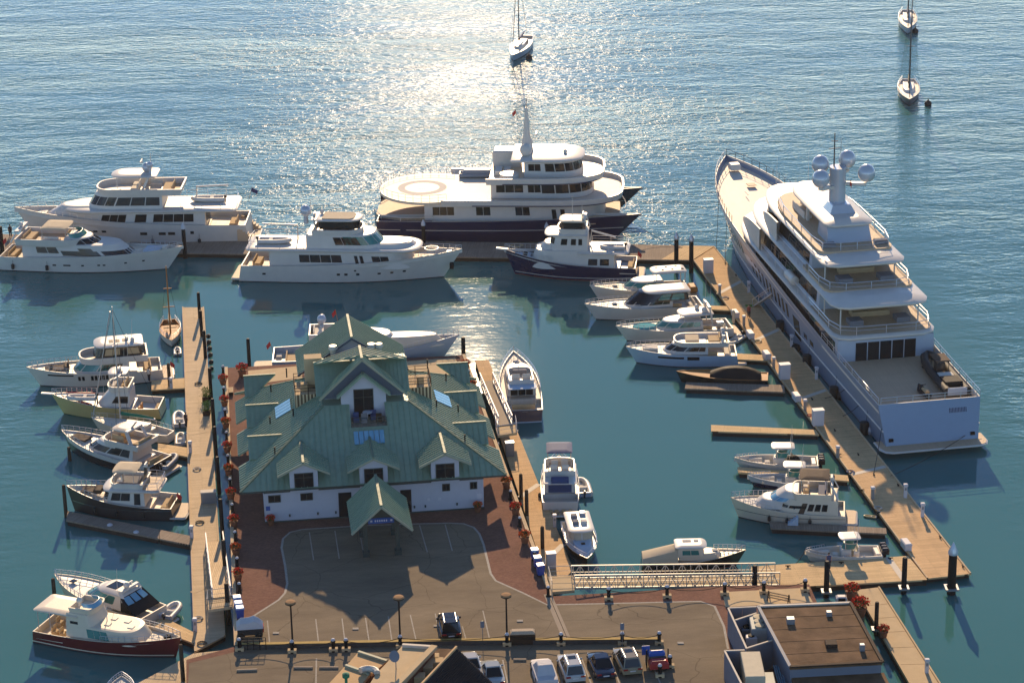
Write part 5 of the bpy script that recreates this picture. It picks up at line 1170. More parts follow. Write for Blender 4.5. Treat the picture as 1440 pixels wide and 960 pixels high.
# charcoal trawler yacht on its finger
r, L = place('trawler_yacht', (247,706,1.3), (93,681,2.9), 'charcoal-hulled trawler yacht with tan canvas top on the long finger dock', 'yacht'); B = 4.4
H_ = Hull(r, L, B, 1.4, 2.8, 'charcoal_paint', tr=.9, tm=.42, pw=2.2, ov=.07, bul=.3, cock=.2, cockbul=.7, deck='teak_cream', capm='gelcoat', stripe=('chrome',1.15,1.2))
tier(r, L*.24, L*.66, 1.75, L*.09, 1.5, 3.1, rf=.6, ra=.1, iw=.15, name='saloon', wins=[('s',L*.28,L*.34,.1,.85,1),('s',L*.38,L*.57,.35,.85,2),('f',.72,.4,.85,3)])
slab(r, L*.10, L*.64, 2.0, L*.09, 3.05, .25, 'gelcoat', 'flybridge_deck', ca=.5)
tub(r, L*.26, L*.56, 1.55, L*.06, 3.25, 3.9, .15, 'gelcoat', 'flybridge', out=.15); seat(r, L*.40, 0, 3.4, 2.0, 1.9, .35, None, 'cushion_grey'); seat(r, L*.48, .5, 3.4, .6, .7, .6, 'a', 'cushion')
o = MB(); O = outline(L*.11, L*.26, 1.8, .1, ca=.3); o.add([(p.x,p.y,3.34) for p in O],[tuple(range(len(O)))]); o.build('teak_deck', 'teak', r)
railing(r, [(L*.28,1.85,3.3),(L*.2,1.85,3.3),(L*.12,1.6,3.3),(L*.11,0,3.3),(L*.12,-1.6,3.3),(L*.2,-1.85,3.3),(L*.28,-1.85,3.3)], .75, bars=3)
slab(r, L*.31, L*.54, 1.45, .3, 5.0, .1, 'canvas_tan', 'bimini_top', ca=.3, crown=.1); posts(r, [(L*.34,1.3),(L*.34,-1.3),(L*.52,1.3),(L*.52,-1.3)], 3.9, 5.03, .04)
o = MB(); o.bar((L*.27,0,3.3),(L*.25,0,5.2),.5,.25); o.build('mast', 'charcoal_paint', r); radar_bar(r, L*.25, 0, 5.2, .9); dome(r, L*.26, -.5, 4.3, .22)
sunpad(r, L*.77, 0, 2.35, 2.0, 1.5, 'canvas_brown'); seat(r, L*.70, 0, 2.3, .8, 1.5, .4, None, 'canvas_brown'); seat(r, L*.08, 0, .75, .8, 2.4, .5, 'a', 'cushion_tan'); H_.rail(.56, 1.0, .6, 11); flag(r, 0, .3, 1.4, 1.2); platform(r, 1.5, 1.95, .45)
for x in (.9,.4): 
    o = MB(); p = H_.pt(x*.8, .8, 1); 
H_.fenders([.25,.5,.72], (1,), 'rubber', .16, .7)
# cream express cruiser
r, L = place('express_cruiser', (216,862,1.2), (76,806,2.1), 'cream express cruiser with green windscreen and black canvas aft, near end of the west dock', 'boat'); B = 4.1
H_ = Hull(r, L, B, 1.3, 2.1, 'gelcoat_cream', tr=.9, tm=.4, pw=2.5, ov=.12, bul=.08, cock=.30, cockbul=.5, deck='gelcoat')
tier(r, L*.20, L*.66, 1.6, L*.22, 1.4, 2.7, rf=1.9, ra=.3, iw=.25, name='saloon', wins=[('s',L*.30,L*.44,.35,.85,2,'glass_green'),('f',.2,.3,.9,3,'glass_green')])
slab(r, L*.20, L*.48, 1.45, L*.09, 2.65, .2, 'gelcoat', 'hardtop', ca=.3, crown=.1); hatch(r, L*.36, 0, 2.93, 1.2, 1.4); hatch(r, L*.80, 0, 1.95, .6, .6)
o = MB(); o.add([(L*.21,1.5,2.7),(L*.21,-1.5,2.7),(L*.06,-1.75,1.4),(L*.06,1.75,1.4),(L*.21,1.6,1.4),(L*.21,-1.6,1.4)], [(0,1,2,3),(0,3,4),(1,5,2),(2,5,4,3),(0,4,5,1)]); cv = o.build('aft_canvas', 'canvas_black', r)
for y in (-1,0,1):
    o = MB(); o.bar((L*.20,y*.9-.0,2.62),(L*.14,y*1.0,2.12),.75,.03); o.build('clear_panel', 'glass_sky', cv)
arch(r, L*.23, 1.4, 2.3, 3.1, .5, th=.35); dome(r, L*.23, .3, 3.2, .3); radar_bar(r, L*.26, -.5, 3.0, .9); antenna(r, L*.26, 1.2, 3, 2.5); H_.rail(.42, 1.0, .5, 12); platform(r, 1.6, 1.9, .4)
# red-hulled lobster yacht in front
r, L = place('lobster_yacht', (62,874,1.3), (255,894,2.3), 'maroon-hulled cream lobster yacht nearest the camera at bottom left', 'boat'); B = 4.5
H_ = Hull(r, L, B, 1.3, 2.2, 'maroon_paint', boot='antifouling', tr=.9, tm=.42, pw=2.2, ov=.06, bul=.3, cock=.22, cockbul=.7, deck='gelcoat_cream', capm='gelcoat_cream', stripe=('gelcoat_cream',.2,.32))
tier(r, L*.24, L*.78, 1.85, L*.14, 1.3, 2.5, rf=.9, iw=.2, m='gelcoat_cream', name='trunk_cabin', wins=[('s',L*.40,L*.56,.2,.85,3,'glass_green')])
tier(r, L*.24, L*.44, 1.7, L*.04, 2.4, 3.6, rf=.5, iw=.15, m='gelcoat_cream', name='wheelhouse', wins=[('s',L*.27,L*.33,.2,.4,2)])
slab(r, L*.0, L*.34, 1.8, .3, 3.3, .14, 'gelcoat_cream', 'awning', ca=.3, crown=.06); posts(r, [(L*.03,1.6),(L*.03,-1.6),(L*.12,1.65),(L*.12,-1.65)], 1.3, 3.32, .04)
tub(r, L*.26, L*.42, 1.35, .5, 3.55, 4.1, .14, 'gelcoat_cream', 'flybridge', out=.1); windscreen(r, L*.40, 1.0, 4.1, 4.45, .3, .4, 'glass_sky')
for x, y in ((.50,.6),(.50,-.6),(.60,.5),(.66,-.4)): hatch(r, L*x, y, 2.55, .55, .55, 'gelcoat_cream')
mast(r, L*.27, .4, 3.6, 6.2, .05, spreads=((5.2,.5),)); dome(r, L*.30, -.5, 4.2, .3); mast(r, L*.47, 0, 2.5, 4.0, .05)
for i, (x, y) in enumerate(((.08,.9),(.12,-.8),(.17,.7),(.18,-.9))): seat(r, L*x, y, .65, .6, .7, .5, 'a', 'cushion_tan', 'wicker_chair')
H_.rail(.50, 1.0, .55, 12); seat(r, L*.90, 0, 1.85, .5, .5, .3, None, 'iron_black', 'windlass')
# small white boat showing at the bottom edge
r, L = place('small_cruiser', (168,990,1.0), (171,951,1.3), 'bow of a small white boat cut by the bottom edge of the picture', 'boat'); H_ = Hull(r, L, 2.6, 1.0, 1.4, 'gelcoat', tr=.9, bul=.1, deck='gelcoat'); H_.rail(.45, 1.0, .5, 10)
tier(r, L*.2, L*.7, .9, L*.25, 1.0, 1.6, rf=.6, name='cabin', wins=[('f',.3,.2,.8,2)])
# dark-red bottomed yacht behind the club house
r, L = place('motor_yacht', (384,503,1.8), (646,470,4.0), 'white yacht with dark red bottom paint half hidden behind the club house', 'yacht'); B = 5.6
H_ = Hull(r, L, B, 2.2, 4.0, 'grey_white', boot='antifouling_red', tr=.88, tm=.4, pw=2.3, ov=.14, bul=.25, cock=.2, cockbul=.8, deck='gelcoat_cream', rk=0)
for sd in (1,-1):
    rows = [[H_.pt(i/16, .1, sd)+Vector((0,sd*.02,0)), H_.pt(i/16, .55+.6*(i/16)**2, sd)+Vector((0,sd*.02,0))] for i in range(17)]
    o = MB(); o.grid(rows); o.build('red_topside', 'maroon_paint', r)
tier(r, L*.50, L*.93, 1.5, L*.22, 3.0, 4.2, rf=1.2, iw=.4, name='foredeck_trunk', m='gelcoat_cream')
tier(r, L*.30, L*.74, 2.3, L*.24, 2.3, 4.6, rf=2.4, iw=.3, name='main_deck_house', wins=[('s',L*.34,L*.48,.4,.8,3),('f',.35,.3,.7,3)])
tub(r, L*.20, L*.46, 1.9, L*.06, 4.4, 5.2, .15, 'gelcoat', 'flybridge', floor='teak'); seat(r, L*.25, 0, 4.55, 1.2, 2.4, .45, 'a', 'cushion'); arch(r, L*.27, 1.9, 4.6, 6.0, .8); dome(r, L*.27, -.6, 6.1, .55, 'silver_paint'); dome(r, L*.27, .8, 6.1, .35)
seat(r, L*.10, 0, 1.25, 1.4, 3.2, .45, 'a', 'cushion_tan'); seat(r, L*.03, 1.2, 1.25, .7, 1.2, .45, None, 'cushion'); platform(r, 2.4, 2.4, .6); flag(r, 0, 1.0, 1.9, 1.6); flag(r, L*.36, 0, 5.2, 2.4); H_.rail(.72, 1.0, .6, 9); sunpad(r, L*.80, 0, 2.75, 2.6, 2.0)
# ---------------------------------------------------------------- basin, along the east float
r, L = place('picnic_yacht', (738,578,1.3), (722,494,2.2), 'navy-sterned yacht pointing away from the camera beside the east float', 'boat'); B = 4.6
H_ = Hull(r, L, B, 1.4, 2.3, 'navy_paint', boot='ice_blue_paint', tr=.88, tm=.4, pw=2.3, ov=.06, bul=.2, cock=.22, cockbul=.75, deck='teak_cream', capm='gelcoat')
tier(r, L*.24, L*.72, 1.65, L*.14, 1.6, 2.9, rf=.9, iw=.2, name='trunk_cabin', wins=[('s',L*.28,L*.50,.4,.8,3),('a',-1.3,1.3,.05,.9,3)])
tub(r, L*.24, L*.50, 1.4, .9, 2.9, 3.5, .14, 'gelcoat', 'flybridge'); seat(r, L*.30, .6, 3.05, .8, .9, .5, 'a', 'cushion'); seat(r, L*.30, -.6, 3.05, .8, .9, .5, 'a', 'cushion'); seat(r, L*.43, 0, 3.05, .6, 1.6, .5, None, 'cushion_grey')
slab(r, L*.15, L*.26, 1.6, .2, 2.9, .1, 'ice_blue_paint', 'awning', ca=.2); posts(r, [(L*.16,1.45),(L*.16,-1.45)], 1.0, 2.92, .04); seat(r, L*.10, 0, .7, .6, 2.6, .45, 'a', 'cushion_tan'); H_.rail(.3, 1.0, .6, 14)
mast(r, L*.55, 0, 2.9, 5.0, .05); hatch(r, L*.66, 0, 2.95, .6, .6); hatch(r, L*.8, 0, 2.15, .6, .6); H_.fenders([.2,.45,.7], (1,), 'rubber', .18, .7)
for i in range(3):
    o = MB(); o.box(-.03, -.005, -.3, .3, .75+i*.2, .85+i*.2); o.build('transom_letter', 'gelcoat', r)
r, L = place('flybridge_cruiser', (788,706,1.4), (786,640,2.1), 'white flybridge boat with navy bimini, stern to the camera in the basin', 'boat'); B = 4.0
H_ = Hull(r, L, B, 1.4, 2.1, 'gelcoat', tr=.92, tm=.42, pw=2.3, ov=.06, bul=.15, cock=.22, cockbul=.7, deck='gelcoat')
tier(r, L*.22, L*.72, 1.6, L*.12, 1.4, 3.0, rf=.8, iw=.15, name='saloon', wins=[('s',L*.26,L*.52,.4,.85,3),('a',-1.3,1.3,.05,.9,1,'canvas_blue'),('f',.72,.4,.85,3)])
slab(r, L*.08, L*.62, 1.75, .5, 2.95, .15, 'gelcoat', 'flybridge_deck', ca=.3); tub(r, L*.26, L*.60, 1.5, .7, 3.05, 3.7, .14, 'gelcoat', 'flybridge', out=.08)
for x, y in ((.34,.6),(.34,-.6),(.46,.5),(.5,-.5)): seat(r, L*x, y, 3.2, .6, .7, .5, 'a', 'cushion')
slab(r, L*.38, L*.66, 1.35, .2, 5.1, .1, 'canvas_blue', 'bimini_top', ca=.15, crown=.08); posts(r, [(L*.40,1.2),(L*.40,-1.2),(L*.62,1.2),(L*.62,-1.2)], 3.6, 5.13, .04)
o = MB(); o.rbox(L*.14-.6,L*.14+.6,-.9,.9,3.12,3.4,.1); o.build('cover', 'canvas_blue', r); hatch(r, L*.2, .4, 3.12, .4, .4, 'canvas_green'); H_.rail(.5, 1.0, .6, 10); platform(r, 1.2, 1.8, .45); H_.fenders([.3,.6], (1,), 'rubber', .18, .7)
for y in (-1.0,-.3,.4,1.0): seat(r, -.5, y, .5, .3, .4, .3, None, 'cushion_tan', 'gear_bag')
r, L = place('pilothouse_boat', (808,733,1.0), (826,785,1.7), 'small black-hulled pilothouse boat with blue deck, bow to the camera', 'boat'); B = 3.2
H_ = Hull(r, L, B, 1.1, 1.7, 'black_paint', tr=.9, tm=.42, pw=2.2, ov=.05, bul=.2, cock=.2, deck='ice_blue_paint', capm='gelcoat')
tier(r, L*.16, L*.62, 1.2, L*.10, 1.1, 2.6, rf=.5, iw=.12, name='pilothouse', wins=[('s',L*.22,L*.46,.5,.88,2),('f',.66,.45,.88,3,'canvas_tan')])
slab(r, L*.12, L*.62, 1.3, L*.08, 2.6, .14, 'gelcoat', 'roof', ca=.2, crown=.05); tier(r, L*.55, L*.80, .95, L*.14, 1.2, 1.7, rf=.5, name='trunk_cabin', m='ice_blue_paint')
for x, y, m in ((.22,.5,'chrome'),(.28,-.4,'cushion_grey'),(.42,.4,'cushion'),(.42,-.4,'cushion_grey')): seat(r, L*x, y, 2.78, .7, .6, .3, None, m, 'roof_gear')
H_.rail(.2, 1.0, .5, 12); hatch(r, L*.68, 0, 1.76, .4, .4)
r, L = place('canvas_covered_boat', (903,786,.9), (1049,771,1.8), 'low dark sailing launch under a cream cover behind the truss gangway', 'boat'); B = 3.0
H_ = Hull(r, L, B, .9, 1.7, 'black_paint', boot='antifouling_red', tr=.7, tm=.45, pw=1.9, ov=.12, bul=.12, deck='gelcoat_cream', capm='gelcoat_cream')
tier(r, L*.35, L*.78, .95, L*.16, 1.1, 1.65, rf=.4, m='gelcoat_cream', name='trunk_cabin'); tier(r, L*.34, L*.60, 1.05, L*.06, 1.5, 2.4, rf=.2, m='gelcoat_cream', name='deckhouse', wins=[('s',L*.38,L*.55,.25,.75,2,'glass_green')])
slab(r, L*.31, L*.62, 1.15, L*.05, 2.4, .14, 'gelcoat', 'hardtop', ca=.3, crown=.08)
for x in (.41,.45,.52): hatch(r, L*x, .3, 2.6, .45, .5, 'panel_blue')
o = MB(); rows = []
for i in range(6):
    t = i/5; x = t*L*.34; rows.append([(x,1.25,1.0),(x,.9,1.35+.8*t),(x,0,1.5+1.0*t),(x,-.9,1.35+.8*t),(x,-1.25,1.0)])
o.grid(rows); o.add(rows[0], [(0,1,2,3,4)]); o.build('boom_cover', 'canvas_tan', r); H_.rail(.7, 1.0, .5, 7); hatch(r, L*.7, 0, 1.72, .5, .5, 'panel_blue')
# ---------------------------------------------------------------- boats on the fingers of the main dock
def express(name, stern, bow, label, B=4.0, hm='gelcoat', fs=1.25, fb=2.1, top='gelcoat', hard=(.20,.50), deck='gelcoat', glass='glass_dark', extra=None, ports=(), tall=2.9):
    r, L = place(name, stern, bow, label, 'boat', 'express boats on the main dock fingers')
    H_ = Hull(r, L, B, fs, fb, hm, tr=.9, tm=.4, pw=2.4, ov=.12, bul=.1, cock=.26, cockbul=.55, deck=deck, capm='gelcoat')
    if ports: H_.ports(ports)
    tier(r, L*.26, L*.68, B*.38, L*.22, fs+.1, fs+1.15, rf=1.4, iw=.2, name='saloon', wins=[('s',L*.29,L*.44,.35,.85,2,glass),('f',.25,.35,.9,3,glass)])
    if hard:
        slab(r, L*hard[0], L*hard[1], B*.37, L*.07, tall, .2, top, 'hardtop', ca=.4, crown=.08)
        posts(r, [(L*hard[0]+.3,B*.33),(L*hard[0]+.3,-B*.33)], fs, tall+.02, .07, 'gelcoat'); posts(r, [(L*hard[1]-.6,B*.3),(L*hard[1]-.6,-B*.3)], fs+1, tall+.02, .05, 'gelcoat')
    seat(r, L*.08, 0, fs-.5, .7, B*.6, .45, 'a', 'cushion'); seat(r, L*.22, B*.25, fs-.5, 1.2, .6, .45, 'p', 'cushion_tan'); platform(r, 1.2, B*.42, .4); H_.rail(.55, 1.0, .5, 10); hatch(r, L*.74, 0, fb-.35, .6, .6)
    return r, L, H_
r, L, H_ = express('express_cruiser', (966,401,1.2), (829,402,2.0), 'pale express boat with long white hardtop, farthest on the main dock fingers', 3.9, hard=(.02,.38), deck='gelcoat_cream', tall=3.4, glass='glass_green')
for i in range(6): hatch(r, L*(.06+i*.05), .5 - (i % 2), 3.66, .35, .3, 'canvas_brown')
o = MB(); o.rbox(-1.2,-.2,-.9,.9,.5,1.2,.15); o.build('dinghy_chock', 'varnish', r)
r, L, H_ = express('express_cruiser', (984,424,1.3), (822,428,2.1), 'white hardtop express cruiser with dark glazed sides, second on the main dock fingers', 4.2, fs=1.4, fb=2.2, hard=None)
tier(r, L*.12, L*.62, 1.65, L*.20, 2.3, 3.3, rf=1.3, ra=.2, iw=.2, m='glass_dark', name='glazed_house', wins=[('s',L*.16,L*.28,.15,.8,1,'glass_green'),('s',L*.30,L*.40,.15,.8,1,'glass_green')]); slab(r, L*.10, L*.50, 1.65, L*.10, 3.25, .22, 'gelcoat', 'hardtop', ca=.4, crown=.1)
r, L, H_ = express('sport_fisherman', (1026,455,1.2), (866,459,2.0), 'white fishing boat with a bright teal foredeck patch, third on the main dock fingers', 4.1, hard=(.16,.46), tall=3.0, glass='glass_green')
o = MB(); O = [(L*.755+1.45*math.cos(R(a*15)), .3+.8*math.sin(R(a*15))) for a in range(24)]; o.prism(O, 1.55, 1.96); o.build('foredeck_cover', 'teal_paint', r)
arch(r, L*.20, 1.5, 1.6, 3.9, .3); radar_bar(r, L*.22, 0, 4.0); dome(r, L*.24, .8, 3.2, .35); dome(r, L*.28, -.6, 3.2, .3); seat(r, L*.10, .8, 1.0, .9, .7, .9, None, 'chrome', 'rocket_launcher'); antenna(r, L*.2, 1.2, 3, 4); antenna(r, L*.2, -1.2, 3, 4)
o = MB(); o.lathe([(.02,-.9),(.35,-.7),(.35,.7),(.02,.9)], (-.6,-.4,1.9), 10, .5, 1); o.build('paddle_board', 'canvas_tan', r)
r, L, H_ = express('sport_yacht', (1035,494,1.3), (880,487,2.1), 'sport yacht with ice blue hull and dark hull windows, fourth on the main dock fingers', 4.2, 'ice_blue_paint', 1.45, 2.1, hard=None, ports=[(.48,.72,1.15,1.4),(.34,.45,1.0,1.45)], glass='glass_dark')
tub(r, L*.08, L*.56, 1.7, L*.12, 2.5, 3.1, .15, 'gelcoat', 'flybridge', out=.1); seat(r, L*.2, 0, 2.65, 1.4, 2.0, .4, 'a', 'cushion_tan'); seat(r, L*.40, 0, 2.65, 1.6, 2.0, .5, None, 'canvas_tan'); arch(r, L*.12, 1.6, 2.6, 3.7, -.3); sunpad(r, L*.78, 0, 1.9, 1.8, 1.5); dome(r, L*.12, 0, 3.8, .25)
rib('dinghy', (1043,475,.0), (1026,483,.3), 'small white dinghy wedged behind the ice blue sport yacht', m='gelcoat', motor=True)
r, L = place('runabout', (1080,530,.9), (951,521,1.4), 'dark brown runabout under a black canvas cover beside its finger dock', 'boat'); B = 3.0
H_ = Hull(r, L, B, .95, 1.35, 'black_paint', tr=.85, tm=.42, pw=2.3, ov=.08, bul=.06, deck='varnish', capm='varnish')
o = MB(); rows = []
for i in range(9):
    t = i/8; x = L*(.08+.55*t); hgt = 1.35+.75*math.sin(math.pi*min(1,t*1.05))**.7; rows.append([(x,1.3,1.0),(x,1.0,1.15+(hgt-1.35)*.6),(x,.4,hgt),(x,-.4,hgt),(x,-1.0,1.15+(hgt-1.35)*.6),(x,-1.3,1.0)])
o.grid(rows); o.add(rows[0], [tuple(range(6))]); o.add(rows[-1], [tuple(range(5,-1,-1))]); o.build('canvas_cover', 'canvas_black', r)
r2, L2, _ = center_console('center_console', (1150,648,.85), (1032,641,1.4), 'open fishing boat with white T-top and black seat cover, upper of the pair', 2.9, motors=3, leaning='canvas_black')
r2, L2, _ = center_console('center_console', (1164,676,.85), (1051,666,1.4), 'open fishing boat with navy lower hull tucked behind the flybridge cruiser', 2.6, 'grey_white', 2)
for sd in (1,-1):
    o = MB(); o.grid([[_.pt(i/12, .1, sd)+Vector((0,sd*.02,0)), _.pt(i/12, .55, sd)+Vector((0,sd*.02,0))] for i in range(13)]); o.build('navy_band', 'navy_paint', r2)
r2, L2, _ = center_console('center_console', (1238,774,.85), (1132,772,1.4), 'open fishing boat with round white T-top nearest the cross dock', 2.7, 'gelcoat', 3, leaning='cushion')
r, L = place('flybridge_cruiser', (1188,716,1.3), (1027,699,2.2), 'cream flybridge cruiser with dark brown bimini on the nearest finger dock', 'boat'); B = 4.2
H_ = Hull(r, L, B, 1.35, 2.2, 'gelcoat_cream', tr=.9, tm=.42, pw=2.2, ov=.09, bul=.1, cock=.1, cockbul=.5, deck='gelcoat', stripe=('charcoal_paint',1.0,1.06))
tier(r, L*.06, L*.62, 1.8, L*.14, 1.3, 2.9, rf=1.0, iw=.1, m='gelcoat_cream', name='saloon', wins=[('s',L*.16,L*.21,.3,.75,1),('s',L*.225,L*.275,.3,.75,1),('s',L*.29,L*.34,.3,.75,1),('s',L*.36,L*.41,.05,.8,1,'canvas_brown'),('s',L*.46,L*.47,.4,.6,1),('f',.45,.45,.62,2)])
tier(r, L*.50, L*.80, 1.45, L*.12, 1.7, 2.5, rf=.9, iw=.25, m='gelcoat', name='trunk_cabin'); tier(r, L*.40, L*.66, 1.55, L*.12, 2.5, 3.5, rf=1.5, iw=.2, m='gelcoat', name='raised_bridge', wins=[('f',.35,.1,.45,2,'glass_sky')])
tub(r, L*.12, L*.46, 1.7, .6, 2.85, 3.6, .12, 'gelcoat_cream', 'flybridge', out=.05); seat(r, L*.2, 0, 3.0, .8, 2.4, .45, 'a', 'canvas_blue'); seat(r, L*.34, .5, 3.0, .6, .7, .6, 'a', 'cushion_tan'); seat(r, L*.34, -.5, 3.0, .6, .7, .6, 'a', 'cushion')
slab(r, L*.14, L*.40, 1.5, .2, 5.0, .1, 'canvas_brown', 'bimini_top', ca=.15, crown=.1); posts(r, [(L*.16,1.35),(L*.16,-1.35),(L*.38,1.35),(L*.38,-1.35)], 3.5, 5.03, .04); arch(r, L*.12, 1.6, 3.0, 4.4, .7, th=.25); radar_bar(r, L*.12, 0, 4.5, .8)
H_.rail(.60, 1.0, .6, 10); platform(r, 1.3, 1.8, .5); H_.fenders([.3,.5,.66], (1,), 'rubber', .16, .6)
st = MB()
for i in range(4): 
    s_ = MB(); s_.box(L*.40+i*.26, L*.40+i*.26+.26, 2.15, 2.9, .63, 1.45-i*.2); s_.build('boarding_step', 'ice_blue_paint', r)
rib('dinghy', (1232,728,0), (1214,722,.3), 'yellow-tubed inflatable dinghy in the corner beside the main dock', m='yellow_paint')
# ---------------------------------------------------------------- tenders on the west side
rib('dinghy', (250,500,0), (249,487,.3), 'small pale dinghy beside the wooden sailing boat', m='gelcoat')
rib('dinghy', (239,531,0), (238,515,.3), 'white tender tied behind the glazed-hardtop sport yacht', m='gelcoat')
rib('dinghy', (253,601,0), (251,579,.3), 'white inflatable with black motor, upper of the pair at the west dock', m='gelcoat')
rib('dinghy', (254,627,0), (254,608,.3), 'cream inflatable, lower of the pair at the west dock', m='gelcoat_cream', motor=False)
rib('rib_tender', (228,662,.3), (247,640,.6), 'grey tender carried across the stern of the black and white sport yacht', z0=.45, m='rubber_grey', w=1.6, group=None)
rib('rib_tender', (232,873,.3), (251,848,.6), 'white tender carried across the stern of the cream express cruiser', z0=.4, m='gelcoat', w=1.7, group=None)
rib('dinghy', (822,699,0), (815,672,.4), 'open skiff moored beside the navy-bimini flybridge boat', m='gelcoat', w=1.9)
# ---------------------------------------------------------------- sailing boats
def sailboat(name, stern, bow, label, B=3.4, hm='gelcoat', deck='teak_cream', mh=16, mm='charcoal_paint', fs=1.0, fb=1.4, boom=True, cover='canvas_blue', rig2=True, house=True, lean=0.0, mt=.56, cat='sailboat'):
    r, L = place(name, stern, bow, label, cat, 'sailing boats at moorings and docks')
    H_ = Hull(r, L, B, fs, fb, hm, tr=.55, tm=.45, pw=1.9, ov=.12, fl=.35, bul=.08, cock=.24, cockbul=.45, deck=deck, capm='gelcoat' if deck != 'varnish' else 'varnish')
    if house: tier(r, L*.28, L*.68, B*.27, L*.18, fs, fs+.55, rf=.5, iw=.1, name='coach_roof', m='gelcoat', wins=[('s',L*.32,L*.48,.3,.75,2)])
    ms = mast(r, L*mt, 0, fs, mh, .11, mm, 'mast', ((mh*.45,.7),(mh*.7,.5)))
    if boom:
        o = MB(); o.tube([(L*mt,0,fs+1.3),(L*.18,0,fs+1.4)], .09, 6); b_ = o.build('boom', mm, r); o = MB(); o.tube([(L*mt-.2,0,fs+1.45),(L*.35,0,fs+1.5),(L*.2,0,fs+1.5)], [.22,.18,.08], 8); o.build('sail_cover', cover, b_)
    for a, b in (((L*mt,0,mh*.98),(L*.99,0,fb)),((L*mt,0,mh*.98),(L*.02,0,fs)),((L*mt,0,mh*.95),(L*mt-.2,B*.45,fs)),((L*mt,0,mh*.95),(L*mt-.2,-B*.45,fs))):
        o = MB(); o.bar(a, b, .025); o.build('stay', 'iron_black', r)
    if rig2:
        o = MB(); o.tube([(L*.97,0,fb+.2),(L*mt+.3,0,mh*.96)], .06, 6); o.build('furled_jib', mm, r)
    H_.rail(.0, 1.0, .55, 12, r=.02); return r, L, H_
sailboat('sailing_yacht', (742,50,1.0), (720,78,1.4), 'moored sailing yacht in the sun glitter at the top of the harbour', 3.6, mh=17, hm='grey_white', deck='gelcoat_cream')
sailboat('sailing_yacht', (1277,111,1.0), (1279,140,1.4), 'moored dark-masted sailing yacht, nearer of the two at upper right', 3.7, mh=19, hm='charcoal_paint', deck='teak_cream', cover='canvas_black')
sailboat('sailing_yacht', (1276,14,1.0), (1277,40,1.4), 'moored sailing yacht at the top edge, farther of the two at upper right', 3.5, mh=17, hm='grey_white', deck='gelcoat_cream')
r, L, H_ = sailboat('wooden_sailing_boat', (238,449,.8), (241,478,1.2), 'little varnished wooden sailing boat at the head of the west dock', 2.7, 'gelcoat', 'varnish', 9.5, 'varnish', .8, 1.15, True, 'canvas_tan', False, False, mt=.6)
for x in (.35,.5): seat(r, L*x, 0, .55, .5, 1.6, .3, None, 'cushion_tan', 'thwart')
r, L, H_ = sailboat('sailing_yacht', (240,609,1.0), (128,586,1.4), 'low sailing yacht with green sail cover between the yellow boat and the black sport yacht', 2.9, 'gelcoat_cream', 'gelcoat_cream', 15, 'rail_steel', cover='canvas_green', mt=.62)
# mooring buoys
for px, py, lb in ((1305,148,'dark round mooring buoy right of the nearer upper-right sailing yacht'),(1287,46,'dark mooring buoy between the two upper-right sailing yachts'),(744,83,'dark mooring buoy beside the sailing yacht in the glitter')):
    p = P(px, py); o = MB(); o.lathe([(.05,-.3),(.5,-.1),(.6,.25),(.45,.6),(.12,.8),(.08,1.0)], (0,0,0), 12); b_ = o.build('mooring_buoy', 'rubber', None); b_.location = (p.x,p.y,0); tag(b_, lb, 'buoy', 'mooring buoys')
# ================================================================ wharf and dock furniture
ORD = ['first','second','third','fourth','fifth','sixth','seventh','eighth','ninth','tenth','eleventh','twelfth','thirteenth','fourteenth']
def piling(px, py, z, top, r=.2, m='piling_black', cap=None, label='', group='pilings', band=False):
    p = P(px, py, z); o = empty('piling', (p.x, p.y, 0)); tag(o, label, 'piling', group)
    s = MB(); s.lathe([(r*1.04,-2.5),(r,z),(r*.94,top-.12),(r*.7,top)], (0,0,0), 12); s.build('shaft', m, o)
    if cap: s = MB(); s.lathe([(r*1.12,top-.05),(r*1.14,top+.25),(.03,top+.25+r*2.2)], (0,0,0), 12); s.build('conical_cap', cap, o)
    if band: s = MB(); s.box(-r-.22,r+.22,-r-.22,-r-.02,z-.08,z+.1); s.box(-r-.22,r+.22,r+.02,r+.22,z-.08,z+.1); s.box(-r-.22,-r-.02,-r-.02,r+.02,z-.08,z+.1); s.box(r+.02,r+.22,-r-.02,r+.02,z-.08,z+.1); s.build('pile_guide', 'metal_grey', o)
    return o
for i, (x, y, h) in enumerate(((281,447,4.0),(284,473,4.0),(289,504,4.2),(297,558,4.2),(301,600,4.0),(304,640,4.0),(308,686,4.2),(313,752,4.6),(317,806,4.2),(321,868,4.2))):
    piling(x, y, DZ, h, .21, label='tall black piling on the east side of the west dock, %s from its far end' % ORD[i], group='pilings along the west dock')
for x, y, h, r_, cap, lb in ((260,357,4.2,.28,'cap_white','white-capped piling between the two far left yachts'),(596,343,3.3,.26,'cap_white','white-capped piling behind the bow of the raised-pilothouse yacht'),
    (769,347,3.3,.26,'cap_white','white-capped piling behind the navy trawler yacht'),(4,362,5.0,.3,None,'thick dark piling at the left edge of the outer dock'),
    (951,372,4.2,.3,'silver_paint','left of two grey-capped pilings where the outer dock meets the main dock'),(972,377,4.4,.3,'silver_paint','right of two grey-capped pilings where the outer dock meets the main dock'),
    (1338,826,4.2,.42,'silver_paint','thick grey-capped piling at the near corner of the main dock'),(1271,826,3.8,.26,None,'dark piling at the east end of the cross dock'),(1162,831,3.8,.26,None,'dark piling at the middle of the cross dock'),(1061,829,3.2,.26,None,'dark piling beside the lower end of the truss gangway'),
    (1232,884,3.4,.2,None,'thin piling beside the concrete pier'),(652,505,3.4,.26,None,'dark piling at the far east corner of the wharf'),(351,518,4.4,.22,None,'dark piling behind the west terrace slab')):
    piling(x, y, DZ, h, r_, 'piling_black', cap, lb, 'pilings of the outer and main docks', band=(y > 800))
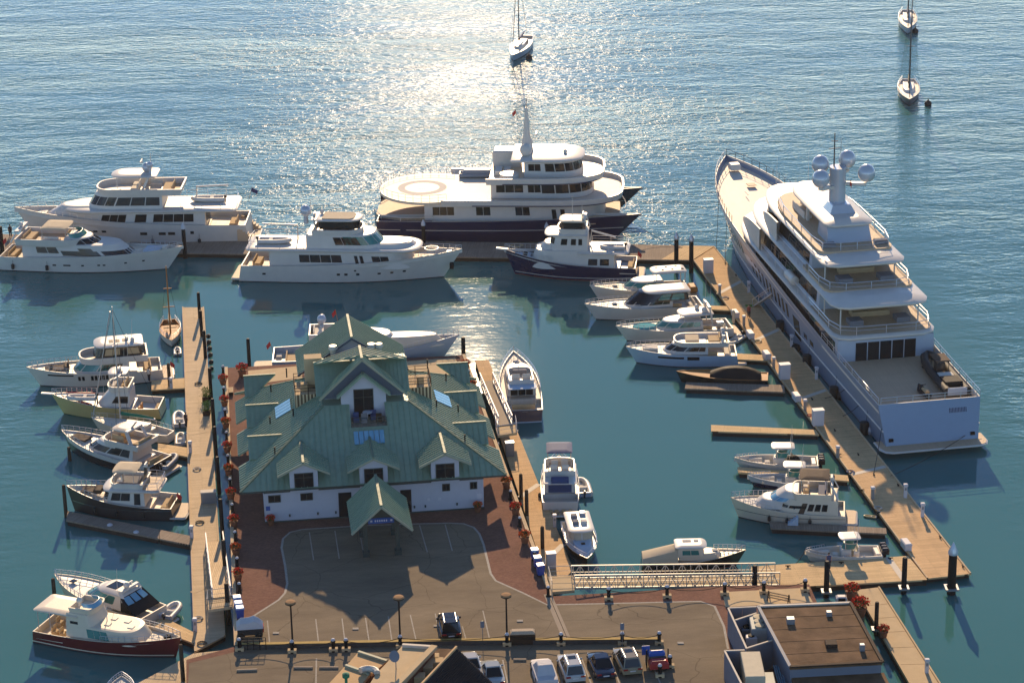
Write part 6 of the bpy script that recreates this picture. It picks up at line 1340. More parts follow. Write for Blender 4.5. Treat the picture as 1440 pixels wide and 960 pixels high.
for x, y, h, lb in ((74,540,2.6,'wooden piling off the bow of the glazed-hardtop sport yacht'),(239,547,3.4,'piling at the stern of the yellow sport fishing boat'),(98,645,1.6,'piling under the bow of the black and white sport yacht'),(93,724,3.6,'piling at the outer end of the long finger dock'),
    (77,842,2.4,'piling at the bow of the cream express cruiser'),(258,962,4.2,'thick dark piling at the landing float'),(733,706,3.4,'farther of two dark pilings on the east float'),(741,729,3.4,'nearer of two dark pilings on the east float'),(763,776,3.0,'dark piling at the near end of the east float')):
    piling(x, y, .2, h, .2, 'piling_wood', None, lb, 'finger dock pilings')
# flower pots
pot_m = []
def pot_meshes():
    a = MB(); a.lathe([(.26,0),(.30,.06),(.40,.55),(.44,.56),(.44,.64),(.38,.64)], (0,0,0), 14); a = a.build('pot', 'terracotta')
    out = [a]
    for nm, m, n, zc, sz, seed in (('foliage','leaf',170,.82,.17,1),('blossoms','flower_red',150,.95,.15,2),('blossoms','flower_orange',150,.95,.15,3)):
        rng = random.Random(seed); o = MB()
        for i in range(n):
            th = rng.uniform(0, 2*math.pi); ph = math.acos(rng.uniform(-.3,1)); rr = rng.uniform(.42,.62) if nm == 'blossoms' else rng.uniform(.2,.56)
            c = Vector((rr*math.sin(ph)*math.cos(th), rr*math.sin(ph)*math.sin(th), zc + rr*.62*math.cos(ph))); nrm = Vector((rng.uniform(-1,1),rng.uniform(-1,1),rng.uniform(.1,1))).normalized()
            u_ = nrm.orthogonal().normalized(); v_ = nrm.cross(u_); s = sz*rng.uniform(.6,1.2)
            o.add([c+u_*s*.5, c+v_*s*.5, c-u_*s*.5, c-v_*s*.5], [(0,1,2,3)])
        out.append(o.build(nm, m))
    return [x.data for x in out], out
PM, _tmp = pot_meshes()
for x in _tmp: bpy.data.objects.remove(x)
def put(name, me, parent, loc=(0,0,0), s=1.0):
    o = bpy.data.objects.new(name, me); COL.objects.link(o); o.parent = parent; o.location = loc; o.scale = (s,s,s); return o
def flower_pot(px, py, z, label, col=1, s=1.0, group='red flower pots along the wharf'):
    p = P(px, py, z); e = empty('flower_pot', (p.x,p.y,z), random.uniform(0,6)); e.scale = (s,s,s); tag(e, label, 'flower pot', group)
    put('pot', PM[0], e); f = put('foliage', PM[1], e); b = put('blossoms', PM[2 if col == 1 else 3], e)
    f['kind'] = 'stuff'; b['kind'] = 'stuff'; return e
for i, (x, y) in enumerate(((314,541),(316,571),(318,602),(320,636),(322,668),(325,702),(329,740),(332,780),(335,816))):
    flower_pot(x, y, G, 'potted flowers on the west promenade edge, %s pot from the far end' % ORD[i], 1 if i not in (4,7,2) else 2)
for i, (x, y, lb) in enumerate(((341,529,'large red-flowered tub at the far west corner of the wharf'),(655,521,'red flower pot at the far end of the east promenade'),(664,549,'red flower pot beside the head of the east gangway'),
     (712,686,'red flower pot off the near east corner of the club house roof'),(725,723,'red flower pot midway along the east promenade'),(738,763,'red flower pot nearest the three blue bins'),(381,738,'dark shrub tub at the west end of the club house front wall'),(672,719,'dark shrub tub at the east end of the club house front wall'))):
    flower_pot(x, y, G, lb, 1 if i % 2 == 0 else 2, 1.25 if i == 0 else (.85 if i > 5 else 1.05))
for x, y, s, lb in ((1197,842,1.3,'broad red flower tub at the far end of the concrete pier'),(1209,866,1.5,'widest red flower planter beside the concrete pier'),(1242,896,1.0,'single red flower pot halfway down the concrete pier')):
    flower_pot(x, y, DZ+.15, lb, 1, s, 'red flower tubs on the concrete pier')
for i, (x, y) in enumerate(((290,563),(291,583))):
    p = P(x, y, DZ); e = empty('dock_planter', (p.x,p.y,DZ)); tag(e, ('upper' if i == 0 else 'lower')+' of two bright green box plants on the west dock', 'planter', 'green planters on the west dock')
    b = MB(); b.rbox(-.4,.4,-.4,.4,0,.55,.04); b.build('box', 'planter_brown', e); rng = random.Random(20+i); o = MB()
    for k in range(260):
        c = Vector((rng.gauss(0,.26),rng.gauss(0,.26),.55+rng.uniform(0,1.1))); n_ = Vector((rng.uniform(-1,1),rng.uniform(-1,1),rng.uniform(-.2,1))).normalized(); u_ = n_.orthogonal().normalized(); v_ = n_.cross(u_); o.add([c+u_*.1,c+v_*.05,c-u_*.1,c-v_*.05],[(0,1,2,3)])
    tag(o.build('foliage', 'leaf_bright', e), kind='stuff')
# bollards and chains
bo = MB(); bo.lathe([(.24,0),(.24,.1),(.15,.14),(.13,.75),(.19,.8),(.19,.9),(.13,.92)], (0,0,0), 12); _b = bo.build('shaft', 'iron_black'); BM = _b.data; bpy.data.objects.remove(_b)
bo = MB(); bo.lathe([(.14,.9),(.17,.98),(.12,1.08),(.03,1.12)], (0,0,0), 12); _b = bo.build('cap', 'cap_white'); BCM = _b.data; bpy.data.objects.remove(_b)
bo = MB(); bo.box(-.34,.34,-.2,.2,0,.28); _b = bo.build('base', 'concrete_tan'); BBM = _b.data; bpy.data.objects.remove(_b)
def bollard(px, py, z, label, group, s=1.0, base=False):
    p = P(px, py, z); e = empty('bollard', (p.x,p.y,z)); e.scale = (s,s,s); tag(e, label, 'bollard', group); put('shaft', BM, e); put('cap', BCM, e)
    if base: put('base', BBM, e)
    return e
def chain(a, b, z, sag, label, group):
    o = MB(); o.tube([(a.x+(b.x-a.x)*t, a.y+(b.y-a.y)*t, z - sag*4*t*(1-t)) for t in [i/10 for i in range(11)]], .035, 5); return tag(o.build('chain', 'iron_black'), label, 'chain', group)
prev = None
for i, (x, y) in enumerate(((314,526),(315,556),(317,587),(319,619),(321,652),(324,685),(327,721),(331,760),(334,797),(337,833))):
    bollard(x, y, G, 'black bollard with pale cap on the west promenade edge, %s from the far end' % ORD[i], 'bollards of the west promenade')
for i, (x, y) in enumerate(((659,532),(718,702),(731,740),(752,788),(771,838))):
    bollard(x, y, G, 'black bollard with pale cap on the east promenade edge, %s from the far end' % ORD[i], 'bollards of the east promenade')
kb = [(337,914),(411,917),(469,915),(487,914.5),(563,910),(713,907),(789,906.5),(875,905.5),(927,905)]; pts = []
for i, (x, y) in enumerate(kb):
    lampb = x in (411,563,713)
    pts.append(bollard(x, y, G+.3 if False else G, ('black bollard at the foot of a lamp post, ' if lampb else 'black bollard behind the kerb wall, ')+'%s from the west end' % ORD[i], 'bollards of the kerb wall', 1.15, True))
for i in range(len(pts)-1):
    chain(pts[i].location, pts[i+1].location, G+.95, .32, 'sagging chain along the kerb wall, %s span from the west' % ORD[i], 'chains of the kerb wall')
fb = [bollard(x, y, G, 'black bollard beside the truss gangway, %s from the west' % ORD[i], 'bollards beside the truss gangway', 1.2, True) for i, (x, y) in enumerate(((856,843),(938,840),(1019,836),(1074,834),(1132,831)))]
for i in range(len(fb)-1): chain(fb[i].location, fb[i+1].location, G+1.0, .4, 'sagging chain beside the truss gangway, %s span' % ORD[i], 'chains beside the truss gangway')
for x, y, lb in ((928,951,'black bollard in front of the red and blue cart'),(942,938,'black bollard right of the red and blue cart')): bollard(x, y, G, lb, 'bollards around the cart', 1.15, True)
# lamp posts
for px, py, lb in ((412,912,'west'),(563,905,'middle'),(713,902,'east')):
    p = P(px, py, G); e = empty('lamp_post', (p.x,p.y,G)); tag(e, 'slim black lamp post with flat round head, %s one of three at the kerb wall' % lb, 'lamp post', 'lamp posts of the forecourt')
    o = MB(); o.lathe([(.2,0),(.2,.4),(.09,.5),(.07,4.3),(.12,4.35)], (0,0,0), 10); o.build('pole', 'iron_black', e); o = MB(); o.lathe([(.12,4.3),(.5,4.55),(.52,4.62)], (0,0,0), 16); h_ = o.build('lamp_head', 'iron_black', e); o = MB(); o.lathe([(.5,4.62),(.42,4.74),(.1,4.8)], (0,0,0), 16); o.build('lamp_cap', 'lamp_glass', h_)
# signs
for px, py, lb in ((679,905,'small rectangular sign on a thin post beside the lower car park'),(875,908,'thin sign post at the east end of the kerb wall')):
    p = P(px, py, G); e = empty('sign_post', (p.x,p.y,G)); tag(e, lb, 'sign'); o = MB(); o.tube([(0,0,0),(0,0,2.3)], .035, 6); o.build('post', 'metal_grey', e); o = MB(); o.box(-.18,.18,-.05,-.035,1.65,2.3); o.build('sign_plate', 'panel_blue', e)
p = P(735,903,G); e = empty('planter_bench', (p.x,p.y,G), R(1)); tag(e, 'long dark planter with a pebbled rounded top at the kerb wall', 'planter')
o = MB(); o.rbox(-1.15,1.15,-.45,.45,0,1.0,.03); o.build('box', 'planter_brown', e); o = MB(); o.rbox(-1.1,1.1,-.42,.42,1.0,1.28,.2); o.build('pebble_top', 'pebble', e)
# bins
for i, (px, py) in enumerate(((752,786),(756,797),(760,808))):
    p = P(px, py, G); e = empty('waste_bin', (p.x,p.y,G), BANG+R(95)); tag(e, ('far','middle','near')[i]+' one of three blue wheeled bins at the east promenade', 'bin', 'blue bins at the east promenade')
    o = MB(); o.add([(-.28,-.3,.08),(.28,-.3,.08),(.28,.3,.08),(-.28,.3,.08),(-.34,-.36,1.0),(.34,-.36,1.0),(.34,.36,1.0),(-.34,.36,1.0)],[(0,3,2,1),(4,5,6,7),(0,1,5,4),(1,2,6,5),(2,3,7,6),(3,0,4,7)]); o.build('body', 'bin_blue', e); o = MB(); o.rbox(-.38,.4,-.39,.39,1.0,1.14,.06); o.build('lid', 'bin_lid' if i < 2 else 'bin_blue', e)
    for s in (-1,1): o = MB(); o.lathe([(.1,-.03),(.1,.03)], (0,0,0), 10); w_ = o.build('wheel', 'tyre', e); w_.location = (-.28,s*.3,.1); w_.rotation_euler = (R(90),0,0)
for i, (px, py) in enumerate(((334,853),(336,861),(338,868))):
    p = P(px, py, G); e = empty('waste_bin', (p.x,p.y,G), BANG+R(-85)); tag(e, ('far','middle','near')[i]+' one of three blue wheeled bins at the west promenade', 'bin', 'blue bins at the west promenade')
    o = MB(); o.add([(-.28,-.3,.08),(.28,-.3,.08),(.28,.3,.08),(-.28,.3,.08),(-.34,-.36,1.0),(.34,-.36,1.0),(.34,.36,1.0),(-.34,.36,1.0)],[(0,3,2,1),(4,5,6,7),(0,1,5,4),(1,2,6,5),(2,3,7,6),(3,0,4,7)]); o.build('body', 'bin_blue', e); o = MB(); o.rbox(-.38,.4,-.39,.39,1.0,1.14,.06); o.build('lid', 'bin_lid', e)
# covered cart by the west gangway
p = P(352,893,G); e = empty('covered_cart', (p.x,p.y,G), BANG); tag(e, 'grey canvas covered luggage cart beside the west end of the kerb wall', 'cart')
o = MB(); rows = []
for i in range(7):
    t = i/6; h_ = 1.5+.45*math.sin(math.pi*t)+.12*math.sin(t*11); rows.append([(-1.2+2.4*t,-.7,.95),(-1.2+2.4*t,-.62,h_-.3),(-1.2+2.4*t,0,h_),(-1.2+2.4*t,.62,h_-.3),(-1.2+2.4*t,.7,.95)])
o.grid(rows); o.add(rows[0],[(0,1,2,3,4)]); o.add(rows[-1],[(4,3,2,1,0)]); o.build('canvas_cover', 'car_cover', e)
o = MB(); o.rbox(-1.15,1.15,-.66,.66,.35,.95,.05); o.build('body', 'charcoal_paint', e); o = MB(); o.rbox(.9,1.25,-.5,.2,.5,1.1,.05); o.build('red_bag', 'red_cloth', e)
for x in (-.8,.8):
    for s in (-1,1): o = MB(); o.lathe([(.32,-.08),(.32,.08)], (0,0,0), 14); w_ = o.build('wheel', 'tyre', e); w_.location = (x,s*.68,.32); w_.rotation_euler = (R(90),0,0)
p = P(357,913,G)
o = MB()
for z in (.5,.9,1.2): o.bar((-1.1,0,z),(1.1,0,z),.05)
for x in (-1.1,-.55,0,.55,1.1): o.bar((x,0,0),(x,0,1.2),.06)
rk_ = o.build('cycle_rack', 'iron_black'); rk_.location = p; tag(rk_, 'black railing frame in front of the covered cart', 'rack')
for x, y, lb in ((457,854,'west'),(0,0,'')):
    pass
for i, (px, py) in enumerate(((500,884),(614,880),(731,873),(388,890),(957,904))):
    p = P(px, py, G); o = MB(); o.rbox(-.28,.28,-.2,.2,0,.07,.02); b = o.build('paint_marker', 'line_white'); b.location = (p.x,p.y,G+.004); tag(b, 'small pale cover plate on the asphalt, %s from the west' % ORD[[1,2,3,0,4][i]], 'cover plate', 'cover plates on the asphalt')
for i, (a, b) in enumerate((((333,943),(362,942)),((413,939),(440,939)),((449,939),(476,939)),((722,928),(740,928)))):
    k = beam('wheel_stop', P(*a,G), P(*b,G), .2, G+.005, G+.16, 'concrete'); tag(k, 'concrete wheel stop in the lower car park, %s from the west' % ORD[i], 'wheel stop', 'wheel stops')
# benches and chairs on the west promenade
for px, py, lb in ((325,553,'pale bench at the far end of the west promenade'),):
    p = P(px, py, G); e = empty('bench', (p.x,p.y,G), BANG+R(90)); tag(e, lb, 'bench')
    for i in range(4): o = MB(); o.box(-.8,.8,-.25+i*.13,-.15+i*.13,.42,.46); o.build('slat', 'wood_pale', e)
    for x in (-.6,.6): o = MB(); o.box(x-.05,x+.05,-.22,.22,0,.42); o.build('leg', 'iron_black', e)
    o = MB(); o.box(-.8,.8,.26,.31,.5,.9); o.build('backrest', 'wood_pale', e)
p = P(294,706,DZ); e = empty('bench', (p.x,p.y,DZ), BANG); tag(e, 'grey storage bench on the west dock above the gangway', 'bench'); o = MB(); o.rbox(-.8,.8,-.35,.35,0,1.2,.04); o.build('box', 'metal_grey', e); o = MB(); o.rbox(-.84,.84,-.4,.4,1.2,1.3,.03); o.build('lid', 'joint_pale', e)
# ================================================================ dock boxes, pedestals and cleats
def power_box(px, py, label, w=1.2, h=1.75, d=.8, grp='large white utility cabinets on the main dock', m='plastic_white', z=DZ):
    p = P(px, py, z); e = empty('utility_cabinet', (p.x,p.y,z), R(8)); tag(e, label, 'cabinet', grp)
    o = MB(); o.rbox(-w/2,w/2,-d/2,d/2,0,h,.02); o.build('body', m, e); o = MB(); o.rbox(-w/2-.06,w/2+.06,-d/2-.06,d/2+.06,h,h+.1,.03); o.build('lid', m, e)
    o = MB(); o.box(-w/2+.1,w/2-.1,-d/2-.015,-d/2-.003,.2,h-.2); o.build('door', m, e); return e
for i, (x, y) in enumerate(((996,383),(1103,532),(1150,597))): power_box(x, y, 'tall white utility cabinet on the main dock, %s from the far end' % ORD[i])
def dock_box(px, py, label, rz=R(100)):
    p = P(px, py, DZ); e = empty('dock_box', (p.x,p.y,DZ), rz); tag(e, label, 'dock box', 'white dock boxes')
    o = MB(); o.rbox(-.75,.75,-.33,.33,0,.55,.02); o.build('body', 'plastic_white', e); o = MB(); o.rbox(-.8,.8,-.38,.38,.55,.75,.1); o.build('lid', 'plastic_white', e)
for i, (x, y) in enumerate(((1034,445),(1055,474),(1078,503),(1120,562),(1274,770))): dock_box(x, y, 'low white dock box on the main dock, %s from the far end' % ORD[i])
def pedestal(px, py, label, z=DZ, h=1.15, grp='power pedestals', m='plastic_white'):
    p = P(px, py, z); e = empty('power_pedestal', (p.x,p.y,z)); tag(e, label, 'pedestal', grp)
    o = MB(); o.rbox(-.16,.16,-.16,.16,0,h,.03); o.build('post', m, e); o = MB(); o.rbox(-.22,.22,-.22,.22,h,h+.22,.06); o.build('head', 'plastic_white', e); o = MB(); o.box(-.1,.1,-.175,-.162,h-.45,h-.15); o.build('socket_panel', 'metal_grey', e)
for i, (x, y) in enumerate(((1053,411),(1113,487),(1148,533),(1273,699),(1297,726))): pedestal(x, y, 'white power pedestal on the outer edge of the main dock, %s from the far end' % ORD[i], h=1.3)
for i, (x, y) in enumerate(((1012,414),(1046,458),(1088,517),(1132,577),(1178,643),(1227,701))): pedestal(x, y, 'grey power pedestal on the inner edge of the main dock, %s from the far end' % ORD[i], m='metal_grey')
for x, y, lb in ((268,636,'power pedestal where the dinghy finger meets the west dock'),(270,756,'power pedestal where the long finger meets the west dock'),(275,887,'power pedestal near the near end of the west dock'),(241,546,'power pedestal at the foot of the far west finger'),(1303,945,'white pedestal near the bottom of the concrete pier'),(780,740,'grey pedestal on the east float')): pedestal(x, y, lb, DZ+(.15 if x > 1300 else 0), m='plastic_white')
for x, y, lb, m in ((717,640,'grey fuel dispenser on the east float','metal_grey'),(775,797,'white cabinet beside the landing of the truss gangway','plastic_white')): power_box(x, y, lb, .9, 1.5, .7, 'cabinets on the east float', m)
for i, (x, y) in enumerate(((1020,371),(1035,388),(1142,562),(1174,606),(1207,640),(1229,668),(1263,683),(1322,756),(1354,797))):
    p = P(x, y, DZ); o = MB(); o.rbox(-.25,.25,-.06,.06,.12,.2,.03); o.rbox(-.08,.08,-.05,.05,0,.12,.02); c = o.build('dock_cleat', 'iron_black'); c.location = (p.x,p.y,DZ); c.rotation_euler = (0,0,R(100)); tag(c, 'black cleat on the outer edge of the main dock, %s from the far end' % ORD[i], 'cleat', 'cleats of the main dock')
for i, (x, y) in enumerate(((1108,797),(1183,792),(1252,786),(1180,640),(1212,690))):
    p = P(x, y, DZ+.02); o = MB(); o.rbox(-.25,.25,-.06,.06,.12,.2,.03); o.rbox(-.08,.08,-.05,.05,0,.12,.02); c = o.build('dock_cleat', 'iron_black'); c.location = (p.x,p.y,DZ+.02); tag(c, 'black cleat %s' % ('on the cross dock, %s from the west' % ORD[i] if i < 3 else 'on the inner edge of the main dock, %s one' % ('far','near')[i-3]), 'cleat', 'cleats of the inner docks')
# round fenders between the superyacht and the dock
for i, (x, y) in enumerate(((1113,489),(1178,556),(1219,604))):
    p = P(x+6, y+2, .3); o = MB(); o.lathe([(.05,-.6),(.45,-.4),(.6,0),(.45,.4),(.05,.6)], (0,0,0), 14); c = o.build('ball_fender', 'plastic_white' if i == 2 else 'rubber'); c.location = (p.x,p.y,.45); tag(c, 'ball fender floating beside the superyacht, %s from the bow' % ORD[i], 'fender', 'ball fenders')
for i, (x, y) in enumerate(((155,741),(192,751))):
    p = P(x, y, .3); o = MB(); o.lathe([(.05,-.35),(.28,-.22),(.36,0),(.28,.22),(.05,.35)], (0,0,0), 14); c = o.build('ball_fender', 'plastic_white'); c.location = (p.x,p.y-.1,.45); tag(c, ('left','right')[i]+' white ball fender hung on the long finger dock', 'fender', 'ball fenders on the long finger')
# mooring lines
def line(a, b, label, sag=.4, r_=.035, m='rope_dark'):
    a, b = P(*a), P(*b); o = MB(); o.tube([a.lerp(b,t) - Vector((0,0,sag*4*t*(1-t))) for t in [i/8 for i in range(9)]], r_, 5); tag(o.build('mooring_line', m), label, 'mooring line', 'mooring lines')
for a, b, lb in (((1240,600,2.6),(1228,668,DZ),'dark mooring line from the superyacht quarter down to the dock'),((1376,599,1.6),(1252,669,DZ),'long mooring line from the far stern corner of the superyacht'),((1012,255,6.5),(1007,352,DZ),'steep bow line of the superyacht'),((1022,300,4.5),(1020,370,DZ),'second bow line of the superyacht'),
    ((898,317,2.6),(960,349,DZ),'bow line of the helicopter yacht to the dock corner'),((1208,531,3.8),(1160,560,DZ),'spring line at the superyacht side, farther one'),((1223,552,3.8),(1185,585,DZ),'spring line at the superyacht side, nearer one'),((895,372,1.8),(940,366,DZ),'stern line of the navy trawler yacht'),((1133,772,1.1),(1110,797,DZ),'bow line of the open boat at the cross dock')): line(a, b, lb)
# boarding steps at the superyacht
a, b = P(1062,430,DZ), P(1089,412,3.4); o = MB(); e = empty('boarding_gangway', (0,0,0)); tag(e, 'white boarding gangway from the main dock to the superyacht side', 'gangway')
o.bar(a, b, .9, .1); o.build('walkway', 'gelcoat', e)
for s in (-.45,.45):
    d = Vector((b.y-a.y, -(b.x-a.x), 0)).normalized()*s; o = MB(); o.bar(a+d+Vector((0,0,.95)), b+d+Vector((0,0,.95)), .05)
    for t in (0,.33,.66,1): q = a.lerp(b,t)+d; o.bar(q, q+Vector((0,0,.95)), .04)
    o.build('handrail', 'rail_steel', e)
m_ = MB(); m_.rbox(-.5,.5,-.4,.4,0,.03,.01); m_ = m_.build('door_mat', 'leaf_bright'); m_.location = P(1054,430,DZ)+Vector((0,0,.004)); tag(m_, 'green mat on the main dock at the superyacht gangway', 'mat')
# ================================================================ gangways
def truss(name, a, b, w, h, label, m='steel_gal', deckm='concrete_tan', n=8):
    a, b = Vector(a), Vector(b); e = empty(name, (0,0,0)); tag(e, label, 'gangway'); d = (b-a); side_ = Vector((d.y,-d.x,0)).normalized()*w/2
    o = MB(); o.bar(a, b, w-.1, .12); o.build('walkway', deckm, e)
    for s in (-1, 1):
        off = side_*s; t_ = MB(); t_.bar(a+off+Vector((0,0,h)), b+off+Vector((0,0,h)), .11); t_.build('top_chord', m, e); t_ = MB(); t_.bar(a+off, b+off, .12, .22); t_.build('bottom_chord', m, e)
        for i in range(n+1):
            p = a.lerp(b, i/n)+off; t_ = MB(); t_.bar(p, p+Vector((0,0,h)), .07); t_.build('upright', m, e)
            if i < n:
                q = a.lerp(b, (i+1)/n)+off; t_ = MB(); t_.bar(*( (p, q+Vector((0,0,h))) if i % 2 == 0 else (p+Vector((0,0,h)), q) ), .06); t_.build('diagonal', m, e); t_ = MB(); t_.bar(p+Vector((0,0,h*.5)), q+Vector((0,0,h*.5)), .05); t_.build('mid_rail', m, e)
    return e
a, b = P(806,820,G-.2), P(1093,816,DZ+.35)
truss('truss_gangway', a, b, 2.1, 1.35, 'long cream steel truss gangway from the wharf down to the cross dock', n=24)
pl = MB(); q = W2([(770,810),(808,809),(808,829),(775,832)], G-.1); pl.prism([(v.x,v.y) for v in q], G-.4, G-.1); lp = pl.build('gangway_landing', 'concrete_tan'); tag(lp, 'tan landing platform at the head of the truss gangway', 'platform')
r = railing(lp, [q[3]+Vector((.1,.1,0)), q[0]+Vector((.1,-.1,0)), q[1]+Vector((-.1,-.1,0))], 1.1, m='steel_gal', bars=3, r=.035)
truss('ramp_gangway', P(312,840,G-.1), P(302,762,DZ+.1), 1.7, 1.1, 'narrow ramp with white handrails from the wharf to the west dock', 'plastic_white', 'wood_pale', 10)
pl = MB(); q = W2([(292,844),(328,840),(327,852),(292,857)], G-.12); pl.prism([(v.x,v.y) for v in q], G-.4, G-.12); lp = pl.build('gangway_landing', 'wood_pale'); tag(lp, 'landing with ornate rail at the head of the west ramp', 'platform')
railing(lp, [q[3], q[0]+Vector((.05,0,0)), q[1]+Vector((0,0,0))], 1.1, m='steel_gal', bars=3, r=.03); railing(lp, [q[3], q[2]], 1.1, m='iron_black', bars=3, r=.03)
truss('ramp_gangway', P(711,598,G-.1), P(684,536,DZ+.15), 1.5, 1.1, 'ramp with white handrails from the wharf down to the east float', 'plastic_white', 'concrete', 9)
pl = MB(); q = W2([(697,601),(725,597),(727,608),(700,612)], G-.12); pl.prism([(v.x,v.y) for v in q], G-.4, G-.12); lp = pl.build('gangway_landing', 'concrete_tan'); tag(lp, 'landing with white rail at the head of the east ramp', 'platform')
railing(lp, [q[0], q[3], q[2], q[1]], 1.1, m='plastic_white', bars=3, r=.035)
# ================================================================ vehicles
def car(px, py, rz, label, m, L=4.6, W=1.86, Hh=1.5, suv=False, cover=False):
    p = P(px, py, G); e = empty('parked_car', (p.x,p.y,G+.006), rz); tag(e, label, 'car', 'cars parked at the club house')
    x0, x1, w = -L/2, L/2, W/2; zb = .86 if suv else .74
    def body(rows, nm, mm, par):
        o = MB(); o.grid(rows, smooth=True); k = len(rows[0]); o.add(rows[0], [tuple(range(k))]); o.add(rows[-1], [tuple(range(k-1,-1,-1))]); return o.build(nm, mm, par, 32)
    prof = [(x0,.80,.34,zb-.10),(x0+.10,.93,.24,zb+.02),(x0+.55,.99,.22,zb+.06),(0,1.0,.22,zb+.04),(x1-1.35,.99,.22,zb),(x1-.55,.95,.22,zb-.10),(x1-.12,.85,.25,zb-.20),(x1,.72,.34,zb-.30)]
    rows = [[(x,-w*k*.93,zl),(x,-w*k,zl+(zt-zl)*.45),(x,-w*k*.97,zt-.06),(x,-w*k*.84,zt),(x,0,zt+.03),(x,w*k*.84,zt),(x,w*k*.97,zt-.06),(x,w*k,zl+(zt-zl)*.45),(x,w*k*.93,zl)] for x,k,zl,zt in prof]
    bd = body(rows, 'body', m, e)
    xa, xf = (x0+.18 if suv else x0+.75), x1-1.25
    tp = Hh
    rf, ra = .85, (.28 if suv else .75)
    A = [(xa, w*.86),(xf-.15, w*.86),(xf, w*.72)]; 
    base = [(xa,-w*.84),(xf-.2,-w*.87),(xf,-w*.74),(xf,w*.74),(xf-.2,w*.87),(xa,w*.84)]
    top = [(xa+ra,-w*.66),(xf-rf-.15,-w*.68),(xf-rf,-w*.6),(xf-rf,w*.6),(xf-rf-.15,w*.68),(xa+ra,w*.66)]
    o = MB(); vb = [(x,y,zb) for x,y in base]; vt = [(x,y,tp-.06) for x,y in top]; vi = [((x*.94+(xa+xf)/2*.06),y*.88,tp) for x,y in top]
    o.grid([vb, vt, vi], closed=True, smooth=False); o.add(vi, [tuple(range(6))]); cb = o.build('cabin', m, e, 30)
    def pane(a, b, c, d, nm, inset=.10):
        a, b, c, d = map(Vector, (a,b,c,d)); ct = (a+b+c+d)/4; n = (b-a).cross(d-a).normalized(); 
        if n.dot(ct - Vector((0,0,zb))) < 0: n = -n
        q = [v + (ct-v)*inset + n*.012 for v in (a,b,c,d)]; g = MB(); g.add(q + [v - n*.02 for v in q], [(0,1,2,3),(7,6,5,4),(0,4,5,1),(1,5,6,2),(2,6,7,3),(3,7,4,0)]); g.build(nm, 'glass_dark' if not cover else m, cb)
    if not cover:
        pane(vb[2],vb[3],vt[3],vt[2],'windscreen'); pane(vb[5],vb[0],vt[0],vt[5],'rear_window')
        for i0, i1 in ((0,1),(4,5)):
            for f0, f1 in ((0,.46),(.5,1)):
                lb_, lt_ = Vector(vb[i0]).lerp(Vector(vb[i1]),f0), Vector(vt[i0]).lerp(Vector(vt[i1]),f0); rb_, rt_ = Vector(vb[i0]).lerp(Vector(vb[i1]),f1), Vector(vt[i0]).lerp(Vector(vt[i1]),f1); pane(lb_,rb_,rt_,lt_,'side_window',.08)
        for s in (-1,1):
            o = MB(); o.rbox(x0-.02,x0+.12,s*w*.66-.2,s*w*.66+.2,zb-.16,zb-.02,.02); o.build('tail_light', 'light_red', e); o = MB(); o.rbox(x1-.22,x1+.0,s*w*.6-.18,s*w*.6+.18,zb-.36,zb-.24,.02); o.build('headlight', 'light_clear', e)
            o = MB(); o.rbox(xf-.55,xf-.4,s*(w+.06)-.1,s*(w+.06)+.1,zb+.02,zb+.16,.03); o.build('mirror', m, e)
        o = MB(); o.box(x0-.012,x0+.03,-.26,.26,zb-.30,zb-.19); o.build('number_plate', 'plastic_white', e)
        if suv:
            for s in (-1,1): o = MB(); o.bar((xa+ra+.1,s*w*.56,tp+.05),(xf-rf-.2,s*w*.56,tp+.05),.05); o.build('roof_rail', 'chrome', e)
            o = MB(); o.box(xf-rf-1.0,xf-rf-.35,-.35,.35,tp+.004,tp+.012); o.build('sunroof', 'glass_dark', e)
    else:
        o = MB(); o.rbox(x0-.03,x1*.2,-w*1.02,w*1.02,.1,zb*.55,.05); o.build('cover_skirt', m, e)
    for x in (x0+.85, x1-.85):
        for s in (-1,1):
            o = MB(); o.lathe([(.29,-.1),(.33,-.07),(.33,.07),(.29,.1)], (0,0,0), 18); t_ = o.build('wheel', 'tyre', e); t_.location = (x, s*(w-.09), .33); t_.rotation_euler = (R(90),0,0); o = MB(); o.lathe([(.2,-.112),(.2,.112)], (0,0,0), 12); o.build('rim', 'chrome', t_)
    return e
AW = R(96)
car(632,886,AW, 'black SUV parked alone on the forecourt beside the kerb wall', 'car_black', 4.7, 1.95, 1.72, True)
car(692,952,AW+R(2), 'silver-white sedan parked at the foot of the dark shingled roof', 'car_silver')
car(661,940,AW+R(2), 'pale car glinting half behind the dark shingled roof', 'car_white')
car(765,950,AW+R(2), 'car under a grey fabric cover in the lower car park', 'car_cover', 4.6, 1.95, 1.5, False, True)
car(803,945,AW+R(3), 'white SUV with dark rear window in the lower car park', 'car_white', 4.7, 1.95, 1.7, True)
car(845,940,AW+R(4), 'dark navy sedan between the white and the beige SUV', 'car_navy')
car(882,935,AW+R(4), 'beige SUV at the east end of the parked row', 'car_beige', 4.6, 1.92, 1.68, True)
p = P(925,938,G); e = empty('pedal_cart', (p.x,p.y,G), BANG); tag(e, 'red and blue cart standing among bollards at the car park entrance', 'cart')
o = MB(); o.rbox(-.85,.85,-.9,.1,.3,1.0,.25); o.build('red_body', 'paint_red', e); o = MB(); o.rbox(-.7,.7,.25,.75,1.0,1.45,.2); o.build('blue_panel', 'paint_blue', e); o = MB(); o.rbox(-.8,.8,.1,.9,.3,1.0,.1); o.build('frame_box', 'charcoal_paint', e)
for x in (-.95,.95): o = MB(); o.tube([(x,.2,0),(x,.2,1.7)], .06, 8); o.build('side_post', 'iron_black', e)
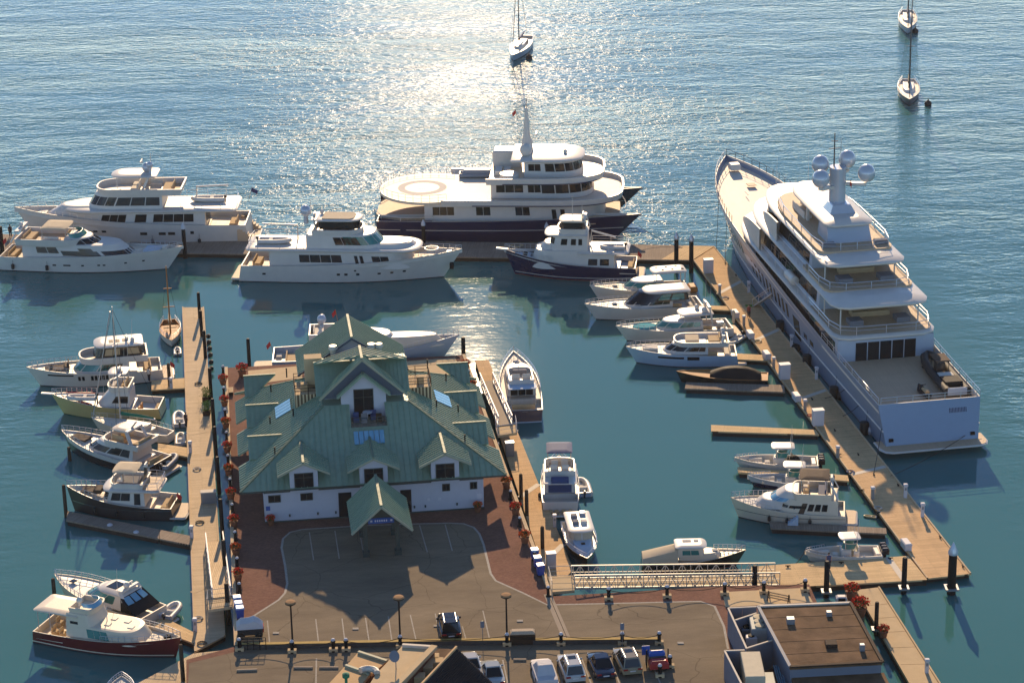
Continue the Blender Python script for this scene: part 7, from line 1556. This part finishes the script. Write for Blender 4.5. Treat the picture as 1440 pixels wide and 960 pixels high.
for x in (-.6,.6): o = MB(); o.lathe([(.28,-.07),(.28,.07)], (0,0,0), 14); w_ = o.build('wheel', 'tyre', e); w_.location = (x,-.5,.28); w_.rotation_euler = (R(90),0,R(90))
p = P(908,930,G); e = empty('blue_sign', (p.x,p.y,G), BANG); tag(e, 'square blue sign board beside the red and blue cart', 'sign'); o = MB(); o.box(-.35,.35,-.03,.0,.7,1.6); o.build('board', 'paint_blue', e); o = MB(); o.bar((0,.03,0),(0,.03,1.5),.06); o.build('post', 'metal_grey', e)
# ================================================================ people
def person(px, py, z, rz, label, top='cloth_red', bottom='cloth_dark', h=1.76):
    p = P(px, py, z); e = empty('person', (p.x,p.y,z), rz); tag(e, label, 'person', 'people on the docks'); k = h/1.76
    J = {'pel':(0,0,.95,.15),'sp':(0,0,1.15,.14),'ch':(0,0,1.35,.16),'nk':(0,0,1.5,.065),'hd':(.02,0,1.63,.1),'tp':(.02,0,1.73,.07)}
    for s, n in ((1,'l'),(-1,'r')):
        J.update({'hip'+n:(0,s*.1,.9,.1),'kn'+n:(.04*s+.02,s*.11,.5,.065),'an'+n:(-.02+.06*s,s*.11,.09,.045),'to'+n:(.13+.06*s,s*.12,.04,.04),'sh'+n:(0,s*.19,1.42,.07),'el'+n:(-.03,s*.25,1.14,.05),'wr'+n:(.06,s*.25,.9,.035),'ha'+n:(.1,s*.25,.82,.04)})
    ed = [('pel','sp'),('sp','ch'),('ch','nk'),('nk','hd'),('hd','tp')] + [q for n in 'lr' for q in (('pel','hip'+n),('hip'+n,'kn'+n),('kn'+n,'an'+n),('an'+n,'to'+n),('ch','sh'+n),('sh'+n,'el'+n),('el'+n,'wr'+n),('wr'+n,'ha'+n))]
    ks = list(J); me = bpy.data.meshes.new('body'); me.from_pydata([Vector(J[n][:3])*k for n in ks], [(ks.index(a),ks.index(b)) for a,b in ed], []); ob = bpy.data.objects.new('body', me); COL.objects.link(ob); ob.parent = e
    md = ob.modifiers.new('skin','SKIN'); sk = me.skin_vertices[0].data
    for i, n in enumerate(ks): sk[i].radius = (J[n][3]*k, J[n][3]*k)
    sk[0].use_root = True; ob.modifiers.new('sub','SUBSURF').levels = 1; ob.modifiers['sub'].render_levels = 1; me.materials.append(MAT['skin'])
    o = MB(); o.lathe([(.16,.92),(.17,1.1),(.2,1.36),(.2,1.44),(.09,1.5)], (0,0,0), 12, .85, 1.2); o.build('shirt', top, e)
    for s in (1,-1): o = MB(); o.tube([(0,s*.1,.94),(.02+.04*s,s*.11,.5),(-.02+.06*s,s*.11,.1)], [.125,.085,.07], 8); o.build('trouser_leg', bottom, e)
    o = MB(); o.dome((.0,0,1.68*k), .115, 1.0, -.2, 10); o.build('hair', 'hair', e); return e
person(1053,447,DZ,R(-100),'person in a dark red top walking down the main dock','cloth_red')
person(15,333,DZ,R(-80),'person in dark clothes on the outer dock behind the far left yacht','cloth_dark')
person(210,536,DZ,R(60),'person in a pale shirt on the far west finger dock','gelcoat','cloth_dark')
# ================================================================ foreground roofs
ZR = G+5.5
fb_ = empty('foreground_building', (P(560,960,G).x, P(560,960,G).y, 0)); tag(fb_, 'tan flat roofs and dark shingled slope of the building at the bottom edge', 'building'); fo = fb_.location.copy()
def roofblock(px, z, m, nm, z0=G, par=fb_, off=fo, wm='brick_wall'):
    q = [P(x, y, z)-off for x, y in px]; o = MB(); o.prism([(v.x,v.y) for v in q], z-.3, z); ob = o.build(nm, m, par)
    c = sum(q, Vector())/len(q); q2 = [v + (c-v)*.015 for v in q]; o = MB(); o.prism([(v.x,v.y) for v in q2], z0, z-.302); o.build('wall', wm, par); return ob
roofblock([(504,916),(544,929),(524,946),(489,933)], ZR-.5, 'roof_tan', 'flat_roof')
roofblock([(486,935),(520,947),(490,985),(440,985)], ZR-.3, 'roof_tan', 'flat_roof')
roofblock([(566,907),(612,910),(545,985),(505,985),(528,948),(546,929)], ZR, 'concrete_tan', 'flat_roof')
def rbeam(a, b, w_, h_, z, m, nm, par=fb_, off=fo): o = MB(); o.bar(P(*a,z)-off, P(*b,z)-off, w_, h_); return o.build(nm, m, par)
rbeam((611,909),(548,974), .55, .35, ZR+.2, 'concrete_tan', 'parapet'); rbeam((566,907),(612,910), .3, .3, ZR+.1, 'joint_pale', 'parapet'); rbeam((504,916),(544,929), .25, .2, ZR-.38, 'fascia', 'parapet'); rbeam((486,935),(520,947), .25, .2, ZR-.2, 'fascia', 'parapet')
roofblock([(613,911),(641,912),(585,985),(550,985)], ZR-1.3, 'roof_tar', 'roof_well')
for x, y in ((606,921),(597,934),(586,948),(612,927)): q = P(x, y, ZR-.6)-fo; o = MB(); o.rbox(q.x-.7,q.x+.7,q.y-.5,q.y+.5,ZR-1.29,ZR-.6,.05); o.build('roof_unit', 'concrete_tan', fb_)
rbeam((642,909),(583,972), .16, .2, ZR+.25, 'roof_tan', 'eaves_trim')
q = [P(642,910,ZR+.2)-fo, P(585,975,ZR+.2)-fo, P(640,1010,ZR-3.2)-fo, P(695,962,ZR-3.2)-fo]; o = MB(); o.add(q + [v - Vector((0,0,.2)) for v in q], [(0,1,2,3),(7,6,5,4),(0,4,5,1),(1,5,6,2),(2,6,7,3),(3,7,4,0)]); sr = o.build('shingle_slope', 'roof_shingle', fb_)
r_ = MB(); u_ = (q[3]-q[0]); n_ = (q[1]-q[0]).cross(q[3]-q[0]).normalized(); n_ = n_ if n_.z > 0 else -n_
for i in range(1, 26): t = i/26; r_.bar(q[0].lerp(q[3],t)+n_*.03, q[1].lerp(q[2],t)+n_*.03, .06, .06)
tag(r_.build('shingle_courses', 'roof_shingle', sr), kind='stuff')
q = P(557,940,ZR)-fo; o = MB(); o.tube([(q.x,q.y,ZR),(q.x,q.y,ZR+1.0)], .05, 6); dp = o.build('dish_mast', 'metal_grey', fb_); o = MB(); o.lathe([(.03,0),(.35,.08),(.5,.2)], (0,0,0), 16); d_ = o.build('satellite_dish', 'panel_blue', dp); d_.location = (q.x,q.y,ZR+1.2); d_.rotation_euler = (R(70),0,R(-30))
q = P(487,962,ZR-.3)-fo; o = MB(); o.lathe([(.12,0),(.12,.6),(.3,.7),(.3,1.0),(.1,1.1)], (q.x,q.y,ZR-.3), 12); o.build('roof_ventilator', 'canvas_green', fb_)
q = P(517,952,ZR-.3)-fo; o = MB(); o.tube([(q.x+.8*math.cos(R(a*20)), q.y+.8*math.sin(R(a*20)), ZR+.1) for a in range(8)], .28, 8); o.build('duct', 'steel_gal', fb_)
# building with plant enclosure, bottom right
ZB = G+3.4; bo_ = P(1150,920,G).copy(); bo_.z = 0
pb = empty('pier_building', bo_); tag(pb, 'low building with brown tar roof and fenced plant enclosure at bottom right', 'building')
rq = [(1066,852),(1196,847),(1241,930),(1111,937)]; rt = roofblock(rq, ZB, 'roof_tar', 'flat_roof', G-2, pb, bo_, 'panel_blue')
for a, b in ((0,1),(1,2),(2,3),(3,0)): rbeam(rq[a], rq[b], .28, .16, ZB+.06, 'joint_pale' if a == 0 else ('panel_blue' if a == 3 else 'planter_brown'), 'roof_edge', pb, bo_)
roofblock([(1113,952),(1243,945),(1275,1010),(1140,1020)], ZB-1.1, 'roof_tar', 'lower_roof', G-2, pb, bo_, 'panel_blue')
o = MB(); a, b = P(1111,940,ZB-.4)-bo_, P(1241,933,ZB-.4)-bo_
for i in range(4):
    s0, s1 = a.lerp(b,(i+.08)/4), a.lerp(b,(i+.92)/4); d_ = MB(); dd = Vector((0,-.06,0)); d_.add([s0+dd+Vector((0,0,-1.1)), s1+dd+Vector((0,0,-1.1)), s1+dd+Vector((0,0,.1)), s0+dd+Vector((0,0,.1))], [(0,1,2,3)]); d_.build('window', 'glass_dark', pb)
rc = [P(x, y, ZB)-bo_ for x, y in rq]
for t in (.2,.4,.6,.8):
    o = MB(); a_, b_ = rc[0].lerp(rc[3],t), rc[1].lerp(rc[2],t); o.bar(a_+Vector((.2,0,.012)), b_+Vector((-.2,0,.012)), .09, .02); o.build('membrane_seam', 'roof_tar', pb)
for fx, fy, a_, h_, m_ in ((.25,.3,.35,.5,'metal_grey'),(.7,.2,.25,.4,'metal_grey'),(.55,.7,.5,.35,'planter_brown'),(.85,.8,.22,.6,'metal_grey')):
    c_ = rc[0].lerp(rc[1],fx).lerp(rc[3].lerp(rc[2],fx),fy); o = MB(); o.rbox(c_.x-a_,c_.x+a_,c_.y-a_,c_.y+a_,ZB+.001,ZB+h_,.04); o.build('roof_vent', m_, pb)
# fence panels of the enclosure, tops at 2.8 m
FH = 2.7
def fence(a, b, label_n, h=FH):
    A_, B_ = P(*a, G+h)-bo_, P(*b, G+h)-bo_; n = max(1, round((B_-A_).length/1.6))
    for i in range(n):
        p0, p1 = A_.lerp(B_,(i+.01)/n), A_.lerp(B_,(i+.99)/n); o = MB(); d_ = (p1-p0).normalized(); nn = Vector((-d_.y,d_.x,0))*.04
        o.add([p0+nn-Vector((0,0,h)), p1+nn-Vector((0,0,h)), p1+nn, p0+nn, p0-nn-Vector((0,0,h)), p1-nn-Vector((0,0,h)), p1-nn, p0-nn], [(0,1,2,3),(7,6,5,4),(0,4,5,1),(1,5,6,2),(2,6,7,3),(3,7,4,0)]); o.build('fence_panel', 'panel_blue', pb)
    o = MB(); o.bar(A_+Vector((0,0,.04)), B_+Vector((0,0,.04)), .16, .08); o.build('fence_cap', 'joint_pale', pb)
fence((1024,855),(1050,912),''); fence((1024,855),(1064,853),''); fence((1034,872),(1064,862),''); fence((1051,911),(1086,900),''); fence((1019,915),(1048,972),''); fence((1019,915),(1047,914),'')
def unit(px, py, lx, ly, h, m, nm):
    q = P(px, py, G)-bo_; o = MB(); o.rbox(q.x-lx/2,q.x+lx/2,q.y-ly/2,q.y+ly/2,G,G+h,.06); return o.build(nm, m, pb), q
u1_, q = unit(1066,912,1.5,2.8,2.7,'metal_unit','chiller')
for i in range(3): o = MB(); o.lathe([(.42,0),(.42,.14),(.3,.15)], (q.x,q.y-.85+i*.85,G+2.7), 14); o.build('fan', 'panel_cream', u1_)
u1_, q = unit(1050,908,1.0,1.0,1.9,'metal_grey','condenser'); o = MB(); o.lathe([(.38,0),(.38,.1)], (q.x,q.y,G+1.9), 14); o.build('fan', 'iron_black', u1_)
u1_, q = unit(1056,922,1.0,.8,2.0,'plastic_white','condenser'); o = MB(); o.lathe([(.3,0),(.3,.1)], (q.x,q.y,G+2.0), 14); o.build('fan', 'iron_black', u1_)
unit(1058,975,1.7,4.6,2.9,'panel_cream','storage_container'); unit(1078,985,1.4,3.0,2.0,'metal_unit','generator'); unit(1072,880,.8,.8,1.8,'panel_cream','cabinet')
for i in range(4): o = MB(); a, b = P(1088+i*3,935,G+1.2)-bo_, P(1102+i*3,985,G+1.2)-bo_; o.tube([a,b], .07, 6); o.build('pipe', 'glass_sky', pb)
pv = MB(); q = [P(*c, DZ+.1) for c in ((1186,836),(1204,834),(1216,864),(1200,868))]; pv.prism([(v.x,v.y) for v in q], -.3, DZ+.1); tag(pv.build('planter_float', 'concrete'), 'small concrete float carrying the flower tubs beside the pier', 'float')
p = P(1183,845,DZ); e = empty('utility_cart', (p.x,p.y,0)); 
o = MB(); o.rbox(-.5,.5,-.4,.4,.3,1.2,.15); o.build('body', 'plastic_white', e); o = MB(); o.rbox(-.35,.35,-.41,-.3,.7,1.1,.05); o.build('panel', 'glass_dark', e); tag(e, 'white utility box on the water side behind the brown tar roof', 'utility box')

# ================================================================ loose gear on the docks
def coil(px, py, z, label, m='yellow_paint', r_=.45, group='coiled lines and hoses'):
    p = P(px, py, z); o = MB(); pts_ = []
    for i in range(40): a = i*.5; rr = r_*(1-.35*i/40); pts_.append((rr*math.cos(a), rr*math.sin(a), .05+.10*(i % 13)/13))
    o.tube(pts_, .04, 5); c = o.build('coil', m); c.location = (p.x,p.y,z+.006); tag(c, label, 'coil', group)
coil(727,346,DZ,'yellow rope coil on the outer dock behind the navy trawler yacht','yellow_paint',.9)
for i, (x, y, m) in enumerate(((1020,419,'rope'),(1066,480,'yellow_paint'),(1098,527,'rope'),(1140,585,'red_cloth'),(1196,664,'canvas_blue'),(1235,715,'rope'))):
    coil(x, y, DZ, 'coiled hose on the inner edge of the main dock, %s from the far end' % ORD[i], m)
for i, (x, y) in enumerate(((279,540),(277,660),(281,735),(279,870),(284,905))):
    coil(x, y, DZ, 'coiled line on the west dock, %s from the far end' % ORD[i], 'rope' if i % 2 else 'rope_dark')
for i, (x, y) in enumerate(((290,472),(291,480),(292,489),(293,498),(294,508),(294,517))):
    p = P(x, y, DZ); o = MB(); o.lathe([(.04,-.3),(.24,-.2),(.3,0),(.24,.2),(.04,.3)], (0,0,0), 12); c = o.build('ball_fender', 'rubber'); c.location = (p.x+.25,p.y,.55); tag(c, 'black ball fender on the west dock, %s from its far end' % ORD[i], 'fender', 'black ball fenders of the west dock')
p = P(1095,846,G); e = empty('folding_barrier', (p.x,p.y,G+.008), R(-28)); tag(e, 'low tan slatted barrier standing askew on the corner terrace', 'barrier')
for z in (.25,.5,.75): o = MB(); o.box(-1.1,1.1,-.04,.04,z,z+.14); o.build('slat', 'wood_along', e)
for x in (-1.0,1.0): o = MB(); o.bar((x,-.3,0),(x,0,.95),.08); o.bar((x,.3,0),(x,0,.95),.08); o.build('trestle', 'planter_brown', e)
for x, y, rz, m, lb in ((262,600,.2,'cloth_dark','west dock beside the two inflatables'),(700,640,.6,'gelcoat','east float near the fuel dispenser'),(1165,800,.3,'canvas_blue','cross dock beside the open boat')):
    person(x, y, DZ+.02, rz*5, 'person standing on the '+lb, m)
# ================================================================ thin sea haze between the camera and the far shore
hz = MB(); hz.box(-2600, 2600, -260, 6100, -7.0, 118.0); hz = hz.build('haze', None); tag(hz, kind='stuff')
hm = bpy.data.materials.new('haze'); hm.use_nodes = True; hn = hm.node_tree; hn.nodes.clear()
pv_ = hn.nodes.new('ShaderNodeVolumePrincipled'); pv_.inputs['Color'].default_value = (.98,.93,.84,1); pv_.inputs['Density'].default_value = .00004; pv_.inputs['Anisotropy'].default_value = .45
ho = hn.nodes.new('ShaderNodeOutputMaterial'); hn.links.new(pv_.outputs[0], ho.inputs['Volume']); hz.data.materials.append(hm)
